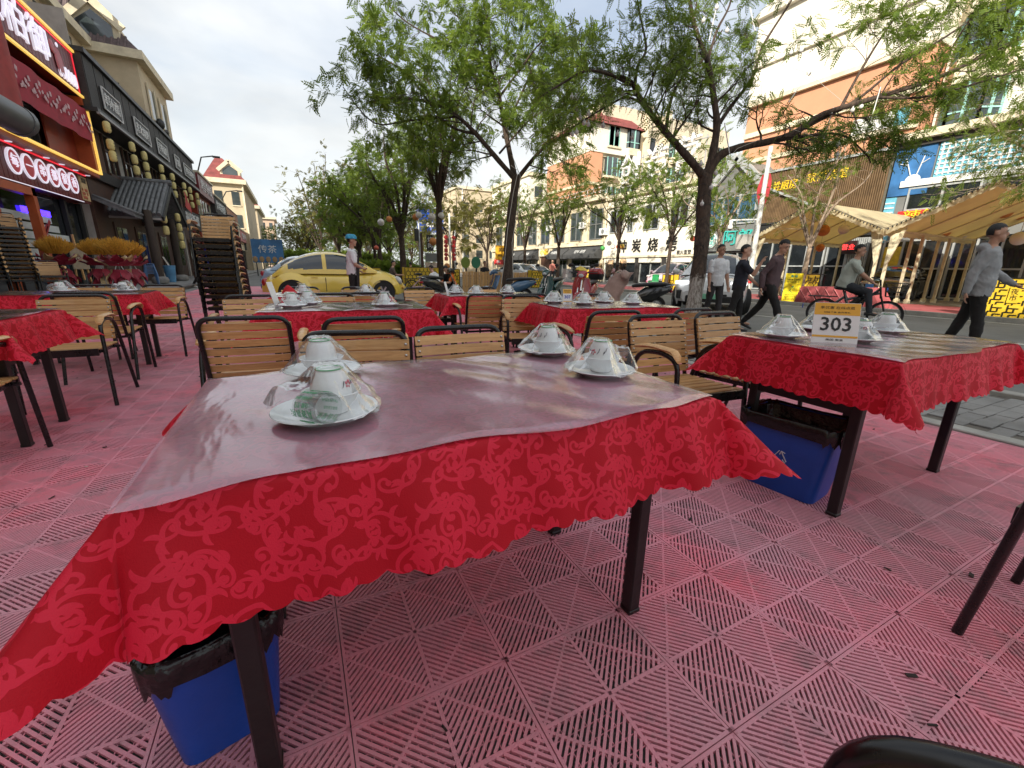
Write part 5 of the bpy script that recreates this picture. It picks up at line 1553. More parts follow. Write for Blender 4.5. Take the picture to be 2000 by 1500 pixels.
# air conditioners on brackets, drain pipes
for bld, spots in ((s4, ((25.3, 5.3), (28.3, 5.3), (32.1, 4.2))), (s5, ((35.4, 5.0), (41.6, 5.2), (47.4, 4.9)))):
    for y, z in spots:
        a = rbox('air_conditioner', m_whitesign, bld, y, y + .85, z, z + .58, .08, .42)
        m = MB(); m.lathe([(.21, 0), (.21, .012), (0, .012)], 18, (FX - .42, y + .34, z + .29), Matrix.Rotation(-PI / 2, 4, 'Y')); m.o('fan_grille', m_greyp, a, smooth=40)
for y, h in ((22.1, 7.1), (32.45, 7.3), (44.2, 7.3)):
    m = MB(); m.tube([(FX - .12, y, .1), (FX - .12, y, h)], .06, 8); m.o('drain_pipe', m_cream, s4 if y < 30 else s5)
for z in (7.6, 10.9, 13.6):
    for y in (9.6, 7.0): 
        a = rbox('air_conditioner', m_whitesign, ap, y - .9, y - .1, z - .3, z + .25, .05, .40, AX + 1.2)
# ================================================================== TREES
def bark_material(name, c0, c1, zpaint=None):
    m, n, l, p = _new(name)
    geo = n.new('ShaderNodeNewGeometry')
    mp = n.new('ShaderNodeMapping'); mp.inputs['Scale'].default_value = (1, 1, .22); l.new(geo.outputs['Position'], mp.inputs[0])
    nt = n.new('ShaderNodeTexNoise'); nt.inputs['Scale'].default_value = 26; nt.inputs['Detail'].default_value = 8; nt.inputs['Roughness'].default_value = .7; l.new(mp.outputs[0], nt.inputs['Vector'])
    r = n.new('ShaderNodeValToRGB'); r.color_ramp.elements[0].position = .35; r.color_ramp.elements[1].position = .68
    r.color_ramp.elements[0].color = (*c0, 1); r.color_ramp.elements[1].color = (*c1, 1); l.new(nt.outputs['Fac'], r.inputs[0])
    col = r.outputs[0]
    if zpaint:                                            # worn lime wash on the foot of the trunk
        sp = n.new('ShaderNodeSeparateXYZ'); l.new(geo.outputs['Position'], sp.inputs[0])
        n2 = n.new('ShaderNodeTexNoise'); n2.inputs['Scale'].default_value = 9; n2.inputs['Detail'].default_value = 6; l.new(geo.outputs['Position'], n2.inputs['Vector'])
        ad = n.new('ShaderNodeMath'); ad.operation = 'MULTIPLY_ADD'; ad.inputs[1].default_value = .55; l.new(n2.outputs['Fac'], ad.inputs[0]); l.new(sp.outputs[2], ad.inputs[2])
        mr = n.new('ShaderNodeMapRange'); mr.inputs[1].default_value = zpaint + .27; mr.inputs[2].default_value = zpaint + .33; mr.inputs[3].default_value = .88; mr.inputs[4].default_value = 0
        l.new(ad.outputs[0], mr.inputs[0])
        r2 = n.new('ShaderNodeValToRGB'); r2.color_ramp.elements[0].position = .40; r2.color_ramp.elements[0].color = (.16, .13, .105, 1); r2.color_ramp.elements[1].position = .56; r2.color_ramp.elements[1].color = (.46, .43, .39, 1)
        l.new(nt.outputs['Fac'], r2.inputs[0])
        mx_ = n.new('ShaderNodeMix'); mx_.data_type = 'RGBA'; l.new(mr.outputs[0], mx_.inputs[0]); l.new(col, mx_.inputs[6]); l.new(r2.outputs[0], mx_.inputs[7]); col = mx_.outputs[2]
    l.new(col, p.inputs['Base Color']); p.inputs['Roughness'].default_value = .9
    bp = n.new('ShaderNodeBump'); bp.inputs['Strength'].default_value = .8; bp.inputs['Distance'].default_value = .02; l.new(nt.outputs['Fac'], bp.inputs['Height']); l.new(bp.outputs[0], p.inputs['Normal'])
    return m
m_bark = bark_material('brown_bark', (.018, .012, .009), (.10, .068, .048))
m_barkp = bark_material('limewashed_bark', (.018, .012, .009), (.11, .072, .05), .95)
m_barkpale = bark_material('pale_bark', (.16, .11, .075), (.42, .33, .25))
def leaf_material(name, c0, c1, c2):
    m, n, l, p = _new(name)
    geo = n.new('ShaderNodeNewGeometry')
    nt = n.new('ShaderNodeTexNoise'); nt.inputs['Scale'].default_value = 1.6; nt.inputs['Detail'].default_value = 3; l.new(geo.outputs['Position'], nt.inputs['Vector'])
    wn_ = n.new('ShaderNodeTexNoise'); wn_.inputs['Scale'].default_value = 23; wn_.inputs['Detail'].default_value = 2; l.new(geo.outputs['Position'], wn_.inputs['Vector'])
    ad = n.new('ShaderNodeMath'); ad.operation = 'MULTIPLY_ADD'; ad.inputs[1].default_value = .6; l.new(wn_.outputs['Fac'], ad.inputs[0]); l.new(nt.outputs['Fac'], ad.inputs[2])
    r = n.new('ShaderNodeValToRGB'); r.color_ramp.elements.new(.8)
    for e, (ps, c) in zip(r.color_ramp.elements, ((.62, c0), (.82, c1), (1.0, c2))): e.position = ps; e.color = (*c, 1)
    l.new(ad.outputs[0], r.inputs[0]); l.new(r.outputs[0], p.inputs['Base Color'])
    p.inputs['Roughness'].default_value = .5; p.inputs['Specular IOR Level'].default_value = .35
    tr = n.new('ShaderNodeBsdfTranslucent')
    hs = n.new('ShaderNodeHueSaturation'); hs.inputs['Value'].default_value = 1.5; hs.inputs['Saturation'].default_value = 1.05; hs.inputs['Hue'].default_value = .488
    l.new(r.outputs[0], hs.inputs['Color']); l.new(hs.outputs[0], tr.inputs[0])
    ms = n.new('ShaderNodeMixShader'); ms.inputs[0].default_value = .50
    l.new(p.outputs[0], ms.inputs[1]); l.new(tr.outputs[0], ms.inputs[2]); l.new(ms.outputs[0], n['Material Output'].inputs[0])
    return m
m_leaf = leaf_material('locust_leaf', (.075, .125, .020), (.13, .20, .032), (.19, .26, .045))
m_leaf2 = leaf_material('bright_leaf', (.09, .145, .024), (.14, .205, .034), (.19, .25, .045))
m_leaf3 = leaf_material('olive_leaf', (.105, .105, .028), (.15, .145, .035), (.19, .18, .05))
def sprig_template(npair, L, ll, lw):
    v, f = [], []
    def leaf(x, y, a, l_, w):
        ca, sa = math.cos(a), math.sin(a)
        o = len(v)
        for u, t, z in ((0, 0, 0), (l_ * .45, w / 2, .12 * w), (l_, 0, -.25 * w), (l_ * .45, -w / 2, .12 * w)):
            v.append((x + u * ca - t * sa, y + u * sa + t * ca, z - .35 * x * x / max(L, .01)))
        f.append((o, o + 1, o + 2, o + 3))
    for k in range(npair):
        x = L * (.2 + .75 * k / npair)
        for s in (-1, 1): leaf(x, 0, s * rad(62 - 22 * k / npair), ll, lw)
    leaf(L * .95, 0, 0, ll, lw)
    return np.array(v), np.array(f)
SPR = {'fine': sprig_template(6, .21, .052, .023), 'mid': sprig_template(5, .30, .095, .048), 'coarse': sprig_template(4, .50, .21, .125)}
def leaves_mesh(name, pos, dirs, kind, mat, seed, smin=.75, smax=1.25):
    r = np.random.default_rng(seed)
    tv, tf = SPR[kind]
    n = len(pos)
    P = np.array(pos); X = np.array(dirs)
    X += r.normal(0, .35, X.shape); X[:, 2] -= .18
    X /= np.linalg.norm(X, axis=1)[:, None] + 1e-9
    U = np.tile(np.array([[0, 0, 1.0]]), (n, 1)) + r.normal(0, .45, (n, 3))
    Y = np.cross(U, X); Y /= np.linalg.norm(Y, axis=1)[:, None] + 1e-9
    Z = np.cross(X, Y)
    s = r.uniform(smin, smax, n)[:, None, None]
    V = P[:, None, :] + s * (tv[None, :, 0:1] * X[:, None, :] + tv[None, :, 1:2] * Y[:, None, :] + tv[None, :, 2:3] * Z[:, None, :])
    V = V.reshape(-1, 3).astype(np.float32)
    F = (tf[None] + (np.arange(n) * len(tv))[:, None, None]).reshape(-1, 4).astype(np.int32)
    me = bpy.data.meshes.new(name)
    me.vertices.add(len(V)); me.vertices.foreach_set('co', V.ravel())
    me.loops.add(F.size); me.loops.foreach_set('vertex_index', F.ravel())
    me.polygons.add(len(F)); me.polygons.foreach_set('loop_start', np.arange(len(F), dtype=np.int32) * 4)
    try: me.polygons.foreach_set('loop_total', np.full(len(F), 4, np.int32))
    except Exception: pass
    me.materials.append(mat); me.update(); me.validate()
    return me
class Tree:
    def __init__(s, seed):
        s.r = random.Random(seed); s.w = MB(); s.pos = []; s.dir = []
    def limb(s, pts, r0, r1, n=8):
        """a limb drawn along given points; returns its smoothed centre line"""
        pts = [Vector(p) for p in pts]
        out = []
        for i in range(len(pts) - 1):
            p0, p1, p2, p3 = pts[max(0, i - 1)], pts[i], pts[i + 1], pts[min(len(pts) - 1, i + 2)]
            for k in range(4):
                t = k / 4
                out.append(.5 * ((2 * p1) + (p2 - p0) * t + (2 * p0 - 5 * p1 + 4 * p2 - p3) * t * t + (3 * p1 - p0 - 3 * p2 + p3) * t ** 3))
        out.append(pts[-1])
        k = len(out)
        s.w.tube(out, [(r0 + (r1 - r0) * i / (k - 1)) * (1 + .07 * math.sin(i * 1.7)) for i in range(k)], n)
        return out
    def grow(s, p, d, L, r, lev, droop=.0, dens=1.0, leafgap=.085):
        rr = s.r
        n = 5
        pts = [Vector(p)]; d = Vector(d).normalized()
        for i in range(n):
            d = (d + Vector((rr.gauss(0, .16), rr.gauss(0, .16), rr.gauss(.03, .12) - droop))).normalized()
            pts.append(pts[-1] + d * (L / n))
        s.w.tube(pts, [max(.0025, r * (1 - .75 * i / n)) for i in range(n + 1)], 5 if r > .012 else 3, cap=False)
        if lev > 0:
            for k in range(int((3 if lev > 1 else 4) * dens + rr.random())):
                f = rr.uniform(.25, 1.0); i = min(n - 1, int(f * n))
                q = pts[i].lerp(pts[i + 1], f * n - i)
                t = (pts[i + 1] - pts[i]).normalized()
                side = t.orthogonal().normalized(); side.rotate(Matrix.Rotation(rr.uniform(0, 6.28), 3, t))
                side.z = side.z * .7 + .08
                s.grow(q, (t * .75 + side * rr.uniform(.55, 1.0)), L * rr.uniform(.45, .68), r * .52, lev - 1, droop, dens, leafgap)
        if lev <= 1:
            m = int(L / leafgap)
            for k in range(m):
                f = (k + rr.random()) / m
                if lev == 1 and f < .5: continue
                i = min(n - 1, int(f * n)); q = pts[i].lerp(pts[i + 1], f * n - i)
                t = (pts[i + 1] - pts[i]).normalized()
                side = t.orthogonal().normalized(); side.rotate(Matrix.Rotation(rr.uniform(0, 6.28), 3, t))
                s.pos.append(q); s.dir.append(t * .5 + side * .8)
    def clothe(s, line, r0, r1, count, L, lev=2, start=.25, droop=.0, up=.25, dens=1.0, leafgap=.085):
        """side branches along a limb"""
        rr = s.r; n = len(line)
        for k in range(count):
            f = start + (1 - start) * (k + rr.random()) / count
            i = min(n - 2, int(f * (n - 1)))
            t = (line[i + 1] - line[i]).normalized()
            side = t.orthogonal().normalized(); side.rotate(Matrix.Rotation(rr.uniform(0, 6.28), 3, t))
            side.z += up
            s.grow(line[i], t * .5 + side, L * rr.uniform(.6, 1.15) * (1.1 - .35 * f), (r0 + (r1 - r0) * f) * .38, lev, droop, dens, leafgap)
    def done(s, label, kind, bark, leaf, group, seed, cat='tree', base=(0, 0, 0), names=('tree', 'trunk', 'crown')):
        t = thing(names[0], label, cat, base, 0, group)
        off = Vector(base)
        s.w.v = [tuple(Vector(q) - off) for q in s.w.v]
        s.w.o(names[1], bark, t, smooth=60)
        me = leaves_mesh(names[2], [tuple(Vector(q) - off) for q in s.pos], [tuple(q) for q in s.dir], kind, leaf, seed)
        o = link(names[2], me, t); o['kind'] = 'stuff'
        return t
G_T = 'street trees along the near pavement'
# -- the big tree beside the pavement
t0 = Tree(3)
D = 8.25
def px(l, d0=None, d1=None):
    d0 = D if d0 is None else d0
    d1 = d0 if d1 is None else d1
    return [gd(u, v, d0 + (d1 - d0) * i / max(1, len(l) - 1)) for i, (u, v) in enumerate(l)]
tr_ = [Vector((6.72, 5.62, -.1))] + px([(1352, 615), (1362, 545), (1371, 470), (1374, 400), (1378, 345)])
t0.limb(tr_, .150, .128, 14); TRUNK = list(tr_)
t0.w.tube([Vector((6.72, 5.62, -.05)), Vector((6.73, 5.62, .25))], [.21, .145], 14)
fk = (1378, 350)
limbs = [
    (px([fk, (1350, 315), (1300, 258), (1255, 200), (1232, 160), (1205, 148)], D, 7.6), .085, .03, 13, 1.0),
    (px([(1232, 165), (1180, 142), (1140, 140), (1095, 165), (1050, 192)], 7.7, 7.2), .032, .012, 9, .8),
    (px([(1258, 205), (1225, 190), (1190, 205), (1140, 235), (1110, 255)], 7.8, 7.6), .026, .010, 8, .7),
    (px([(1240, 170), (1245, 130), (1262, 95), (1250, 30), (1240, -30)], 7.7, 7.6), .03, .012, 10, .9),
    (px([(1300, 258), (1312, 190), (1340, 142), (1372, 118), (1410, 60)], D, 8.8), .035, .014, 9, .8),
    (px([fk, (1392, 300), (1400, 245), (1394, 190), (1382, 120), (1358, 55), (1342, -30)], D, 8.0), .085, .03, 12, .95),
    (px([(1402, 245), (1430, 205), (1470, 150), (1490, 90), (1540, 10), (1580, -60)], D, 8.4), .04, .014, 8, .9),
    (px([(1382, 120), (1400, 60), (1425, 10), (1440, -60)], 8.1, 8.4), .03, .012, 6, .8),
    (px([fk, (1405, 305), (1445, 288), (1500, 277), (1555, 258), (1610, 222), (1720, 188), (1830, 152), (1950, 95), (2080, 40)], D, 7.5), .085, .022, 18, 1.1),
    (px([(1500, 280), (1560, 268), (1640, 262), (1690, 300), (1700, 318)], 8.0, 7.8), .03, .010, 7, .6),
    (px([(1560, 256), (1600, 235), (1680, 190), (1760, 125), (1850, 70), (1920, 20)], 7.9, 7.9), .035, .012, 9, .9),
    (px([(1640, 215), (1680, 140), (1730, 60), (1790, -20)], 7.8, 8.2), .03, .010, 8, .9),
    (px([(1720, 190), (1800, 190), (1900, 165), (2010, 130)], 7.6, 7.0), .025, .010, 9, .8),
    (px([(1690, 262), (1730, 285), (1760, 300)], 7.8, 7.7), .014, .007, 4, .5),
    (px([(1830, 152), (1880, 60), (1950, -20)], 7.5, 7.7), .022, .009, 9, .9),
]
for k, (l_, r0, r1, c, L) in enumerate(limbs):
    ln = t0.limb(l_, r0, r1, 8)
    t0.clothe(ln, r0, r1, int(c * 1.25), L * .85, 2, .30, .02, .12, 1.0, .070)
t0.done('big dark locust tree with a limewashed trunk, leaning over the pavement', 'fine', m_barkp, m_leaf, G_T, 1, base=(6.72, 5.62, 0))
# -- second tree, trunk wound with cord
t1 = Tree(9); D = 15.1
bp_ = gx(992, 590, 6.9); bp_ = Vector((6.9, 13.95, 0))
tr_ = [bp_ - Vector((0, 0, .1))] + px([(991, 560), (994, 480), (1000, 410), (1008, 350)])
t1.limb(tr_, .20, .15, 12)
for l_, r0, r1, c, L in (
    (px([(1008, 352), (975, 315), (930, 262), (890, 225), (840, 200), (780, 192), (720, 200)], D, 14.0), .10, .03, 16, 1.7),
    (px([(1006, 350), (990, 270), (975, 190), (958, 130), (955, 60), (940, -20)], D, 15.6), .11, .03, 16, 1.7),
    (px([(975, 190), (950, 120), (930, 70), (880, 20)], 15.4, 15), .05, .02, 10, 1.4),
    (px([(1010, 350), (1060, 290), (1110, 262), (1150, 255)], D, 14.0), .08, .025, 12, 1.4),
    (px([(985, 255), (1020, 180), (1050, 110), (1080, 30)], 15.3, 16), .05, .02, 12, 1.6),
    (px([(930, 262), (870, 240), (800, 150), (740, 110), (690, 90)], 14.8, 14.5), .05, .015, 13, 1.5),
    (px([(890, 228), (800, 235), (730, 240), (670, 170)], 14.6, 13.6), .04, .014, 11, 1.4),
    (px([(975, 190), (1020, 130), (1060, 80), (1130, 40)], 15.4, 14.4), .045, .015, 11, 1.5),
    (px([(975, 300), (1010, 260), (1040, 230), (1090, 200)], 15.2, 13.8), .04, .015, 10, 1.3),
    (px([(958, 130), (860, 80), (790, 40), (740, -10)], 15.5, 15.2), .04, .014, 11, 1.5)):
    ln = t1.limb(l_, r0, r1, 7)
    t1.clothe(ln, r0, r1, int(c * 1.25), L, 2, .2, .02, .12, 1.0, .12)
t1.done('tall locust tree whose trunk is wound with pale cord, behind the scooters', 'mid', m_bark, m_leaf, G_T, 2, base=tuple(bp_))
# -- generic street trees
def make_tree(seed, label, base, hf, spread, height, r, kind, bark, leaf, group, nl=6, gap=.16, dens=1.0, lean=(0, 0), pale=False):
    t = Tree(seed); rr = t.r
    b_ = Vector(base); top = b_ + Vector((lean[0], lean[1], hf))
    t.limb([b_ - Vector((0, 0, .1)), b_ + Vector((lean[0] * .3 + rr.uniform(-.04, .04), lean[1] * .3, hf * .5)), top], r, r * .8, 10)
    for k in range(nl):
        a = 2 * PI * (k + rr.uniform(-.3, .3)) / nl
        up = 1.0 if k == 0 else rr.uniform(.45, .95)
        h = (height - hf) * up; s_ = spread * (1.15 - .75 * up) * rr.uniform(.8, 1.15)
        e = top + Vector((math.cos(a) * s_, math.sin(a) * s_, h))
        m1 = top.lerp(e, .35) + Vector((rr.uniform(-.2, .2), rr.uniform(-.2, .2), .12 * h)); m2 = top.lerp(e, .7) + Vector((rr.uniform(-.25, .25), rr.uniform(-.25, .25), .05 * h))
        ln = t.limb([top, m1, m2, e], r * .55, r * .12, 6)
        t.clothe(ln, r * .45, r * .12, int(9 * dens), spread * .52, 2, .15, .015, .1, dens, gap)
    return t.done(label, kind, bark, leaf, group, seed, base=tuple(base))
make_tree(21, 'locust tree with a forked trunk beside the road sign, third of the near row', (6.9, 22.0, 0), 4.1, 2.9, 9.2, .20, 'mid', m_bark, m_leaf2, G_T, 7, .14, 1.0)
make_tree(22, 'locust tree with a dark V shaped fork left of the road sign', (6.6, 29.5, 0), 2.9, 3.8, 9.4, .23, 'mid', m_bark, m_leaf, G_T, 8, .19, 1.0)
make_tree(23, 'bushy tree in the near row left of the forked tree', (6.6, 38, 0), 2.6, 4.4, 10.4, .22, 'coarse', m_bark, m_leaf2, G_T, 8, .34, .95)
make_tree(24, 'rounded green tree further along the near row', (6.3, 48, 0), 2.6, 4.8, 10.5, .24, 'coarse', m_bark, m_leaf, G_T, 8, .36, .95)
make_tree(25, 'olive tinted tree further along the near row', (5.4, 60, 0), 2.8, 5.0, 13.0, .24, 'coarse', m_bark, m_leaf3, G_T, 8, .40, .9)
make_tree(26, 'sparse tall tree at the left end of the near row against the sky', (4.0, 72, 0), 3, 5.2, 16.5, .25, 'coarse', m_bark, m_leaf3, G_T, 7, .55, .75)
make_tree(27, 'low dense tree at the end of the street by the blue hoarding', (2.2, 84, 0), 2, 5.4, 9.0, .25, 'coarse', m_bark, m_leaf3, G_T, 8, .42, .9)
G_F = 'young trees along the far kerb'
make_tree(31, 'slim pale trunked tree in front of the cream gazebos', (16.55, 9.2, .06), 1.9, 2.1, 5.9, .095, 'fine', m_barkpale, m_leaf2, G_F, 5, .12, .85)
make_tree(32, 'young tree at the far kerb left of the camera mast', (16.5, 12.9, .06), 2.4, 2.2, 5.8, .08, 'mid', m_barkpale, m_leaf2, G_F, 5, .16, .8)
make_tree(33, 'young tree in front of the left end of the white restaurant', (16.5, 19.4, .06), 2.6, 2.6, 6.4, .10, 'mid', m_bark, m_leaf2, G_F, 6, .18, .9)
make_tree(34, 'young tree with a V shaped fork in front of the charcoal awnings', (16.5, 25.6, .06), 2.5, 3.2, 7.2, .14, 'mid', m_bark, m_leaf2, G_F, 6, .2, .9)
make_tree(35, 'leafy tree before the cream shop row', (16.5, 30.5, .06), 2.5, 3.2, 7.4, .14, 'mid', m_bark, m_leaf, G_F, 6, .22, .9)
make_tree(36, 'tree at the far kerb beside the yellow box sign', (16.5, 38, .06), 2.3, 3.6, 7.8, .14, 'coarse', m_bark, m_leaf3, G_F, 6, .36, .9)
make_tree(37, 'tree at the far kerb deep in the street', (16.2, 47, .06), 2.5, 4.4, 10.0, .16, 'coarse', m_bark, m_leaf3, G_F, 7, .4, .9)
make_tree(38, 'tree before the blue shop at the right edge of the picture', (16.3, 3.1, .06), 2.4, 3.0, 6.4, .11, 'fine', m_barkpale, m_leaf2, G_F, 8, .085, 1.1)
make_tree(39, 'young tree behind the red awning figures, right of the big trunk', (16.5, 15.6, .06), 2.4, 2.6, 6.2, .10, 'mid', m_bark, m_leaf2, G_F, 6, .18, .9)
for k, (x, y, h, lf, lab) in enumerate(((12.5, 64, 10.5, m_leaf3, 'olive tree in the middle of the street view, left of the lamp mast'), (9, 76, 12, m_leaf3, 'pale olive tree far behind the road sign'), (20, 74, 12, m_leaf, 'dark green tree far behind the white cars'), (14, 92, 13, m_leaf2, 'bright tree closing the street far away'), (4, 104, 14, m_leaf, 'dark tree far away behind the yellow car'), (24, 98, 14, m_leaf3, 'olive tree far away at the right of the street'), (8.5, 52, 9.5, m_leaf2, 'light green tree behind the small menu kiosk'))):
    make_tree(50 + k, lab, (x, y, 0), 2.8, 5.2, h, .22, 'coarse', m_bark, lf, 'trees deep in the street', 7, .46, .9)
# -- lights hung in the trees
m_bulb = M('frosted_ball_lamp', (.62, .61, .59), .5, var=.05)
m_cord = M('pale_cord', (.5, .47, .42), .8)
ls = thing('ball_light_string', 'string of frosted ball lamps through the crown of the big tree', 'string lights')
bul = MB(); bul.ell((0, 0, 0), (.038, .038, .042), 12, 8); bul.tube([(0, 0, .035), (0, 0, .07)], .012, 6); me_bulb = bul.mesh('bulb', m_bulb, 60)
for u, v, d in ((1400, 15, 8), (1374, 40, 8), (1420, 60, 8.2), (1335, 85, 8.4), (1302, 130, 8), (1270, 163, 7.9), (1240, 180, 7.8), (1216, 183, 7.7), (1194, 172, 7.7), (1178, 155, 7.6), (1126, 192, 7.5), (1117, 190, 7.5), (1126, 213, 7.5), (1150, 222, 7.6), (1133, 230, 7.6), (1149, 243, 7.6), (1178, 245, 7.7), (1141, 240, 7.6), (1118, 262, 7.6), (1126, 258, 7.6), (1206, 262, 7.7), (1235, 268, 7.9), (1369, 320, 8.0), (1398, 338, 8.0), (1389, 366, 8.0), (1371, 398, 8.0), (1565, 98, 7.9), (1545, 103, 7.9), (1580, 143, 7.9), (1665, 215, 7.8), (1682, 208, 7.8), (1637, 282, 7.8), (1635, 303, 7.8), (1494, 117, 8.2)):
    link('bulb', me_bulb, ls, gd(u, v, d))
def hang(l, d, r=.004):
    m = MB(); m.tube(px(l, d), r, 4); m.o('cable', m_cord, ls)
for l in ([(1345, 30), (1374, 40), (1335, 85), (1302, 130), (1270, 163), (1240, 180), (1194, 172), (1126, 192), (1133, 230), (1178, 245)], [(1398, 338), (1440, 290), (1540, 250), (1637, 282), (1665, 215), (1580, 143), (1494, 117)]): hang(l, 7.85)
tl = thing('tube_light_set', 'thin white tube lights dangling among the branches of the big tree', 'string lights')
for a, b_, d in (((1398, 20), (1385, 80), 8), ((1362, 70), (1360, 135), 8), ((1340, 160), (1330, 205), 7.9), ((1345, 160), (1346, 205), 7.9), ((1600, 115), (1540, 200), 7.8), ((1628, 210), (1608, 275), 7.8), ((1720, 170), (1688, 280), 7.7), ((1465, 15), (1475, 60), 8), ((1415, 240), (1425, 300), 8), ((1210, 40), (1212, 85), 8)):
    m = MB(); m.tube(px([a, b_], d), .009, 6); m.o('tube_light', m_bulb, tl)
cw = thing('trunk_cord', 'pale cord wound up the trunk of the tree behind the scooters', 'cord')
for l in ([(975, 585), (985, 520), (992, 450), (1003, 380), (1012, 340), (998, 330)], [(1003, 560), (1000, 480), (1012, 410), (1016, 350), (1000, 310)]):
    m = MB(); m.tube([p - Vector(RM[2]) * .24 for p in px(l, 15.1)], .012, 5); m.o('cord', m_cord, cw)
wr = MB()
for k in range(9):
    z = 1.35 + k * .19; c = next((a.lerp(b_, (z - a.z) / (b_.z - a.z)) for a, b_ in zip(TRUNK, TRUNK[1:]) if a.z <= z <= b_.z), TRUNK[-1])
    wr.tube([c + Vector((.142 * math.cos(a), .142 * math.sin(a), .05 * math.sin(2 * a + k))) for a in [2 * PI * j / 14 for j in range(15)]], .0045, 4)
tag(wr.o('wire_winding', M('dark_wire', (.03, .03, .03), .5)), 'thin light cables wound round the trunk of the big tree', 'cable')
m_ball_w = M('white_ball_lantern', (.70, .69, .66), .7, var=.06); m_ball_o = M('orange_ball_lantern', (.55, .22, .06), .7, var=.15); m_ball_g = M('green_ball_lantern', (.10, .5, .12), .6); m_ball_r = M('red_ball_lantern', (.6, .12, .07), .6); m_ball_y = M('yellow_ball_lantern', (.7, .5, .08), .6)
def ball(label, u, v, dep, r, mat, grp):
    t = thing('ball_lantern', label, 'lantern', gd(u, v, dep), 0, grp)
    m = MB(); m.lathe([(r * math.cos(-PI / 2 + PI * i / 16) * (1 + .012 * (i % 2)), r * math.sin(-PI / 2 + PI * i / 16)) for i in range(17)], 18); m.o('paper_shade', mat, t, smooth=50)
    m = MB(); m.tube([(0, 0, r * .95), (0, 0, r * 1.2 + .35)], .008, 4); m.o('hanging_cord', m_cord, t)
g1 = 'ball lanterns hung between the near trees'
for a in (('white ball lantern left of the V forked tree', 744, 434, 24, .19, m_ball_w), ('orange ball lantern left of the V forked tree', 760, 428, 24.5, .17, m_ball_o), ('orange ball lantern at the left edge of the road sign', 812, 424, 23, .18, m_ball_o), ('cream ball lantern at the left edge of the road sign', 818, 420, 22.5, .17, m_ball_w), ('grey ball lantern in front of the road sign', 843, 424, 22.6, .20, m_ball_w), ('white ball lantern in front of the forked trunk by the road sign', 861, 421, 21.2, .17, m_ball_w), ('large tan ball lantern below the road sign', 846, 472, 26, .24, m_ball_o), ('small red ball lantern behind the cook', 735, 484, 32, .18, m_ball_r), ('tan ball lantern above the seated pair', 873, 520, 24, .17, m_ball_o)): ball(*a, g1)
g2 = 'ball lanterns before the charcoal awnings'
for a in (('green ball lantern before the charcoal awning', 1177, 485, 25, .14, m_ball_g), ('grey ball lantern hung from the young tree crown', 1190, 475, 25, .14, m_ball_w), ('white ball lantern beside the green one', 1197, 482, 25, .14, m_ball_w), ('red ball lantern next to the white restaurant sign', 1208, 482, 25, .14, m_ball_r), ('yellow ball lantern next to the white restaurant sign', 1215, 481, 25, .14, m_ball_y), ('small white ball lantern in front of the cream pilaster', 1036, 464, 27, .11, m_ball_w), ('red ball lantern right of the white restaurant sign', 1353, 466, 20, .13, m_ball_r)): ball(*a, g2)
# ================================================================== VEHICLES
m_tyre = M('tyre_rubber', (.015, .015, .016), .75, var=.2)
m_rim = M('alloy_rim', (.45, .46, .47), .3, metal=.9)
m_carglass = M('car_window_glass', (.025, .032, .036), .04, var=.3, vs=1.0, spec=1.0, rvar=.02)
m_blackpl = M('black_plastic', (.018, .018, .019), .5, var=.2)
m_lampglass = M('headlamp_glass', (.55, .56, .56), .08, var=.15, vs=6, spec=.9, coat=.6)
m_chrome = M('chrome', (.6, .6, .6), .12, metal=1.0, var=.1)
m_redlamp = M('tail_lamp_red', (.35, .01, .012), .15, coat=.5)
def paint(name, col): return M(name, col, .22, var=.05, vs=1.5, coat=.8, spec=.5, rvar=.06)
def lerp_tab(tab, x):
    for (a, va), (b_, vb) in zip(tab, tab[1:]):
        if x <= b_:
            t = 0 if b_ == a else max(0, min(1, (x - a) / (b_ - a))); t = t * t * (3 - 2 * t) if len(tab) < 5 else t
            return va + (vb - va) * t
    return tab[-1][1]
def cr_tab(tab, x):
    """smooth curve through a table"""
    n = len(tab)
    if x <= tab[0][0]: return tab[0][1]
    if x >= tab[-1][0]: return tab[-1][1]
    for i in range(n - 1):
        x0, y0 = tab[i]; x1, y1 = tab[i + 1]
        if x <= x1:
            h = x1 - x0; t = (x - x0) / h
            m0 = (tab[i + 1][1] - tab[i - 1][1]) / (tab[i + 1][0] - tab[i - 1][0]) if i > 0 else (y1 - y0) / h
            m1 = (tab[i + 2][1] - y0) / (tab[i + 2][0] - x0) if i < n - 2 else (y1 - y0) / h
            return (2 * t ** 3 - 3 * t * t + 1) * y0 + (t ** 3 - 2 * t * t + t) * h * m0 + (-2 * t ** 3 + 3 * t * t) * y1 + (t ** 3 - t * t) * h * m1
_wh = MB(); mt90 = Matrix.Rotation(PI / 2, 4, 'X')
_wh.lathe([(.19, -.09), (.26, -.10), (.305, -.085), (.318, -.05), (.318, .05), (.305, .085), (.26, .10), (.19, .09)], 32, mtx=mt90); me_tyre = _wh.mesh('tyre', m_tyre, 40)
_wh = MB(); _wh.lathe([(.205, -.085), (.20, -.06), (.19, .0), (.20, .085), (.205, .085)], 28, mtx=mt90)
for k in range(7):
    a = 2 * PI * k / 7
    for sg in (-1, 1): _wh.bar((.03 * math.cos(a), sg * .07, .03 * math.sin(a)), (.195 * math.cos(a + .1), sg * .078, .195 * math.sin(a + .1)), .045, .02, (0, 1, 0))
for sg in (-1, 1): _wh.lathe([(0, .085), (.045, .083), (.05, .07)], 14, mtx=Matrix.Rotation(-sg * PI / 2, 4, 'X'))
me_rim_ = _wh.mesh('rim', m_rim, 40)
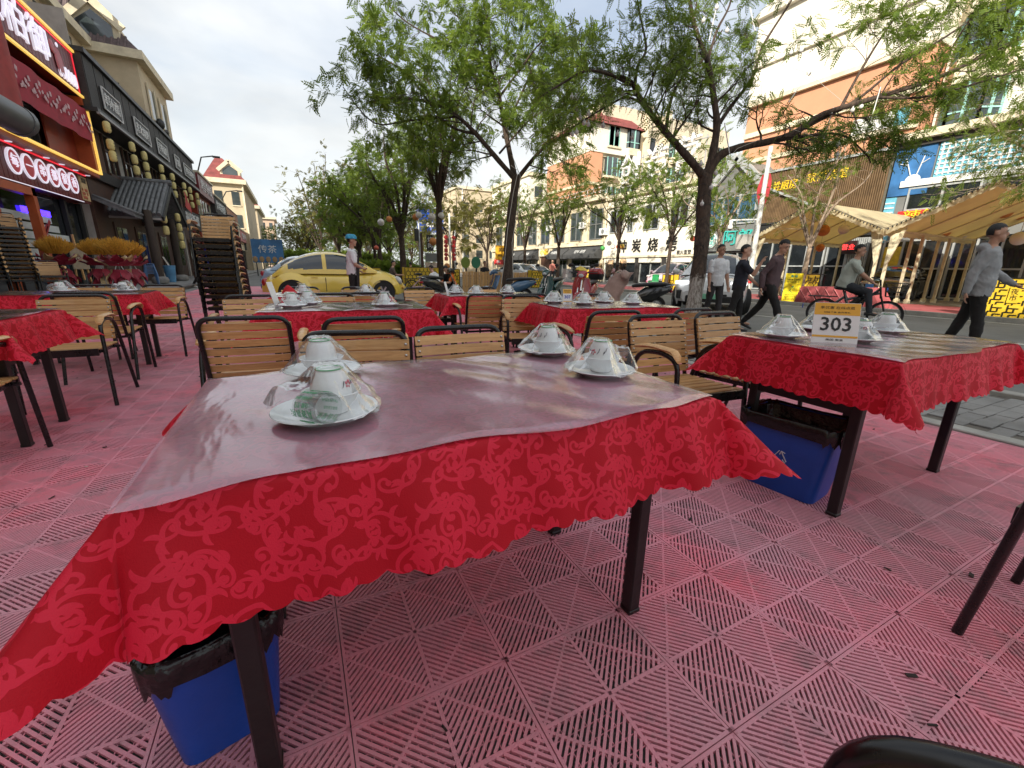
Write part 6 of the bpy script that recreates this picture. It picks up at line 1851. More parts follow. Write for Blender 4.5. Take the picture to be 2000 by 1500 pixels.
def put_wheel(t, x, y, r, turn=0):
    w = link('wheel', me_tyre, t, (x, y, r)); w.scale = (r / .318,) * 3; w.rotation_euler = (0, 0, turn)
    link('rim', me_rim_, w)
def car(label, loc, rz, mat, L, W, belt, roof, wid, wheels, wr, glass, pillars, group=None, lamp=None, grille=True, plate='blue', zb=.22, p=5.0, cat='car', name='parked_car', arch=None, turn=0):
    """belt, roof: height tables over x (front +x); wid: half width table; pillars: x ranges that stay painted"""
    t = thing(name, label, cat, loc, rz, group)
    nx, ns = (110 if name != 'parked_car' else 56), 16
    rows = []
    for i in range(nx + 1):
        f = i / nx; x = -L / 2 + L * (0.5 - 0.5 * math.cos(PI * f)) * .35 + L * f * .65 if True else 0
        w = cr_tab(wid, x); zt = cr_tab(belt, x); row = []
        z0 = zb + (.10 if abs(x) > L / 2 - .25 else 0)
        for k in range(ns + 1):
            a = k / ns
            z = z0 + (zt - z0) * min(1, a * 1.0) ** .8
            q = (z - z0) / (zt - z0)
            y = w * max(0, 1 - max(0, (q - .45) / .55) ** p) ** (1 / 2.2) * (.93 + .07 * min(1, q * 4))
            row.append((x, y, z))
        rows.append(row + [(x, -y, z) for x, y, z in reversed(row[:-1])])
    m = MB(); m.grid(rows)
    m.add(rows[0], [tuple(range(len(rows[0])))]); m.add(rows[-1], [tuple(reversed(range(len(rows[0]))))])
    m.o('body', mat, t, smooth=50)
    if roof:
        x0, x1 = roof[0][0], roof[-1][0]
        G, P_ = MB(), MB()
        rows = []
        for i in range(nx + 1):
            x = x0 + (x1 - x0) * i / nx
            zt = cr_tab(roof, x); zl = cr_tab(belt, x) - .10; w = cr_tab(wid, x) * .93; row = []
            top = max(r[1] for r in roof)
            for k in range(ns + 1):
                q = k / ns; z = zl + max(.02, zt - zl) * q ** .75
                u = (z - zl) / max(.02, zt - zl); ab = max(0, (z - zl) / (top - zl))
                y = w * (1 - .22 * ab) * max(0, 1 - u ** 7) ** .5
                row.append((x, y, z))
            rows.append(row + [(x, -y, z) for x, y, z in reversed(row[:-1])])
        n2 = len(rows[0])
        for i in range(nx):
            for j in range(n2 - 1):
                q = [rows[i][j], rows[i + 1][j], rows[i + 1][j + 1], rows[i][j + 1]]
                c = [sum(v[k] for v in q) / 4 for k in range(3)]
                zt = cr_tab(roof, c[0]); bz = cr_tab(belt, c[0])
                top = max(r[1] for r in roof)
                slope = abs(cr_tab(roof, c[0] + .03) - cr_tab(roof, c[0] - .03)) / .06
                side = abs(c[1]) > cr_tab(wid, c[0]) * .93 * .66 and c[2] < zt - .05
                isg = False
                if side and c[2] > bz + .03 and c[2] < zt - .07 and glass[0] < c[0] < glass[1] and not any(a < c[0] < b_ for a, b_ in pillars): isg = True
                if not side and slope > .32 and c[2] > bz + .02 and c[2] < top - .05 and abs(c[1]) < cr_tab(wid, c[0]) * .585: isg = True
                (G if isg else P_).add(q, [(0, 1, 2, 3)])
        P_.o('cabin', mat, t, smooth=50)
        G.o('window', m_carglass, t, smooth=60)
    for x in wheels:
        for s in (-1, 1):
            w = cr_tab(wid, x)
            m = MB(); rr = wr + .055
            m.lathe([(0, 0), (rr, 0), (rr + .01, -.02), (rr, -.16)], 28, (x, s * (w + .004), wr), Matrix.Rotation(-s * PI / 2, 4, 'X')); m.o('wheel_arch', m_blackpl, t, smooth=40)
            put_wheel(t, x, s * (w - .055), wr, turn if x > 0 else 0)
    xf = L / 2
    if grille:
        m = MB(); m.c(xf - .03, 0, zb + .18, .12, cr_tab(wid, xf - .1) * 1.5, .16, .02); m.o('bumper_grille', m_blackpl, t, smooth=0)
    if plate:
        pm = M('plate_' + plate, {'blue': (.02, .08, .42), 'green': (.25, .6, .40)}[plate], .4)
        for s, xx in ((1, xf + .035), (-1, -xf - .03)):
            m = MB(); m.c(xx, 0, zb + .25, .015, .42, .13, .004); m.o('number_plate', pm, t, smooth=0)
    if lamp:
        for s in (-1, 1):
            m = MB(); m.ell((lamp[0], s * lamp[1], lamp[2]), lamp[3], 16, 10); m.o('headlight', m_lampglass, t, smooth=60)
    for s in (-1, 1):
        x = glass[1] - .08; w = cr_tab(wid, x)
        m = MB(); m.ell((x, s * (w + .10), cr_tab(belt, x) + .05), (.06, .11, .075), 12, 8); m.bar((x, s * (w - .08), cr_tab(belt, x) + .0), (x, s * (w + .04), cr_tab(belt, x) + .03), .04); m.o('wing_mirror', mat, t)
        for x in pillars[:2]:
            xm = x[0] - .25; w = cr_tab(wid, xm)
            m = MB(); m.c(xm, s * (w + .004), cr_tab(belt, xm) - .19, .19, .03, .032, .01); m.o('door_handle', mat, t, smooth=0)
            m = MB(); xd = (x[0] + x[1]) / 2; pts = [(xd, s * (cr_tab(wid, xd) * (.935 + .07 * min(1, q * 4)) - .008), zb + .05 + (cr_tab(belt, xd) - zb - .25) * q) for q in (0, .25, .5, .75, 1)]
            m.tube(pts, .011, 5); m.o('door_gap', m_blackpl, t)
        m = MB(); m.ell((-xf + .10, s * cr_tab(wid, -xf + .12) * .80, cr_tab(belt, -xf + .15) * .80), (.10, .10, .12), 12, 8); m.o('tail_lamp', m_redlamp, t)
    return t
m_yel_car = paint('yellow_car_paint', (.80, .58, .095))
# the yellow beetle: three arcs
bt = car('yellow round roofed two door car parked across the end of the terrace', (1.18, 14.62, -.03), rad(0), m_yel_car, 4.10, .86,
         [(-2.05, .55), (-1.9, .74), (-1.5, .92), (-.9, .95), (.3, .95), (1.0, .99), (1.5, .93), (1.85, .76), (2.05, .52)],
         [(-1.75, .84), (-1.35, 1.17), (-.8, 1.42), (-.2, 1.51), (.3, 1.44), (.75, 1.22), (1.12, .98)],
         [(-2.05, .45), (-1.85, .68), (-1.3, .80), (-.4, .795), (.3, .795), (1.2, .81), (1.8, .66), (2.05, .44)],
         (-1.27, 1.25), .315, (-1.33, .82), ((-.42, -.32),), grille=False, plate='blue', p=3.0, name='yellow_car')
for x in (-1.27, 1.25):
    for s in (-1, 1):                                     # round wings over the wheels
        m = MB(); P = []
        for i in range(17):
            a = PI * (i / 16) * 1.06 - .1
            row = []
            for k in range(7):
                b_ = PI / 2 * k / 6
                R0 = .372 + .12 * (1 - math.cos(b_)) * 1.6
                row.append((x + math.cos(a) * R0 * 1.03, s * (.76 + .135 * math.cos(b_) ** .7), .315 + math.sin(a) * R0))
            P.append(row)
        m.grid(P); m.o('wing', m_yel_car, bt, smooth=60)
        m = MB()
for s in (-1, 1):
    m = MB(); m.ell((1.80, s * .56, .66), (.10, .155, .15), 16, 10, Matrix.Rotation(rad(-28), 4, 'Y')); m.o('headlight', m_lampglass, bt)
    m = MB(); m.ell((1.93, s * .60, .44), (.05, .1, .04), 12, 8); m.o('indicator_lamp', M('amber_lamp', (.7, .35, .05), .2, coat=.5), bt)
m = MB(); P = []
for i in range(13):
    a = -1.1 + 2.2 * i / 12
    P.append([(1.62 + .46 * math.cos(a) + .02 * math.cos(b_), .66 * math.sin(a) / .89, .36 + .09 * math.sin(b_)) for b_ in (-1.4, -.7, 0, .7, 1.4)])
m.grid(P); m.o('bumper', m_yel_car, bt)
# grey-blue car behind it
car('pale blue car behind the yellow car at the left', (1.0, 20.6, -.03), rad(4), paint('pale_blue_paint', (.30, .42, .52)), 4.5, .88,
    [(-2.25, .6), (-2.1, .9), (-1.4, .98), (.8, .96), (1.6, .88), (2.1, .74), (2.25, .5)], [(-1.9, .92), (-1.2, 1.38), (-.3, 1.46), (.3, 1.40), (1.15, .94)],
    [(-2.25, .6), (-1.9, .8), (0, .86), (1.8, .8), (2.25, .58)], (-1.35, 1.4), .32, (-1.5, .85), ((-.3, -.2),), lamp=(2.1, .6, .66, (.12, .16, .08)))
# white suv on the road, facing the terrace
hd = math.atan2(-.58, -.81)
car('white electric crossover on the road, facing the terrace behind the big tree', (11.2, 8.75, 0), hd, paint('white_car_paint', (.70, .71, .71)), 4.4, .92,
    [(-2.2, .7), (-2.05, .98), (-1.2, 1.03), (.7, 1.03), (1.5, .98), (2.0, .86), (2.2, .62)], [(-2.05, 1.0), (-1.7, 1.45), (-.6, 1.62), (.15, 1.58), (.7, 1.3), (1.15, 1.0)],
    [(-2.2, .68), (-1.9, .86), (0, .90), (1.7, .87), (2.05, .76), (2.2, .62)], (-1.35, 1.38), .34, (-1.7, .85), ((-.35, -.24), (-1.15, -1.05)), lamp=None, plate='green', name='moving_car', turn=.25)
sv = [o for o in bpy.data.objects if o.name.startswith('moving_car')][0]
for s in (-1, 1):
    m = MB(); m.c(2.06, s * .66, .80, .16, .36, .085, .02, s * -.38); m.o('headlight', M('lit_headlamp', (.9, .92, .95), .1, emit=1.0), sv, smooth=0)
    m = MB(); m.c(2.10, s * .70, .50, .14, .16, .22, .02, s * -.35); m.o('bumper_vent', m_blackpl, sv, smooth=0)
m = MB(); m.c(2.17, 0, .45, .08, .9, .20, .03); m.o('lower_grille', m_blackpl, sv, smooth=0)
# small pink hatchback on the far terrace
m_pink = paint('pale_pink_paint', (.68, .54, .60))
pk = car('pale pink small electric hatchback parked before the white restaurant', (20.6, 19.2, .06), rad(196), m_pink, 3.5, .82,
    [(-1.75, .6), (-1.65, .92), (-1.0, .98), (.5, .96), (1.2, .90), (1.6, .74), (1.75, .5)], [(-1.66, .95), (-1.45, 1.38), (-.7, 1.53), (0, 1.52), (.45, 1.36), (1.0, .95)],
    [(-1.75, .6), (-1.5, .78), (0, .82), (1.4, .78), (1.75, .56)], (-1.12, 1.12), .29, (-1.38, .75), ((-.32, -.22), (-1.0, -.92)), lamp=(1.58, .58, .72, (.14, .15, .07)), plate='green')
m = MB(); m.c(1.5, 0, .42, .5, 1.3, .12, .03); m.o('bumper_trim', M('pink_trim', (.55, .16, .25), .4), pk, smooth=0)
# black saloon behind the gazebo posts
car('dark saloon parked behind the gazebo posts', (23.9, 9.35, .06), rad(192), paint('black_car_paint', (.02, .022, .02)), 4.8, .9,
    [(-2.4, .7), (-2.2, .98), (-1.5, 1.0), (.9, .96), (1.7, .88), (2.2, .76), (2.4, .5)], [(-2.0, .98), (-1.2, 1.36), (-.4, 1.46), (.2, 1.42), (1.2, .96)],
    [(-2.4, .62), (-2.0, .84), (0, .9), (1.8, .85), (2.4, .6)], (-1.4, 1.45), .33, (-1.55, .9), ((-.32, -.2),), lamp=(2.2, .62, .70, (.16, .18, .08)))
for k, (x, y, a, lab) in enumerate(((14.2, 27.8, 100, 'white car waiting on the road behind the board fence, left one'), (17.6, 31.5, 95, 'white car waiting on the road behind the board fence, right one'))):
    car(lab, (x, y, 0), rad(a), paint('white_car_paint', (.7, .71, .71)), 4.5, .88, [(-2.25, .6), (-2.1, .92), (-1.4, .98), (.8, .96), (1.6, .88), (2.1, .74), (2.25, .5)], [(-1.9, .94), (-1.2, 1.38), (-.3, 1.46), (.3, 1.40), (1.15, .94)],
        [(-2.25, .6), (-1.9, .8), (0, .86), (1.8, .8), (2.25, .58)], (-1.35, 1.4), .32, (-1.5, .85), ((-.3, -.2),), lamp=(2.1, .6, .66, (.12, .16, .08)), group='white cars on the road')

# ---- two wheelers
def wheel2(t, x, r, w, mat=m_tyre, spokes=5, hub=.05):
    m = MB(); m.lathe([(r - w * 1.5, -w * .6), (r - w * .4, -w * .85), (r, -w * .35), (r, w * .35), (r - w * .4, w * .85), (r - w * 1.5, w * .6)], 28, mtx=mt90)
    o = m.o('wheel', mat, t, (x, 0, r))
    m = MB(); m.lathe([(r - w * 1.4, -w * .45), (r - w * 1.9, 0), (r - w * 1.4, w * .45)], 24, mtx=mt90); m.lathe([(0, -w), (hub, -w), (hub, w), (0, w)], 14, mtx=mt90)
    for k in range(spokes):
        a = 2 * PI * k / spokes; m.bar((hub * .8 * math.cos(a), 0, hub * .8 * math.sin(a)), ((r - w * 1.5) * math.cos(a), 0, (r - w * 1.5) * math.sin(a)), .03 if spokes < 9 else .006, .02 if spokes < 9 else .006, (0, 1, 0))
    m.o('rim', m_rim if spokes < 9 else m_chrome, o, smooth=40)
    return o
def scooter(label, loc, rz, mat, topcase=None, seatmat=None, group='scooters parked by the trees', quilt=None, basket=False, dark=False, lean=0):
    """heading +x: wheels, leg shield, floor, seat, tail, bars, mirrors"""
    t = thing('motor_scooter', label, 'scooter', loc, rz, group)
    t.rotation_euler = (lean, 0, rz)
    wheel2(t, .66, .235, .055); wheel2(t, -.60, .235, .06)
    def sect(rows): 
        m = MB()
        P = []
        for x, z, w, h in rows:
            P.append([(x, w * math.copysign(abs(math.cos(a)) ** .7, math.cos(a)), z + h * math.copysign(abs(math.sin(a)) ** .7, math.sin(a))) for a in [2 * PI * k / 14 for k in range(14)]])
        m.grid(P, True); m.add(P[0], [tuple(range(13, -1, -1))]); m.add(P[-1], [tuple(range(14))]); return m
    sect([(-.95, .66, .03, .03), (-.85, .64, .12, .09), (-.6, .58, .165, .16), (-.3, .50, .17, .19), (-.08, .40, .15, .14)]).o('tail_body', mat, t)
    sect([(-.1, .27, .14, .05), (.15, .26, .15, .05), (.42, .27, .14, .05)]).o('foot_board', m_blackpl, t)
    m = MB(); P = []
    for k in range(9):
        f = k / 8; x = .40 + .13 * f * (-1) + .10 * (1 - f) ** 2; z = .24 + .62 * f; w = .19 + .06 * math.sin(PI * f) - .04 * f
        P.append([(x + .10 * (1 - (y_ / 1.0) ** 2), y_ * w, z) for y_ in (-1, -.7, -.35, 0, .35, .7, 1)] + [(x - .05 + .10 * (1 - (y_ / 1.0) ** 2), y_ * w, z) for y_ in (1, .7, .35, 0, -.35, -.7, -1)])
    m.grid(P, True); m.add(P[-1], [tuple(range(14))]); m.o('leg_shield', mat, t)
    sect([(-.93, .74, .06, .03), (-.75, .765, .13, .045), (-.4, .755, .15, .05), (-.05, .72, .11, .045), (.02, .70, .06, .03)]).o('seat', seatmat or m_blackpl, t)
    m = MB(); P = []
    for k in range(9):
        a = rad(20 + 140 * k / 8); P.append([(.66 + .27 * math.cos(a), y_ * .075, .235 + .27 * math.sin(a) + .02 * (1 - y_ * y_)) for y_ in (-1, -.5, 0, .5, 1)])
    m.grid(P); m.o('mudguard', mat, t)
    m = MB(); m.tube([(.68, .08, .235), (.52, .07, .62)], .02, 8); m.tube([(.68, -.08, .235), (.52, -.07, .62)], .02, 8); m.tube([(.52, 0, .55), (.38, 0, .98)], .03, 8); m.o('fork', m_chrome, t)
    sect([(.30, .95, .07, .05), (.40, .98, .13, .07), (.50, .93, .11, .07), (.55, .88, .05, .04)]).o('headset', mat, t)
    m = MB(); m.ell((.535, 0, .92), (.04, .07, .05), 12, 8); m.o('headlight', m_lampglass, t)
    m = MB(); m.tube(rounded([(.25, -.36, 1.0), (.36, -.15, 1.0), (.36, .15, 1.0), (.25, .36, 1.0)], .08, 4), .014, 8); hb = m.o('handlebar', m_blackpl, t)
    for s in (-1, 1):
        m = MB(); m.tube([(.33, s * .22, 1.0), (.35, s * .30, 1.14)], .006, 5); m.ell((.35, s * .33, 1.19), (.018, .07, .045), 12, 8); m.o('mirror', m_blackpl, t)
    m = MB(); m.ell((-.93, 0, .60), (.04, .09, .045), 10, 6); m.o('tail_lamp', m_redlamp, t)
    m = MB(); m.bar((-.2, .12, .24), (-.1, .22, .02), .02); m.tube([(-.55, -.17, .25), (-.15, -.2, .22)], [.05, .04], 8); m.o('stand_and_silencer', m_chrome, t)
    m = MB(); m.tube(rounded([(-.7, -.14, .70), (-1.02, -.13, .76), (-1.02, .13, .76), (-.7, .14, .70)], .08, 4), .012, 6); m.o('grab_rail', m_chrome, t)
    if topcase:
        m = MB(); P = []
        for z, s in ((.80, .80), (.84, .92), (.96, 1.0)): P.append([(-1.02 + .20 * s * math.copysign(abs(math.cos(a)) ** .5, math.cos(a)), .21 * s * math.copysign(abs(math.sin(a)) ** .5, math.sin(a)), z) for a in [2 * PI * k / 20 for k in range(20)]])
        m.grid(P, True); m.add(P[0], [tuple(range(19, -1, -1))]); tc_ = m.o('top_case', m_blackpl, t)
        m = MB(); P = []
        for z, s in ((.962, 1.03), (.985, 1.03), (1.05, .98), (1.11, .80), (1.13, .4)): P.append([(-1.02 + .20 * s * math.copysign(abs(math.cos(a)) ** .5, math.cos(a)), .21 * s * math.copysign(abs(math.sin(a)) ** .5, math.sin(a)), z) for a in [2 * PI * k / 20 for k in range(20)]])
        m.grid(P, True); m.add(P[-1], [tuple(range(20))]); m.o('case_lid', topcase, tc_)
        m = MB(); m.c(-1.13, 0, 1.03, .14, .26, .13, .03); m.o('case_pad', m_blackpl, tc_, smooth=0)
    if quilt:
        P = []
        for k in range(13):
            f = k / 12
            w = .40 - .16 * f + .05 * math.sin(PI * f); z = .14 + .88 * f; x = .72 - .36 * f + .05 * math.sin(PI * f)
            P.append([(x + .14 * (1 - y_ ** 2) + .018 * math.sin(k * 2.1 + y_ * 5) - .22 * abs(y_) ** 3, y_ * w, z + .015 * math.sin(y_ * 9 + k)) for y_ in [-1 + j / 8 for j in range(17)]])
        m = MB(); m.grid(P); P2 = [[(x - .06, y, z) for x, y, z in r] for r in P]; m.grid(P2); m.o('wind_quilt', quilt, t, smooth=180)
        for s in (-1, 1):
            m = MB(); m.ell((.30, s * .33, .97), (.10, .19, .095), 16, 10, Matrix.Rotation(s * -.45, 4, 'X')); m.ell((.24, s * .26, .98), (.08, .12, .07), 12, 8); m.o('hand_muff', quilt, t)
        m = MB(); m.lathe([(.055, 0), (.06, .03), (.052, .05), (.045, .045), (.0, .04)], 20, (.50, .05, 1.05), Matrix.Rotation(PI / 2 * .8, 4, 'Y')); m.o('dial', M('pink_dial', (.55, .32, .32), .3), t)
    return t
m_rs = paint('red_scooter_paint', (.38, .012, .022)); m_bs = paint('blue_scooter_paint', (.05, .13, .24)); m_gs = paint('dark_green_scooter_paint', (.012, .06, .055)); m_ks = paint('black_scooter_paint', (.014, .014, .015)); m_ws = paint('white_scooter_paint', (.7, .7, .7))
m_quilt = M('beige_pink_quilt', (.40, .27, .23), .55, var=.12, vs=7, bump=.5, bs=14)
scooter('black scooter with a round tail seen from behind, next to the yellow car', (4.35, 13.75, 0), rad(28), m_ks)
scooter('blue grey scooter with its handlebar turned to the terrace', (6.05, 12.35, 0), rad(160), m_bs)
scooter('dark green scooter leaning at the tree wound with cord', (7.55, 12.1, 0), rad(215), m_gs)
scooter('red scooter draped with a yellow cloth, facing the terrace', (8.1, 11.2, 0), rad(232), m_rs)
m = MB(); P = [[Vector((8.1 + .30 * math.cos(4.05) + .32 * (i / 8 - .5) + .02 * math.sin(j), 11.2 + .30 * math.sin(4.05) + .3 * (j / 8 - .5), 1.08 + .10 * math.sin(PI * i / 8) * math.sin(PI * j / 8) - .03 * ((j - 4) / 4) ** 2)) for j in range(9)] for i in range(9)]
m.grid(P); tag(m.o('yellow_rain_cover', M('yellow_cloth', (.75, .55, .08), .6), smooth=180), 'yellow cloth over the handlebar of the red scooter', 'cloth')
scooter('red scooter with a black and red top case, tail to the camera', (6.95, 9.35, 0), rad(38) + PI, m_rs, topcase=m_rs)
scooter('scooter wrapped in a beige pink wind quilt, facing the terrace', (7.45, 8.1, 0), rad(150), m_ks, quilt=m_quilt)
scooter('white and black scooter parked by the chair piles of the white restaurant', (18.6, 24.6, .06), rad(200), m_ws, group='scooters on the far side')
scooter('dark scooter parked beside the yellow sign board, left one', (18.0, 11.3, .06), rad(190), m_ks, group='scooters on the far side')
scooter('dark scooter parked between the yellow sign and the gazebo', (18.6, 9.9, .06), rad(205), m_ks, group='scooters on the far side')
scooter('silver scooter parked behind the dark ones at the slatted shop', (20.2, 11.4, .06), rad(200), M('silver_paint', (.4, .41, .42), .3, metal=.5), group='scooters on the far side')
def bicycle(label, loc, rz, frame, basket=False, motor=False, r=.29):
    t = thing('electric_bicycle' if motor else 'bicycle', label, 'bicycle', loc, rz)
    wheel2(t, .52, r, .03 if motor else .022, spokes=18, hub=.035); wheel2(t, -.50, r, .03 if motor else .022, spokes=18, hub=.055)
    m = MB()
    for a, b_ in (((.36, 0, .80), (-.06, 0, .34)), ((-.06, 0, .34), (-.20, 0, .74)), ((.36, 0, .72), (-.17, 0, .56)), ((-.06, 0, .34), (-.50, .04, r)), ((-.06, 0, .34), (-.50, -.04, r)), ((-.18, 0, .62), (-.50, .04, r)), ((-.18, 0, .62), (-.50, -.04, r))): m.tube([a, b_], .026 if motor else .018, 8)
    m.o('frame', frame, t)
    m = MB()
    for s in (-1, 1): m.tube([(.52, s * .05, r), (.40, s * .05, .66)], .014, 6)
    m.tube([(.40, 0, .62), (.33, 0, .98)], .018, 8); m.tube(rounded([(.20, -.29, 1.02), (.31, -.12, .99), (.31, .12, .99), (.20, .29, 1.02)], .06, 4), .013, 8); m.o('handlebar', m_blackpl, t)
    m = MB(); m.ell((-.24, 0, .80), (.15, .10, .045), 14, 8); m.tube([(-.2, 0, .7), (-.23, 0, .8)], .015, 6); m.o('saddle', m_blackpl, t)
    m = MB(); m.bar((-.06, -.13, .30), (-.06, .13, .38), .016); m.c(-.06, .14, .38, .09, .07, .02); m.c(-.06, -.14, .30, .09, .07, .02); m.o('pedals', m_blackpl, t, smooth=0)
    m = MB(); m.tube([(-.8, 0, .62), (-.3, 0, .62)], .012, 6); m.tube([(-.78, .07, .62), (-.4, .07, .62)], .008, 6); m.tube([(-.78, -.07, .62), (-.4, -.07, .62)], .008, 6); m.tube([(-.7, .06, .62), (-.5, .05, r)], .008, 6); m.tube([(-.7, -.06, .62), (-.5, -.05, r)], .008, 6); m.o('rear_rack', m_blackpl, t)
    for x in (.52, -.50):
        m = MB(); P = [[(x + (r + .03) * math.cos(a), y_, r + (r + .03) * math.sin(a)) for y_ in (-.04, 0, .04)] for a in [rad(10 + 160 * k / 10) for k in range(11)]]; m.grid(P); m.o('mudguard', m_blackpl, t)
    if basket:
        m = MB()
        for z, s in ((.66, .8), (.75, .87), (.84, .94), (.92, 1.0)):
            pts = [(.60 + .17 * s * sx, .19 * s * sy, z) for sx, sy in ((-1, -1), (1, -1), (1, 1), (-1, 1), (-1, -1))]; m.tube(pts, .006, 5)
        for sx, sy in [(a, b_) for a in (-1, -.33, .33, 1) for b_ in (-1, 1)] + [(a, b_) for a in (-1, 1) for b_ in (-.33, .33)]:
            m.tube([(.60 + .17 * .8 * sx, .19 * .8 * sy, .66), (.60 + .17 * sx, .19 * sy, .92)], .005, 4)
        for q in (-.6, -.2, .2, .6): m.tube([(.60 - .136, .15 * q, .66), (.60 + .136, .15 * q, .66)], .005, 4)
        m.o('wire_basket', m_blackpl, t)
    if motor:
        m = MB(); m.c(-.02, 0, .50, .3, .10, .10, .03, 0, 0, rad(-48)); m.o('battery_box', m_blackpl, t, smooth=0)
        m = MB(); m.c(-.86, 0, .40, .015, .14, .10, .01); m.o('number_plate', M('plate_blue', (.02, .08, .42), .4), t, smooth=0)
    return t
BIKE_P, BIKE_A = Vector((10.25, 4.62, 0)), math.atan2(-.90, .43)
bicycle('black electric bicycle with a wire basket ridden along the road', tuple(BIKE_P), BIKE_A, m_ks, True, True)
bicycle('pink bicycle standing before the honeycomb barrier', (4.55, 16.6, 0), rad(-20), M('pink_frame', (.7, .45, .5), .3))
# ================================================================== PEOPLE
def skinmat(name, c): return M(name, c, .5, var=.08, vs=14, bump=.06, bs=120)
m_skin = skinmat('skin', (.58, .34, .24)); m_skin2 = skinmat('tanned_skin', (.44, .24, .16)); m_hair = M('black_hair', (.012, .010, .009), .55, var=.4, vs=60, bump=.6, bs=160)
m_eye = M('dark_eye', (.015, .012, .01), .2); m_lip = M('lip', (.28, .10, .085), .5)
def cloth(name, c, var=.1): return M(name, c, .85, var=var, vs=9, bump=.55, bs=22)
def remesh(mb, name, mat, parent, vox, it=4, fold=0):
    me = mb.mesh('tmp', mat, 0)
    o = bpy.data.objects.new('tmp', me); COL.objects.link(o)
    md = o.modifiers.new('r', 'REMESH'); md.mode = 'VOXEL'; md.voxel_size = vox
    sm = o.modifiers.new('s', 'SMOOTH'); sm.factor = .5; sm.iterations = it
    me2 = bpy.data.meshes.new_from_object(o.evaluated_get(bpy.context.evaluated_depsgraph_get()))
    bpy.data.objects.remove(o); bpy.data.meshes.remove(me)
    me2.polygons.foreach_set('use_smooth', [True] * len(me2.polygons))
    me2.materials.clear(); me2.materials.append(mat)
    if fold:                                              # soft creases in the cloth
        n = len(me2.vertices); co = np.zeros(n * 3, np.float32); me2.vertices.foreach_get('co', co); co = co.reshape(-1, 3)
        no = np.zeros(n * 3, np.float32); me2.vertices.foreach_get('normal', no); no = no.reshape(-1, 3)
        r = np.random.default_rng(int(abs(co[:50].sum()) * 997) % 9973); d = np.zeros(n)
        wp = .05 * np.sin(co @ r.normal(0, 9, 3) + 1)
        for k in range(7):
            kv = r.normal(0, 1, 3); kv *= r.uniform(22, 62) / np.linalg.norm(kv)
            d += (1 - np.abs(np.sin(.5 * (co @ kv + kv.sum() * wp + r.uniform(0, 6))))) ** 3 * r.uniform(.4, 1)
        co += no * ((d - d.mean()) * fold)[:, None]
        me2.vertices.foreach_set('co', co.ravel().astype(np.float32)); me2.update()
    return link(name, me2, parent)
def limb(m, a, b_, r0, r1, rm=None):
    a, b_ = Vector(a), Vector(b_)
    rm = rm or (r0 + r1) / 2
    m.tube([a, a.lerp(b_, .3), a.lerp(b_, .65), b_], [r0, rm * 1.04, (rm + r1) / 2, r1], 12)
    m.ell(a, (r0, r0, r0), 12, 8); m.ell(b_, (r1, r1, r1), 12, 8)
def rings(m, rows, mtx):
    P = []
    for c, w, d in rows:
        P.append([Vector(c) + mtx @ Vector((w * math.cos(a), d * math.sin(a), 0)) for a in [2 * PI * k / 20 for k in range(20)]])
    m.grid(P, True); m.add(P[0], [tuple(range(19, -1, -1))]); m.add(P[-1], [tuple(range(20))])
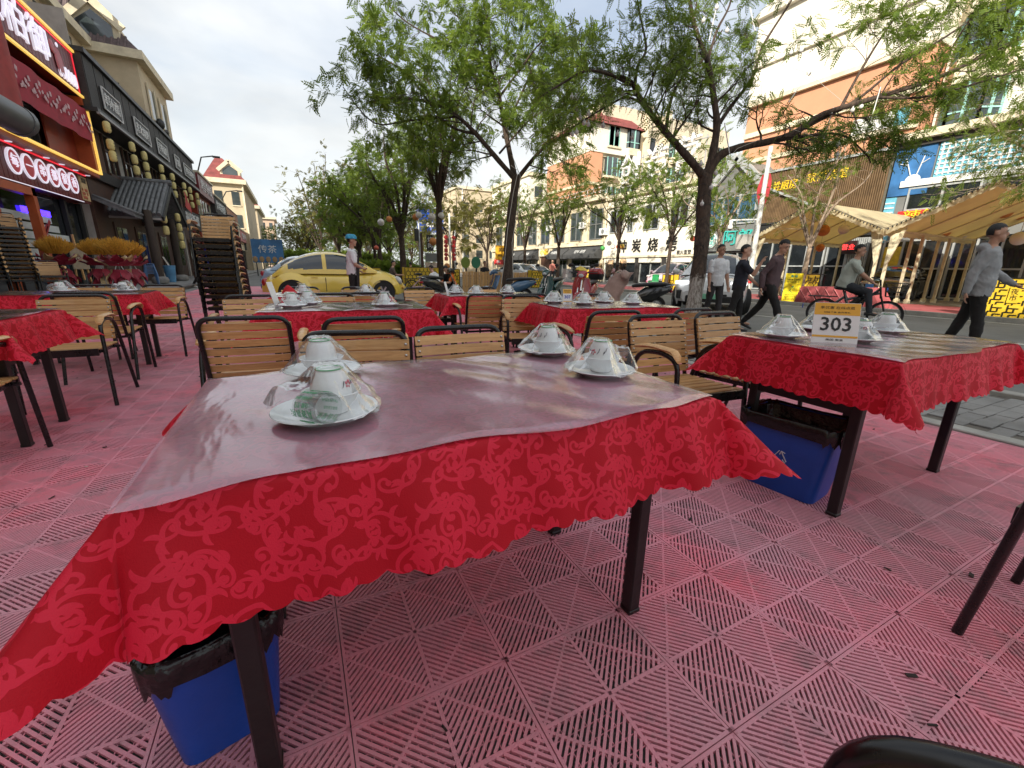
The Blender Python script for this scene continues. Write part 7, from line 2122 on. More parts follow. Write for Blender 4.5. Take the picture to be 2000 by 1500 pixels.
def person(label, loc, rz, H, shirt, trousers, pose, skin=None, sleeves='short', vox=.010, shoe=None, group=None, hair=True, girth=1.0, apron=None, cap=None, hood=False, hairlen=0.0, tail=.10):
    skin = skin or m_skin; shoe = shoe or m_blackpl
    s = H / 1.72
    t = thing('person', label, 'person', loc, rz, group)
    lean = rad(pose.get('lean', 2)); turn = rad(pose.get('turn', 0)); nod = rad(pose.get('nod', 0))
    TH, SH = .435 * s, .42 * s
    hip = Vector((0, 0, 0)); legs = []
    for k, sx in (('legL', 1), ('legR', -1)):
        sw, kn, ab = (tuple(pose.get(k, (0, 0, 2))) + (2,))[:3]
        sw, kn, ab = rad(sw), rad(kn), rad(ab)
        h = Vector((sx * .088 * s, 0, 0))
        d1 = Vector((sx * math.sin(ab), -math.sin(sw) * math.cos(ab), -math.cos(sw) * math.cos(ab)))
        kne = h + d1 * TH
        d2 = Vector((sx * math.sin(ab) * .4, -math.sin(sw - kn), -math.cos(sw - kn)))
        an = kne + d2 * SH
        legs.append([h, kne, an, d2, sw - kn])
    dz = -min(l[2].z for l in legs) + .075 * s
    if 'hipz' in pose: dz = pose['hipz']
    up = Vector((0, 0, dz))
    for l in legs:
        for i in range(3): l[i] = l[i] + up
    pel = up + Vector((0, 0, .03 * s))
    M_l = Matrix.Rotation(lean, 3, 'X')                       # leaning forwards tips the spine towards -Y
    def sp(h, y=0.0, x=0.0): return pel + M_l @ Vector((x * s, y * s, h * s))
    hm = Matrix.Rotation(turn, 3, 'Z') @ Matrix.Rotation(lean * .4 + nod, 3, 'X')
    nb = sp(.515, .012); hc = nb + hm @ Vector((0, -.022 * s, .165 * s))
    def hd(x, y, z): return hc + hm @ Vector((x * s, y * s, z * s))
    B = MB()
    rows = [(sp(-.10), .13, .09), (sp(-.04), .158, .105), (sp(.05), .158, .108), (sp(.16), .138 * girth, .100 * girth), (sp(.28), .150 * girth, .108 * girth), (sp(.38), .165, .112), (sp(.455), .160, .088), (sp(.50), .10, .07), (sp(.53), .055, .052)]
    rings(B, [(c, w * s, d * s) for c, w, d in rows], M_l)
    B.tube([nb - Vector((0, 0, .03 * s)), hc - Vector((0, 0, .06 * s))], .052 * s, 12)
    B.ell(hd(0, .008, .028), (.074 * s, .093 * s, .098 * s), 18, 12, hm); B.ell(hd(0, -.022, -.045), (.058 * s, .066 * s, .066 * s), 14, 10, hm)
    B.ell(hd(0, -.094, -.008), (.014 * s, .022 * s, .026 * s), 10, 8, hm); B.ell(hd(0, -.083, -.058), (.024 * s, .012 * s, .012 * s), 10, 6, hm)
    B.ell(hd(0, -.07, -.095), (.025 * s, .022 * s, .018 * s), 10, 6, hm)
    for sx in (-1, 1): B.ell(hd(sx * .076, .012, -.002), (.011 * s, .022 * s, .033 * s), 8, 6, hm)
    arms = []
    for k, sx in (('armL', 1), ('armR', -1)):
        sw, ab, el = (tuple(pose.get(k, (0, 8, 10))) + (0,))[:3]; tw = (tuple(pose.get(k, (0, 8, 10))) + (0, 0))[3]
        sh = sp(.420, 0, sx * .172)
        R1 = Matrix.Rotation(rad(tw) * sx, 3, 'Z')
        d1 = Vector((sx * math.sin(rad(ab)), -math.sin(rad(sw)) * math.cos(rad(ab)), -math.cos(rad(sw)) * math.cos(rad(ab))))
        d2 = R1 @ Vector((sx * math.sin(rad(ab)) * .5, -math.sin(rad(sw + el)), -math.cos(rad(sw + el)))); d2.normalize()
        elb = sh + d1 * .285 * s; wr = elb + d2 * .25 * s
        limb(B, sh, elb, .054 * s, .043 * s); limb(B, elb, wr, .043 * s, .027 * s, .040 * s)
        side = d2.cross(Vector((0, 0, 1)) if abs(d2.z) < .9 else Vector((0, 1, 0))).normalized(); nrm = side.cross(d2)
        pm = Matrix((side, nrm, d2)).transposed()
        B.ell(wr + d2 * .045 * s, (.038 * s, .018 * s, .052 * s), 10, 8, pm)
        curl = (nrm if nrm.dot(Vector((0, -1, 0))) > 0 else -nrm)
        for f in range(4):
            o0 = wr + d2 * .08 * s + side * ((f - 1.5) * .0185 * s)
            L = (.068, .078, .074, .058)[f] * s
            p1 = o0 + d2 * L * .45 + curl * L * .10; p2 = p1 + d2 * L * .30 + curl * L * .22; p3 = p2 + d2 * L * .16 + curl * L * .26
            B.tube([o0 - d2 * .02 * s, p1, p2, p3], [.0095 * s, .0092 * s, .0085 * s, .0065 * s], 8)
        th = wr + d2 * .03 * s + side * (.032 * s) * (1 if sx > 0 else -1)
        B.tube([wr + d2 * .022 * s, th, th + d2 * .03 * s + curl * .02 * s, th + d2 * .05 * s + curl * .032 * s], [.014 * s, .013 * s, .011 * s, .008 * s], 8)
        arms.append((sh, elb, wr, d2))
    for h, kn, an, d2, sa in legs:
        limb(B, h, kn, .080 * s, .055 * s, .075 * s); limb(B, kn, an, .054 * s, .036 * s, .056 * s)
        B.ell(an + Vector((0, -.05 * s, -.035 * s)), (.036 * s, .10 * s, .032 * s), 10, 8)
    remesh(B, 'body', skin, t, vox)
    # clothes
    C = MB(); e = .020 * s
    rows = [(sp(-tail), (.165 if sleeves != 'hood' else .175) * girth, .125 * girth), (sp(-.04), .172 * girth ** .5, .128 * girth), (sp(.05), .172 * girth, .130 * girth), (sp(.16), .160 * girth, .122 * girth), (sp(.28), .168 * girth, .126 * girth), (sp(.38), .180, .128), (sp(.455), .168, .104), (sp(.490), .118, .088), (sp(.515), .075, .07)]
    rings(C, [(c, w * s, d * s) for c, w, d in rows], M_l)
    for sh, elb, wr, d2 in arms:
        if sleeves == 'short': limb(C, sh, sh.lerp(elb, .72), .061 * s, .064 * s)
        else: limb(C, sh, elb, .063 * s, .056 * s); limb(C, elb, elb.lerp(wr, .96), .058 * s, .040 * s, .056 * s)
    if hood: C.ell(sp(.50, .075), (.11 * s, .075 * s, .07 * s), 14, 8, M_l)
    remesh(C, 'shirt', shirt, t, vox * 1.2, 5, .0052)
    K = MB()
    rings(K, [(c, w * s, d * s) for c, w, d in ((sp(-.13), .10, .08), (sp(-.10), .150, .112), (sp(-.02), .166, .118), (sp(.06), .160 * girth ** .5, .115 * girth ** .5))], M_l)
    for h, kn, an, d2, sa in legs:
        limb(K, h, kn, .092 * s, .066 * s, .086 * s); limb(K, kn, an.lerp(kn, .04), .066 * s, .052 * s, .066 * s)
    remesh(K, 'trousers', trousers, t, vox * 1.2, 4, .005)
    for h, kn, an, d2, sa in legs:
        m = MB(); rt = Matrix.Rotation(-sa * .5 if sa < -.15 else 0, 3, 'X')
        P = []
        for y, z, w, hh in ((.075, -.045, .028, .030), (.05, -.035, .040, .045), (-.02, -.035, .043, .045), (-.10, -.048, .047, .030), (-.17, -.055, .043, .022), (-.205, -.058, .022, .016)):
            P.append([an + rt @ Vector((w * s * math.cos(a), y * s, z * s + hh * s * max(-.8, math.sin(a)))) for a in [2 * PI * k / 12 for k in range(12)]])
        m.grid(P, True); m.add(P[0], [tuple(range(11, -1, -1))]); m.add(P[-1], [tuple(range(12))]); m.o('shoe', shoe, t, smooth=60)
    if hair:
        Hm = MB(); Hm.ell((0, 0, 0), (.0785 * s, .0985 * s, .104 * s), 36, 24)
        keep = []
        for f in Hm.f:
            c = sum((Vector(Hm.v[i]) for i in f), Vector()) / len(f) / s
            if (c.y < -.018 and c.z < .040 + (-c.y - .018) * .22) or (c.y < .030 and c.z < .008 - hairlen) or c.z < -.052 - hairlen: continue
            keep.append(f)
        rr = random.Random(len(label))
        Hm.f = keep; Hm.mi = [0] * len(keep)
        Hm.v = [tuple(hd(*(Vector(q) * (1 + rr.uniform(-.012, .045)) / s + Vector((0, .010, .030))))) for q in Hm.v]
        Hm.o('hair', m_hair, t, smooth=180)
    if cap:
        m = MB(); P = []
        for i in range(9):
            f = i / 8
            P.append([hd(*( (.098 + .012 * math.sin(k * 1.9 + i)) * math.cos(PI / 2 * f) ** .5 * math.cos(a) * 1.0, .012 + (.122 + .010 * math.sin(k * 2.3)) * math.cos(PI / 2 * f) ** .5 * math.sin(a), .055 + .105 * math.sin(PI / 2 * f))) for k, a in enumerate([2 * PI * k / 24 for k in range(24)])])
        m.grid(P, True); m.o('hair_net', cap, t, smooth=180)
    F_ = MB()
    for sx in (-1, 1): F_.ell(hd(sx * .031, -.083, .018), (.013 * s, .008 * s, .006 * s), 8, 6, hm)
    F_.o('eyes', m_eye, t); F_ = MB()
    for sx in (-1, 1): F_.tube([hd(sx * .015, -.088, .036), hd(sx * .032, -.090, .042), hd(sx * .048, -.080, .037)], .0045 * s, 5)
    F_.o('eyebrows', m_hair, t)
    F_ = MB(); F_.ell(hd(0, -.093, -.056), (.022 * s, .006 * s, .005 * s), 8, 5, hm); F_.o('lips', m_lip, t)
    if apron:
        m = MB(); P = []
        for i in range(10):
            h = .36 - i * .10
            w = .11 if h > .15 else .17
            P.append([sp(h, -(.134 * girth + .02 - .07 * abs(x) ** 2.2), x * w) for x in (-1, -.6, -.2, .2, .6, 1)])
        m.grid(P); m.o('apron', apron, t, smooth=180)
        m = MB()
        for sx in (-1, 1): m.tube([sp(.36, -.135, sx * .10), sp(.46, -.10, sx * .09), sp(.50, 0, sx * .10), sp(.44, .10, sx * .06), sp(.20, .14, -sx * .06)], .009 * s, 6)
        m.o('apron_straps', apron, t)
    t['hand_l'] = 0
    del t['hand_l']
    return t, dict(sp=sp, hd=hd, arms=arms, legs=legs, s=s, hc=hc)
c_white = cloth('white_cotton', (.74, .75, .77), .05); c_black = cloth('black_cotton', (.014, .014, .017)); c_plum = cloth('plum_shirt', (.105, .065, .072), .2); c_navy = cloth('navy_cotton', (.016, .018, .030))
c_grey = cloth('grey_fleece', (.30, .31, .32)); c_sage = cloth('sage_grey_cotton', (.42, .46, .41)); c_dtr = cloth('black_trousers', (.013, .012, .012)); c_jean = cloth('dark_denim', (.028, .032, .040)); c_orange = cloth('orange_cotton', (.78, .16, .02)); c_yellow = cloth('mustard_cotton', (.52, .33, .06)); c_pink = cloth('pink_top', (.6, .22, .18)); c_brown = cloth('brown_cotton', (.12, .09, .07))
c_greytr = cloth('charcoal_trousers', (.045, .042, .045))
m_net = M('blue_hair_net', (.05, .36, .58), .6, var=.2, vs=30, bump=.6, bs=70)
def face(dx, dy): return math.atan2(dx, -dy)                 # heading -Y turned to (dx, dy)
# the cook beside the yellow car
p = gy(694, 600, 10.9)
person('cook in white with black apron and blue hair net beside the yellow car', (p.x, 10.9, 0), face(.98, -.12), 1.70, c_white, c_dtr, dict(lean=3, armL=(-14, 8, 70, -10), armR=(12, 6, 62, 50), legL=(4, 4), legR=(-4, 2)), m_skin2, vox=.010, hair=True, cap=m_net, apron=c_black, girth=1.06)
# three men walking beside the big tree
p = gz(1490, 647)
person('young man in plum shirt and black trousers walking with hands behind his back', (p.x, p.y, 0), face(.30, -.95), 1.69, c_plum, c_dtr, dict(lean=4, nod=24, turn=-26, armL=(-30, 10, 26, -50), armR=(-30, 10, 30, -55), legL=(-22, 16), legR=(24, 6)), sleeves='long', vox=.009, hairlen=.01, tail=.14)
p = gd(1437, 600, 7.75)
person('short haired man in black tee raising a hand to his mouth', (p.x, p.y, 0), face(.62, -.78), 1.52, c_navy, c_dtr, dict(lean=2, turn=-6, armL=(30, 12, 20), armR=(46, 14, 108, 22), legL=(10, 8), legR=(-10, 10)), vox=.009)
p = gd(1392, 600, 8.95)
person('man in white tee and charcoal trousers looking at the camera behind the tree', (p.x, p.y, 0), face(-.35, -.93), 1.585, c_white, c_greytr, dict(lean=1, turn=14, armL=(6, 7, 12), armR=(4, 7, 14), legL=(6, 4), legR=(-6, 4)), m_skin2, vox=.009)
# the man in the grey hoodie at the right
p = gz(1872, 690)
person('man in grey hoodie striding to the right at the edge of the road', (p.x, p.y, 0), face(.34, -.94), 1.72, c_grey, c_dtr, dict(lean=1, turn=4, armL=(26, 10, 30, 0), armR=(-24, 8, 22, 0), legL=(-8, 8), legR=(10, 4)), m_skin2, sleeves='long', vox=.009, girth=1.16, hood=True, tail=.14)
# the cyclist
ca, sa = math.cos(BIKE_A), math.sin(BIKE_A)
q = BIKE_P + Vector((ca * -.22, sa * -.22, 0))
t_, inf = person('man in sage tee riding the black electric bicycle', tuple(q), BIKE_A + PI / 2, 1.66, c_sage, c_jean, dict(lean=12, hipz=.86, turn=-6, armL=(38, 6, 14, 4), armR=(38, 6, 14, 4), legL=(62, 78, 6), legR=(74, 62, 6)), m_skin2, vox=.009, girth=1.15, tail=.08)
m = MB(); m.c(0, 0, 0, .13, .012, .07, .003, BIKE_A); x = m.o('handlebar_bag', M('blue_card', (.10, .28, .62), .4), loc=tuple(BIKE_P + Vector((ca * .18, sa * .18, .86)))); tag(x, 'small blue card bag on the handlebar of the bicycle', 'bag')
# further away
p = gz(395, 562)
t_, inf = person('bald man in mustard tee and black trousers walking by the lantern row', (-3.75, 23.3, 0), face(.95, -.25), 1.60, c_yellow, c_dtr, dict(lean=7, armL=(28, 8, 40), armR=(-8, 6, 12), legL=(-22, 14), legR=(22, 6)), m_skin2, vox=.018, shoe=M('white_shoe', (.7, .7, .7), .5), hair=False, girth=1.1)
m = MB(); m.ell((0, 0, 0), (.11, .08, .17), 12, 8); m.tube([(0, 0, .15), (0, .03, .30)], .01, 5); tag(m.o('plastic_bag', M('white_film_bag', (.7, .72, .73), .4), loc=(-3.36, 23.1, .66)), 'white plastic bag carried by the man in the mustard tee', 'bag')
def stool(label, loc, mat, h=.42):
    t = thing('low_stool', label, 'stool', loc, random.uniform(0, 1), 'low stools in use')
    m = MB(); m.c(0, 0, h - .015, .30, .30, .03, .01); m.o('seat', mat, t, smooth=0)
    for sx in (-1, 1):
        for sy in (-1, 1):
            m = MB(); m.bar((sx * .11, sy * .11, h - .03), (sx * .15, sy * .15, 0), .03); m.o('leg', mat, t, smooth=0)
m_stool = M('blue_stool_plastic', (.05, .14, .34), .45)
sit = dict(hipz=.46, lean=26, nod=18, armL=(30, 4, 62, 20), armR=(30, 4, 62, 20), legL=(84, 84, 8), legR=(84, 80, 8))
p = gy(856, 560, 14.7); stool('low blue stool under the man in white by the black scooter', (p.x, 14.7, 0), m_stool, .34)
person('man in white tee sitting bent forward behind the black scooter', (p.x, 14.7, 0), face(-.5, .8), 1.62, c_white, c_jean, dict(sit, hipz=.42), vox=.014)
p = gy(886, 560, 14.1); stool('low blue stool under the man in orange by the black scooter', (p.x, 14.1, 0), m_stool, .34)
person('man in orange tee sitting bent over his phone, turned to the left', (p.x, 14.1, 0), face(-.93, -.35), 1.66, c_orange, c_jean, dict(sit, hipz=.42, nod=30), vox=.013, hairlen=.02)
p = gy(766, 560, 19.0); stool('low blue stool under the man at the honeycomb barrier', (p.x, 19.0, 0), m_stool, .45)
person('man in brown tee sitting by the honeycomb barrier', (p.x, 19.0, 0), face(.95, -.2), 1.66, c_brown, c_dtr, dict(sit, hipz=.52, lean=8, nod=6), vox=.018)
p = gy(804, 560, 21.6); stool('low blue stool behind the honeycomb barrier', (p.x, 21.6, 0), m_stool, .45)
person('dark haired person sitting behind the honeycomb barrier', (p.x, 21.6, 0), face(.2, .9), 1.62, c_black, c_dtr, dict(sit, hipz=.52, lean=6, nod=4), vox=.02)
p = gy(946, 560, 20.6); stool('low blue stool behind the board fence', (p.x, 20.6, 0), m_stool, .45)
person('heavy man in black tee sitting behind the board fence', (p.x, 20.6, 0), face(-.1, -.95), 1.74, c_black, c_dtr, dict(sit, hipz=.58, lean=4, nod=4), m_skin2, vox=.018, girth=1.2)
p = gx(1077, 566, 16.0)
person('woman in a pink top and jeans standing on the far kerb', (16.0, p.y, .1), face(-.3, -.9), 1.58, c_pink, c_jean, dict(armL=(20, 8, 60), armR=(14, 8, 50), legL=(4, 2), legR=(-4, 2)), vox=.018, hairlen=.05)
# ================================================================== STREET FURNITURE AND SMALL THINGS
# ---- cream gazebos beyond the road
m_canvas = M('cream_canvas', (.74, .67, .46), .8, var=.14, vs=1.2, world_pos=True)
_n, _l = m_canvas.node_tree.nodes, m_canvas.node_tree.links
_tr = _n.new('ShaderNodeBsdfTranslucent'); _tr.inputs[0].default_value = (.82, .68, .36, 1); _ms = _n.new('ShaderNodeMixShader'); _ms.inputs[0].default_value = .5
_l.new(_n['Principled BSDF'].outputs[0], _ms.inputs[1]); _l.new(_tr.outputs[0], _ms.inputs[2]); _l.new(_ms.outputs[0], _n['Material Output'].inputs[0])
m_cpost = M('cream_painted_post', (.66, .60, .42), .6, var=.15, world_pos=True)
def gazebo(label, y0, y1, x0=18.0, x1=24.6, ze=2.50, zp=3.62):
    t = thing('gazebo', label, 'gazebo', (x0, (y0 + y1) / 2, .06), 0, 'cream gazebos beyond the road')
    hw = (y1 - y0) / 2; L = x1 - x0
    for s in (-1, 1):
        P = []
        for i in range(17):
            x = -.25 + (L + .5) * i / 16
            P.append([(x, s * hw * f, zp + (ze - zp) * f - .05 * math.sin(PI * f) * abs(math.sin(PI * i / 4))) for f in [j / 8 for j in range(9)]])
        m = MB(); m.grid(P); m.grid([[(a, b_, c - .02) for a, b_, c in r] for r in P]); m.o('roof_panel', m_canvas, t, smooth=60)
        m = MB(); P = []
        for i in range(40):
            f = i / 39
            y = s * hw * f; z = zp + (ze - zp) * f
            P.append([(-.27, y, z), (-.28 + .01 * math.sin(i), y, z - .16 - .035 * abs(math.sin(i * 1.05)))])
        m.grid(P); m.o('front_valance', m_canvas, t, smooth=180)
        m = MB(); P = []
        for i in range(60):
            x = -.25 + (L + .5) * i / 59; P.append([(x, s * hw, ze), (x, s * hw, ze - .18 - .03 * abs(math.sin(i * 1.05)))])
        m.grid(P); m.o('side_valance', m_canvas, t, smooth=180)
        for k in range(5):
            m = MB(); x = L * k / 4; m.bar((x, 0, zp - .05), (x, s * (hw - .04), ze - .05), .045); m.o('rafter', m_cpost, t, smooth=0)
        for k in range(4):
            x = L * k / 3.0
            m = MB(); m.c(x, s * (hw - .10), ze / 2, .09, .09, ze, .01); p = m.o('post', m_cpost, t, smooth=0)
            m = MB(); m.c(x, s * (hw - .10), .08, .16, .16, .16, .02); m.o('post_foot', m_cpost, p, smooth=0)
            if k == 0:
                m = MB(); m.ext([(0, 0), (.34, .16), (.32, .06), (.05, -.95), (0, -1.0)], lambda u, v, q: (q, s * (hw - .10) - s * u, ze - .12 + v), -.03, .03); m.o('corner_brace', m_cpost, t, smooth=0)
        m = MB(); m.bar((0, s * (hw - .10), ze - .06), (L, s * (hw - .10), ze - .06), .07); m.o('eave_beam', m_cpost, t, smooth=0)
    m = MB(); m.bar((0, 0, zp - .06), (L, 0, zp - .06), .07); m.o('ridge_beam', m_cpost, t, smooth=0)
    m = MB()
    for s in (-1, 1):
        m.tube([(-.3, s * hw * f, zp + (ze - zp) * f + .02) for f in [j / 10 for j in range(11)]], .008, 4)
        for j in range(22):
            f = (j + .5) / 22; m.ell((-.3, s * hw * f, zp + (ze - zp) * f - .02), (.022, .022, .03), 6, 4)
    m.o('light_chain', m_blackpl, t)
    return t
gazebo('cream canvas gazebo left, behind the slim pale tree', 7.66, 12.3)
gazebo('cream canvas gazebo at the right edge, behind the man in the hoodie', 2.9, 7.55)
for a in (('orange ball lantern under the left gazebo roof', 1608, 450, 16.6, .22, m_ball_o), ('tan ball lantern under the left gazebo roof', 1648, 448, 17.5, .2, m_ball_w), ('small dark orange lantern below the left gazebo', 1602, 484, 17.6, .16, m_ball_o), ('orange ball lantern in the right gazebo, left one', 1845, 452, 15.6, .2, m_ball_o), ('tan ball lantern in the right gazebo', 1877, 458, 16.4, .2, m_ball_w), ('large orange lantern at the right gazebo roof', 1963, 412, 14.6, .24, m_ball_o), ('dark orange lantern at the very right of the gazebo roof', 1991, 416, 15.2, .24, m_ball_o), ('cream ball lantern beside the hoodie man', 1990, 466, 14.4, .22, m_ball_w)): ball(*a, 'ball lanterns in the gazebos')
# ---- barriers with printed or pierced fronts
m_ybar = M('yellow_barrier', (.78, .53, .04), .5, var=.12, world_pos=True)
m_blk = M('black_lattice', (.014, .014, .013), .5)
def lattice_box(label, loc, rz, w, h, d=.35, honey=False, words=None):
    t = thing('lattice_barrier', label, 'barrier', loc, rz, 'yellow barriers with black lattice')
    m = MB(); m.b(-w / 2, w / 2, -d / 2, d / 2, .03, h, .01); m.o('panel', m_ybar, t, smooth=0)
    m = MB(); y = -d / 2 - .012; y2 = d / 2 + .012
    def ln(a, b_, th=.022):
        for yy in (y, y2): m.bar((a[0], yy, a[1]), (b_[0], yy, b_[1]), .02, th, (0, 1, 0))
    for a, b_ in (((-w / 2, .03), (w / 2, .03)), ((-w / 2, h), (w / 2, h)), ((-w / 2, .03), (-w / 2, h)), ((w / 2, .03), (w / 2, h))): ln(a, b_, .035)
    if honey:
        r = .11; j = 0
        z = .12
        while z < h - .03:
            x = -w / 2 + (.0 if j % 2 else r * .87) + .06
            while x < w / 2 - .05:
                pts = [(x + r * math.cos(PI / 2 + q * PI / 3), z + r * math.sin(PI / 2 + q * PI / 3)) for q in range(4)]
                for a, b_ in zip(pts, pts[1:]):
                    if max(abs(a[0]), abs(b_[0])) < w / 2 and .03 < min(a[1], b_[1]) and max(a[1], b_[1]) < h: ln(a, b_, .02)
                x += r * 1.74
            z += r * 1.5; j += 1
    else:
        n = max(2, round(w / .30)); c = w / n
        for i in range(n):
            for j in range(max(2, round(h / .3))):
                x0 = -w / 2 + i * c; z0 = .05 + j * .3
                if z0 + .25 > h: continue
                for a, b_ in (((.15, 0), (.15, .12)), ((.15, .12), (.75, .12)), ((.75, .12), (.75, .22)), ((.35, .22), (1, .22)), ((.35, .12), (.35, .30)), ((.55, 0), (.55, .06)), ((.55, .06), (1, .06))):
                    ln((x0 + a[0] * c, z0 + a[1]), (x0 + b_[0] * c, z0 + b_[1]), .018)
    m.o('lattice', m_blk, t, smooth=0, kind='stuff')
    if words: 
        k = MB(); k.b(-.10, .10, y - .02, y - .006, h * .40, h * .78); k.o('word_plate', m_ybar, t, smooth=0)
        text('lettering', words, .15, m_ink, (0, y - .024, h * .59), (1, 0, 0), parent=t, ext=.002)
    return t
RD = -PI / 2                                                    # fronts facing the road
lattice_box('yellow barrier with black lattice and lettering beside the man in the hoodie', (16.0, 3.75, .06), RD - .2, 1.5, 1.0, words='夜\n市')
lattice_box('yellow barrier with black lattice behind the yellow notice board', (16.75, 9.25, .06), RD + 1.2, .8, 1.0)
lattice_box('yellow lattice box standing beside the pink hatchback', (17.6, 16.4, .06), RD, .75, .85)
lattice_box('honeycomb barrier left of the pink bicycle', (3.0, 20.6, 0), .1, 1.1, 1.0, honey=True)
lattice_box('honeycomb barrier right behind the pink bicycle', (5.35, 20.2, 0), .15, 1.7, 1.05, honey=True)
lattice_box('honeycomb post box behind the seated pair', (6.6, 19.2, 0), .3, .5, 1.0, honey=True)
lattice_box('honeycomb barrier at the far kerb behind the woman in pink', (16.6, 22.3, .06), RD + .7, .8, 1.05, honey=True)
lattice_box('honeycomb barrier by the tree wound with cord', (12.6, 21.9, 0), .2, .9, 1.0, honey=True)
lattice_box('honeycomb barrier near the yellow box sign', (15.9, 33.0, .06), RD + .8, 1.1, 1.0, honey=True)
# ---- yellow notice board
t = thing('notice_board', 'bright yellow notice board standing at the far kerb before the pale tree', 'sign', (16.0, 9.22, .06), RD + .25)
m_bry = M('notice_yellow', (.86, .68, .02), .5, var=.04)
m = MB(); m.b(-.27, .27, -.03, .03, .0, 1.02, .01); m.o('board', m_bry, t, smooth=0)
m = MB(); m.ell((-.05, -.035, .92), (.045, .006, .045), 12, 8); m.ell((.07, -.035, .92), (.045, .006, .045), 12, 8); m.o('emblem', M('emblem_green', (.2, .45, .2), .5), t)
text('lettering', '文明经营 规范停车', .075, m_ink, (0, -.034, .80), (1, 0, 0), parent=t, ext=.001, width=.46)
text('lettering', '请勿乱扔垃圾', .07, m_ink, (0, -.034, .72), (1, 0, 0), parent=t, ext=.001, width=.40)
m = MB(); m.ell((.02, -.036, .56), (.03, .006, .03), 10, 6); m.bar((0, -.036, .54), (-.06, -.036, .42), .008, .03, (0, 1, 0)); m.bar((-.06, -.036, .42), (-.12, -.036, .34), .008, .025, (0, 1, 0)); m.bar((-.05, -.036, .42), (.05, -.036, .34), .008, .025, (0, 1, 0)); m.bar((0, -.036, .52), (.10, -.036, .48), .008, .02, (0, 1, 0)); m.o('figure_print', M('print_green', (.08, .3, .10), .5), t, smooth=0)
m = MB(); m.bar((-.10, -.037, .63), (-.01, -.037, .58), .008, .03, (0, 1, 0)); m.o('arrow_print', m_rsign, t, smooth=0)
for z, w in ((.27, .40), (.21, .40), (.15, .34), (.10, .28)): text('small_print', '自觉维护环境卫生', .045, m_ink, (0, -.034, z), (1, 0, 0), parent=t, ext=.001, width=w)
# ---- red tiled ramp block
t = thing('ramp_block', 'pinkish red diamond tiled block lying at the far kerb', 'barrier')
m = MB(); m.ext([(6.35, .02), (8.95, .02), (8.62, .66), (6.6, .70)], lambda u, v, q: (q - .45 * v, u, v), 15.75, 16.6)
m.o('block', m_redpave, t, smooth=0)
m = MB()
for k in range(9):
    y = 6.5 + k * .27
    for dy in (-.28, .28):
        a = (15.73 - .0, y, .05); b_ = (15.73 - .29, y + dy, .62)
        if 6.45 < b_[1] < 8.75: m.bar(a, b_, .02, .02)
m.o('tile_ridges', M('red_ridge', (.5, .16, .17), .7), t, smooth=0, kind='stuff')
# ---- camera mast with red banner
t = thing('camera_mast', 'white mast with dome camera and red banners beside the road', 'mast', (15.75, 10.75, .06))
m = MB(); m.tube([(0, 0, 0), (0, 0, 5.4)], [.10, .075], 14); m.o('pole', M('white_pole', (.62, .62, .6), .5), t)
m = MB(); m.tube([(0, 0, .62), (0, 0, .80)], .105, 14); m.tube([(0, 0, 1.0), (0, 0, 1.15)], .104, 14); m.o('red_band', m_rsign, t)
m = MB(); m.bar((0, 0, 2.95), (-.55, .75, 2.95), .05); m.o('arm', m_whitesign, t, smooth=0)
m = MB(); m.tube([(-.55, .75, 2.95), (-.55, .75, 2.78)], .07, 12); m.ell((-.55, .75, 2.70), (.10, .10, .10), 14, 8); m.o('dome_camera', m_whitesign, t)
m = MB(); m.ell((-.55, .75, 2.66), (.075, .075, .085), 14, 8); m.o('camera_lens', m_blackpl, t)
m = MB(); m.c(-.2, .35, 2.15, .3, .45, .55, .02); m.o('switch_box', m_greyplaster, t, smooth=0)
m = MB(); m.tube([(-.12, .3, 1.75), (-.45, .05, 1.72)], .045, 10); m.o('bullet_camera', m_whitesign, t)
for s in (-1, 1):
    m = MB(); m.grid([[(.02 * math.sin(i), s * (.10 + .16 * math.sin(PI * min(1, (i + 1) / 10)) * j / 4), 4.5 - i * .12) for j in range(5)] for i in range(11)]); m.o('red_banner', M('red_banner_cloth', (.42, .04, .05), .7), t, smooth=180)
    m = MB(); m.bar((0, 0, 4.52), (0, s * .28, 4.52), .03); m.o('banner_bar', m_aluf, t, smooth=0)
# ---- road sign on its gantry
sp_ = gx(841, 431, 16.6)
t = thing('road_sign', 'blue road direction sign on a gantry arm above the street', 'road sign', (sp_.x, sp_.y, 0))
w, h, zc = 3.6, 2.9, sp_.z
m = MB(); m.b(-w / 2, w / 2, -.03, .03, zc - h / 2, zc + h / 2); m.o('sign_panel', M('sign_blue', (.01, .07, .42), .4, var=.05), t, smooth=0)
m = MB()
for a, b_ in (((-1, -1), (1, -1)), ((1, -1), (1, 1)), ((1, 1), (-1, 1)), ((-1, 1), (-1, -1))): m.bar((a[0] * (w / 2 - .08), -.045, zc + a[1] * (h / 2 - .08)), (b_[0] * (w / 2 - .08), -.045, zc + b_[1] * (h / 2 - .08)), .02, .05, (0, 1, 0))
m.bar((0, -.045, zc - 1.2), (0, -.045, zc + 1.2), .02, .20, (0, 1, 0)); m.bar((-.5, -.045, zc + 1.0), (0, -.045, zc + 1.35), .02, .2, (0, 1, 0)); m.bar((.5, -.045, zc + 1.0), (0, -.045, zc + 1.35), .02, .2, (0, 1, 0))
m.ext([(-.72, zc - .5), (-.42, zc - .2), (.42, zc - .2), (.72, zc - .5), (.42, zc - .8), (-.42, zc - .8)], lambda u, v, q: (u, q, v), -.06, -.035)
m.o('arrows', m_whitesign, t, smooth=0)
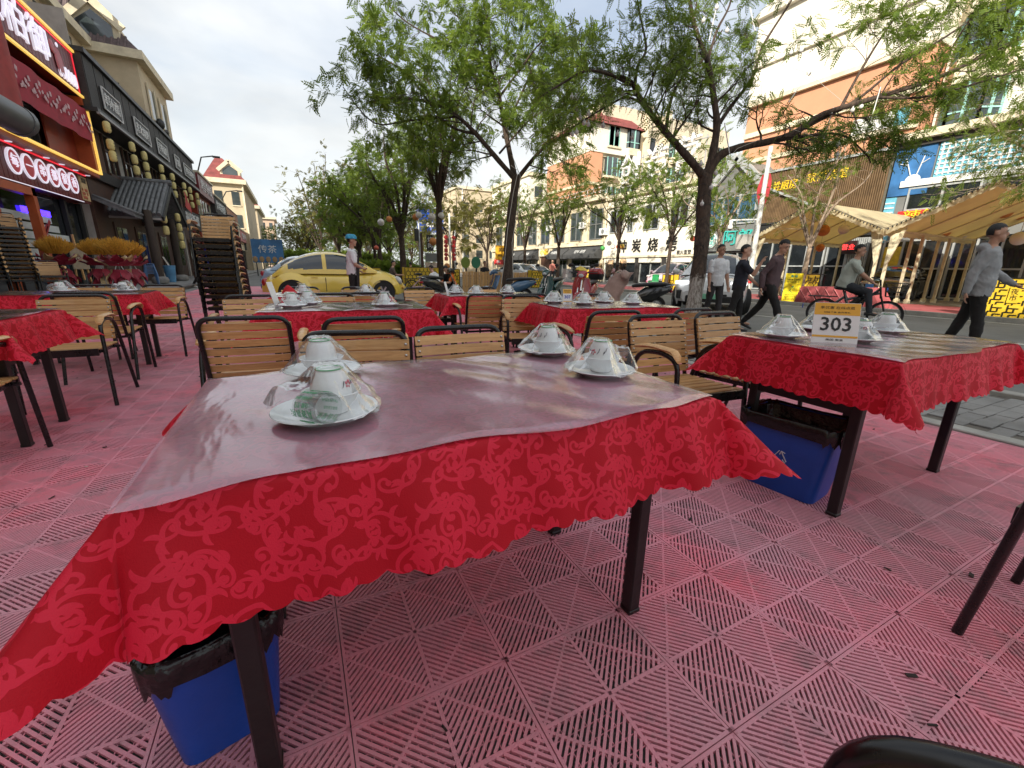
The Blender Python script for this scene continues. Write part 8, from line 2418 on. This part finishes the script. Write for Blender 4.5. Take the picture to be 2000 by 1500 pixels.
text('lettering', '凤凰街', .42, m_whitesign, (-1.2, -.05, zc - .25), (1, 0, 0), parent=t, ext=.005); text('lettering', 'Fenghuang St', .2, m_whitesign, (-1.18, -.05, zc - .75), (1, 0, 0), parent=t, ext=.005, width=1.15)
text('lettering', '民族街', .42, m_whitesign, (1.2, -.05, zc - .25), (1, 0, 0), parent=t, ext=.005); text('lettering', 'Minzu St', .2, m_whitesign, (1.18, -.05, zc - .75), (1, 0, 0), parent=t, ext=.005, width=1.0)
text('lettering', '长庆路', .22, m_ink, (0, -.07, zc - .5), (1, 0, 0), parent=t, ext=.004)
m = MB(); m.tube([(3.4, .3, 0), (3.4, .3, 8.6)], [.16, .12], 12)
for z in (zc + .7, zc - .8): m.tube([(3.4, .3, z), (-1.6, .15, z)], .07, 8)
m.o('gantry', m_aluf, t)
for k, (u, X, h_, lab) in enumerate(((905, 17.4, 9.5, 'tall pale lamp mast right of the road sign'), (821, 9.5, 5.0, 'slender grey signal pole left of the kiosk'))):
    q = gx(u, 520, X); t = thing('lamp_mast', lab, 'lamp post', (q.x, q.y, 0))
    m = MB(); m.tube([(0, 0, 0), (0, 0, h_)], [.11, .07], 10); m.o('pole', m_whitesign if k == 0 else m_aluf, t)
    m = MB(); m.tube([(0, 0, h_ - .1), (-.9, 0, h_ + .15)], .05, 8); m.c(-1.1, 0, h_ + .15, .5, .18, .08); m.o('lamp_arm' if k == 0 else 'signal_arm', m_aluf, t)
    if k: m = MB(); m.c(-.25, -.1, h_ - 1.4, .3, .25, .95, .03); m.o('signal_box', m_blackpl, t, smooth=0)
# red festive knots on a post
q = gy(880, 540, 34); t = thing('festive_post', 'white post hung with two columns of red festive knots', 'decoration', (q.x, 34, 0))
m = MB(); m.tube([(0, 0, 0), (0, 0, 5.2)], .07, 8); m.o('pole', m_whitesign, t)
for s in (-1, 1):
    for k in range(6):
        m = MB(); m.c(s * .33, 0, 1.75 + k * .33, .30, .08, .30, .03, 0, 0, rad(45) if k % 2 else 0); m.o('red_knot', M('festive_red', (.45, .03, .03), .6), t, smooth=0)
# kiosk with menu board, leaf shaped signs
q = gy(842, 545, 31); t = thing('menu_kiosk', 'narrow wooden kiosk frame with black sign and menu boards', 'kiosk', (q.x, 31, 0))
for s in (-1, 1):
    m = MB(); m.c(s * .62, 0, 1.7, .14, .14, 3.4, .01); m.o('post', m_brownwood, t, smooth=0)
m = MB(); m.c(0, -.02, 2.75, .5, .08, 1.1); m.o('sign_panel', m_ink, t, smooth=0); text('lettering', '烤\n肉', .4, m_whitesign, (0, -.07, 2.75), (1, 0, 0), parent=t, ext=.005)
m = MB(); m.c(.1, 0, 1.75, .95, .06, .6); m.o('slate_board', m_greyp, t, smooth=0)
m = MB(); m.c(.1, 0, 1.05, 1.0, .06, .72); m.o('photo_board', M('photo_board', (.55, .42, .34), .6, var=.5, vs=5), t, smooth=0)
for u, Y, c, lab in ((909, 22.5, (.22, .30, .05), 'olive oval leaf shaped sign on a dark post'), (929, 21.5, (.03, .20, .11), 'dark green leaf shaped sign on a dark post')):
    q = gy(u, 560, Y); t = thing('leaf_sign', lab, 'sign', (q.x, Y, 0))
    m = MB(); m.tube([(.05, 0, 0), (.05, 0, 1.6)], .05, 8); m.o('post', m_blackpl, t)
    m = MB(); m.lathe([(0, -.03), (.30, -.03), (.30, .03), (0, .03)], 28, (0, -.06, 1.35), Matrix.Rotation(PI / 2, 3, 'X').to_4x4()); o = m.o('leaf_panel', M('leaf_sign_%d' % u, c, .5), t, smooth=30); o.scale = (.85, 1, 1)
# board fence
t = thing('board_fence', 'low fence of upright honey coloured boards behind the scooters', 'fence', (0, 0, 0))
f0, f1 = Vector((6.75, 18.35, 0)), Vector((9.9, 18.0, 0)); nbd = 24
m = MB(); m.c(0, 0, .46, .118, .022, .90, .004); me_bd = m.mesh('board', m_wood, 0)
for k in range(nbd):
    p = f0.lerp(f1, (k + .5) / nbd); link('board', me_bd, t, (p.x, p.y, random.uniform(-.02, .02)), math.atan2(f1.y - f0.y, f1.x - f0.x))
for z in (.25, .72):
    m = MB(); m.bar(f0 + Vector((0, .03, z)), f1 + Vector((0, .03, z)), .03, .07); m.o('rail', m_brownwood, t, smooth=0)
# ---- things before the white restaurant: chair piles, plastic chairs, crates
for k, (x, y, n) in enumerate(((22.2, 28.3, 9), (22.6, 27.4, 12), (23.2, 26.6, 13), (21.6, 27.6, 6))):
    stack((x, y), .06, rad(-60 + 10 * k), n, ['the leftmost pile before the white restaurant', 'the middle pile before the white restaurant', 'the tallest pile before the white restaurant', 'the low pile before the white restaurant'][k], .095, .01)
t = thing('folded_tables', 'heap of folded black tables left of the chair piles at the white restaurant', 'tables', (21.6, 29.6, .06))
for k in range(7):
    m = MB(); m.c(random.uniform(-.1, .1), random.uniform(-.1, .1), .1 + k * .16, 1.3, 1.9, .06, .01, random.uniform(-.1, .1)); m.o('folded_table_top', m_blackpl, t, smooth=0)
m = MB(); m.c(0, 0, 1.25, .9, 1.2, .14, .05); m.o('white_cover', m_whitesign, t, smooth=0)
for k, (x, y, c, lab) in enumerate(((18.75, 17.35, (.55, .02, .02), 'red plastic chair beside the pink hatchback'), (18.2, 18.2, (.03, .35, .12), 'green plastic chair beside the pink hatchback'))):
    t = thing('plastic_chair', lab, 'chair', (x, y, .06), 1.9 + k, 'plastic chairs by the pink car'); mm = M('chair_plastic_%d' % k, c, .4)
    m = MB(); m.c(0, 0, .43, .42, .42, .03, .01); m.o('seat', mm, t, smooth=0)
    m = MB(); m.c(0, .21, .66, .42, .03, .36, .01, 0, -.15); m.o('backrest', mm, t, smooth=0)
    for sx in (-1, 1):
        for sy in (-1, 1):
            m = MB(); m.bar((sx * .18, sy * .18, .43), (sx * .21, sy * .22, 0), .035); m.o('leg', mm, t, smooth=0)
for k in range(3):
    t = thing('storage_crate', ['grey white plastic crate, lowest of the crate pile by the folded tables', 'grey white plastic crate, middle of the crate pile by the folded tables', 'grey white plastic crate on top of the crate pile by the folded tables'][k], 'crate', (20.6, 30.4, .06 + k * .36), .1 * k, 'crates by the folded tables')
    m = MB(); m.b(-.35, .35, -.25, .25, 0, .33, .02); m.o('crate_body', M('pale_crate', (.5, .51, .52), .5), t, smooth=0); m = MB(); m.b(-.37, .37, -.27, .27, .33, .355, .006); m.o('crate_rim', M('pale_crate', (.5, .51, .52)), t, smooth=0)
# ---- left side: chair stacks, opening bouquets, stools, boards
p = gz(56, 580, .15); stack((p.x, p.y), .15, rad(28), 13, 'the tall leaning stack in front of the red restaurant', .105, -.035)
p = gz(14, 580, .15); stack((p.x, p.y), .15, rad(28), 14, 'the outermost left stack in front of the red restaurant', .105, -.035)
p = gz(112, 580, .15); stack((p.x, p.y), .15, rad(30), 2, 'the short pair below the orange post', .105, -.02)
m_wheat = M('golden_wheat', (.66, .36, .045), .7, var=.3, vs=20); m_wrapr = M('wine_red_wrap', (.30, .02, .045), .55, var=.2); m_wrapg = M('pale_gold_wrap', (.62, .46, .24), .45, var=.15)
def bouquet(label, loc, rz, s=1.0, seed=0):
    t = thing('opening_bouquet', label, 'bouquet', loc, rz, 'wheat bouquets on stands')
    rr = random.Random(seed)
    for k in range(3):
        a = 2 * PI * k / 3 + .4; m = MB(); m.tube([(0, 0, .75 * s), (.28 * math.cos(a) * s, .28 * math.sin(a) * s, 0)], .012, 6); m.o('stand_leg', m_aluf, t)
    m = MB()
    for k in range(330):
        a = rr.uniform(0, 2 * PI); q = rr.random() ** .5 * .36 * s
        b0 = Vector((q * .45 * math.cos(a), q * .45 * math.sin(a), .86 * s)); e = Vector((q * math.cos(a), q * math.sin(a), (1.24 - 1.5 * (q / s) ** 2 + rr.uniform(-.03, .03)) * s))
        m.tube([b0, b0.lerp(e, .75), e], [.003, .011, .003], 4, cap=False)
    m.o('wheat_ears', m_wheat, t, kind='stuff')
    for ring_, (z, r0, h, mt_) in enumerate(((.86, .30, .20, m_wrapr), (.72, .25, .26, m_wrapg), (.56, .20, .30, m_wrapr), (.80, .34, .16, m_wrapg))):
        for k in range(7):
            a = 2 * PI * k / 7 + ring_ * .45; da = .42
            m = MB(); P = []
            for i in range(5):
                f = i / 4; rr_ = (r0 * (.55 + .55 * f) + .02 * math.sin(i * 2 + k)) * s
                w = da * (1 - .25 * f) * (1.15 if i < 4 else .35)
                P.append([(rr_ * math.cos(a + w * j), rr_ * math.sin(a + w * j), (z - .18 + h * (1 - abs(j) * .35) * f * (1 if ring_ in (0, 3) else -1.25)) * s) for j in (-1, -.5, 0, .5, 1)])
            m.grid(P); m.o('paper_fold', m_wrapg if (k * 2 + ring_) % 5 == 0 else m_wrapr, t, smooth=180)
    return t
for k, (u, v, lab) in enumerate(((130, 572, 'golden wheat bouquet on a stand beside the orange post'), (206, 570, 'golden wheat bouquet on a stand, left of the group of three'), (244, 574, 'golden wheat bouquet on a stand, middle of the group of three'), (268, 568, 'golden wheat bouquet on a stand, right of the group of three'))):
    p = gz(u, v, .15); bouquet(lab, (p.x, p.y, .15), k * .7, 1.28, k)
t = thing('easel_board', 'tan easel board with a stick beside the left bouquet', 'easel'); p = gz(170, 564, .15); t.location = (p.x, p.y, .15); t.rotation_euler = (0, 0, 1.2)
m = MB(); m.c(0, 0, 1.0, .62, .04, .72, .01); m.o('board', M('tan_board', (.34, .28, .2), .7), t, smooth=0)
for s in (-1, 1):
    m = MB(); m.bar((s * .22, .02, .66), (s * .30, .02, 0), .04); m.o('leg', m_wood, t, smooth=0)
m = MB(); m.bar((0, 0, .3), (0, .05, 1.75), .045); m.o('stick', m_wood, t, smooth=0)
m_stb = M('blue_stool_stack', (.10, .20, .38), .4)
p = gz(299, 556, .15)
for k in range(8):
    t = thing('plastic_stool', f'blue plastic stool, {ORD[k] if k else "lowest"}{" from below" if k else ""} of the stack by the canopy post', 'stool', (p.x, p.y, .15 + k * .055), .3, 'stacked blue stools')
    m = MB(); m.c(0, 0, .46, .32, .32, .025, .01); m.o('seat', m_stb, t, smooth=0)
    for sx in (-1, 1):
        for sy in (-1, 1):
            m = MB(); m.bar((sx * .13, sy * .13, .45), (sx * .20, sy * .20, 0), .055, .02); m.o('leg', m_stb, t, smooth=0)
p = gz(331, 551, .15); t = thing('blue_bucket', 'light blue plastic bucket tower by the canopy post', 'bucket', (p.x + .1, p.y, .15)); m = MB(); m.lathe([(0, 0), (.17, 0), (.21, .36), (.20, .36), (.21, .38), (.25, .78), (.0, .78)], 20); m.o('bucket_body', M('light_blue_plastic', (.12, .32, .55), .4), t)
for k, (u, v, lab) in enumerate(((340, 546, 'printed menu board leaning beside the canopy post, left one'), (362, 547, 'printed menu board leaning beside the canopy post, right one'))):
    p = gz(u, v, .15); t = thing('menu_board', lab, 'menu board', (p.x - .3, p.y, .15), PI / 2 + .1, 'menu boards on the platform')
    m = MB(); m.c(0, .25, .62, .75, .03, 1.25, .01, 0, -.38); m.o('board', M('menu_print', (.50, .46, .40), .5, var=.6, vs=5), t, smooth=0)
    m = MB(); m.bar((-.36, .02, .02), (-.36, .5, 1.2), .05); m.bar((.36, .02, .02), (.36, .5, 1.2), .05); m.o('frame', m_brownwood, t, smooth=0)
for k, (x, y) in enumerate(((-5.1, 31.5), (-4.9, 38.0), (-4.9, 43.0))):
    t = thing('platform_bench', ['dark bench at the foot of the low lantern strings', 'dark bench further along the platform', 'dark bench at the end of the platform'][k], 'bench', (x, y, .15), PI / 2, 'benches along the platform')
    m = MB(); m.c(0, 0, .42, 1.6, .35, .05, .01); m.o('seat', m_brownwood, t, smooth=0)
    for s in (-1, 1): m = MB(); m.c(s * .65, 0, .2, .08, .3, .4); m.o('leg', m_brownwood, t, smooth=0)
# ---- hedge and planting deep in the street, pole at the near kerb, twigs on the pavement
def hedge(label, x0, x1, y, h, d, n, leaf, seed):
    r = np.random.default_rng(seed)
    pos = np.c_[r.uniform(x0, x1, n), y + r.uniform(-d, d, n), h * r.random(n) ** .8]
    dirs = r.normal(0, 1, (n, 3)); dirs[:, 2] = abs(dirs[:, 2])
    o = link('hedge', leaves_mesh('hedge', pos, dirs, 'coarse', leaf, seed)); tag(o, label, 'hedge'); o['kind'] = 'stuff'
hedge('low green planting across the street end behind the yellow car', -2, 12, 62, 2.6, 2.0, 5200, m_leaf2, 3)
hedge('green mass of shrubs and young trees closing the far view', -12, 34, 112, 9.0, 3.0, 9000, m_leaf, 4)
hedge('low planting behind the honeycomb barriers', 2, 8.5, 33, 1.1, .8, 1800, m_leaf2, 5)
m = MB(); m.tube([(5.0, 1.9, .01), (5.25, 1.75, .05), (5.5, 1.62, .012)], .006, 5); m.tube([(4.5, 1.55, .02), (4.75, 1.7, .012)], .004, 5); tag(m.o('dry_twig', m_barkpale), 'dry twig lying on the grey brick pavement', 'twig')
m = MB(); m.ell((5.55, 1.70, .03), (.30, .26, .17), 14, 8); x = m.o('stone_lump', m_kerb); tag(x, 'rough grey stump at the right edge of the brick pavement', 'stump')
# ---- litter on the terrace and the pavement
lm = MB(); rr = random.Random(4)
for k in range(260):
    x, y = rr.uniform(-3.2, 5.6), rr.uniform(.2, 9); a = rr.uniform(0, 3.1); l_ = rr.uniform(.004, .016)
    lm.m = 0 if rr.random() < .7 else 1
    lm.c(x, y, .0035 if x < 4.1 else .006, l_ * 2, l_ * rr.uniform(.4, 1), .003, 0, a, rr.uniform(-.3, .3))
x = lm.o('litter', [M('dark_litter', (.03, .022, .018), .9), M('pale_litter', (.55, .5, .42), .8)], smooth=0); x['kind'] = 'stuff'; tag(x, 'scattered crumbs and scraps on the terrace floor', 'litter')
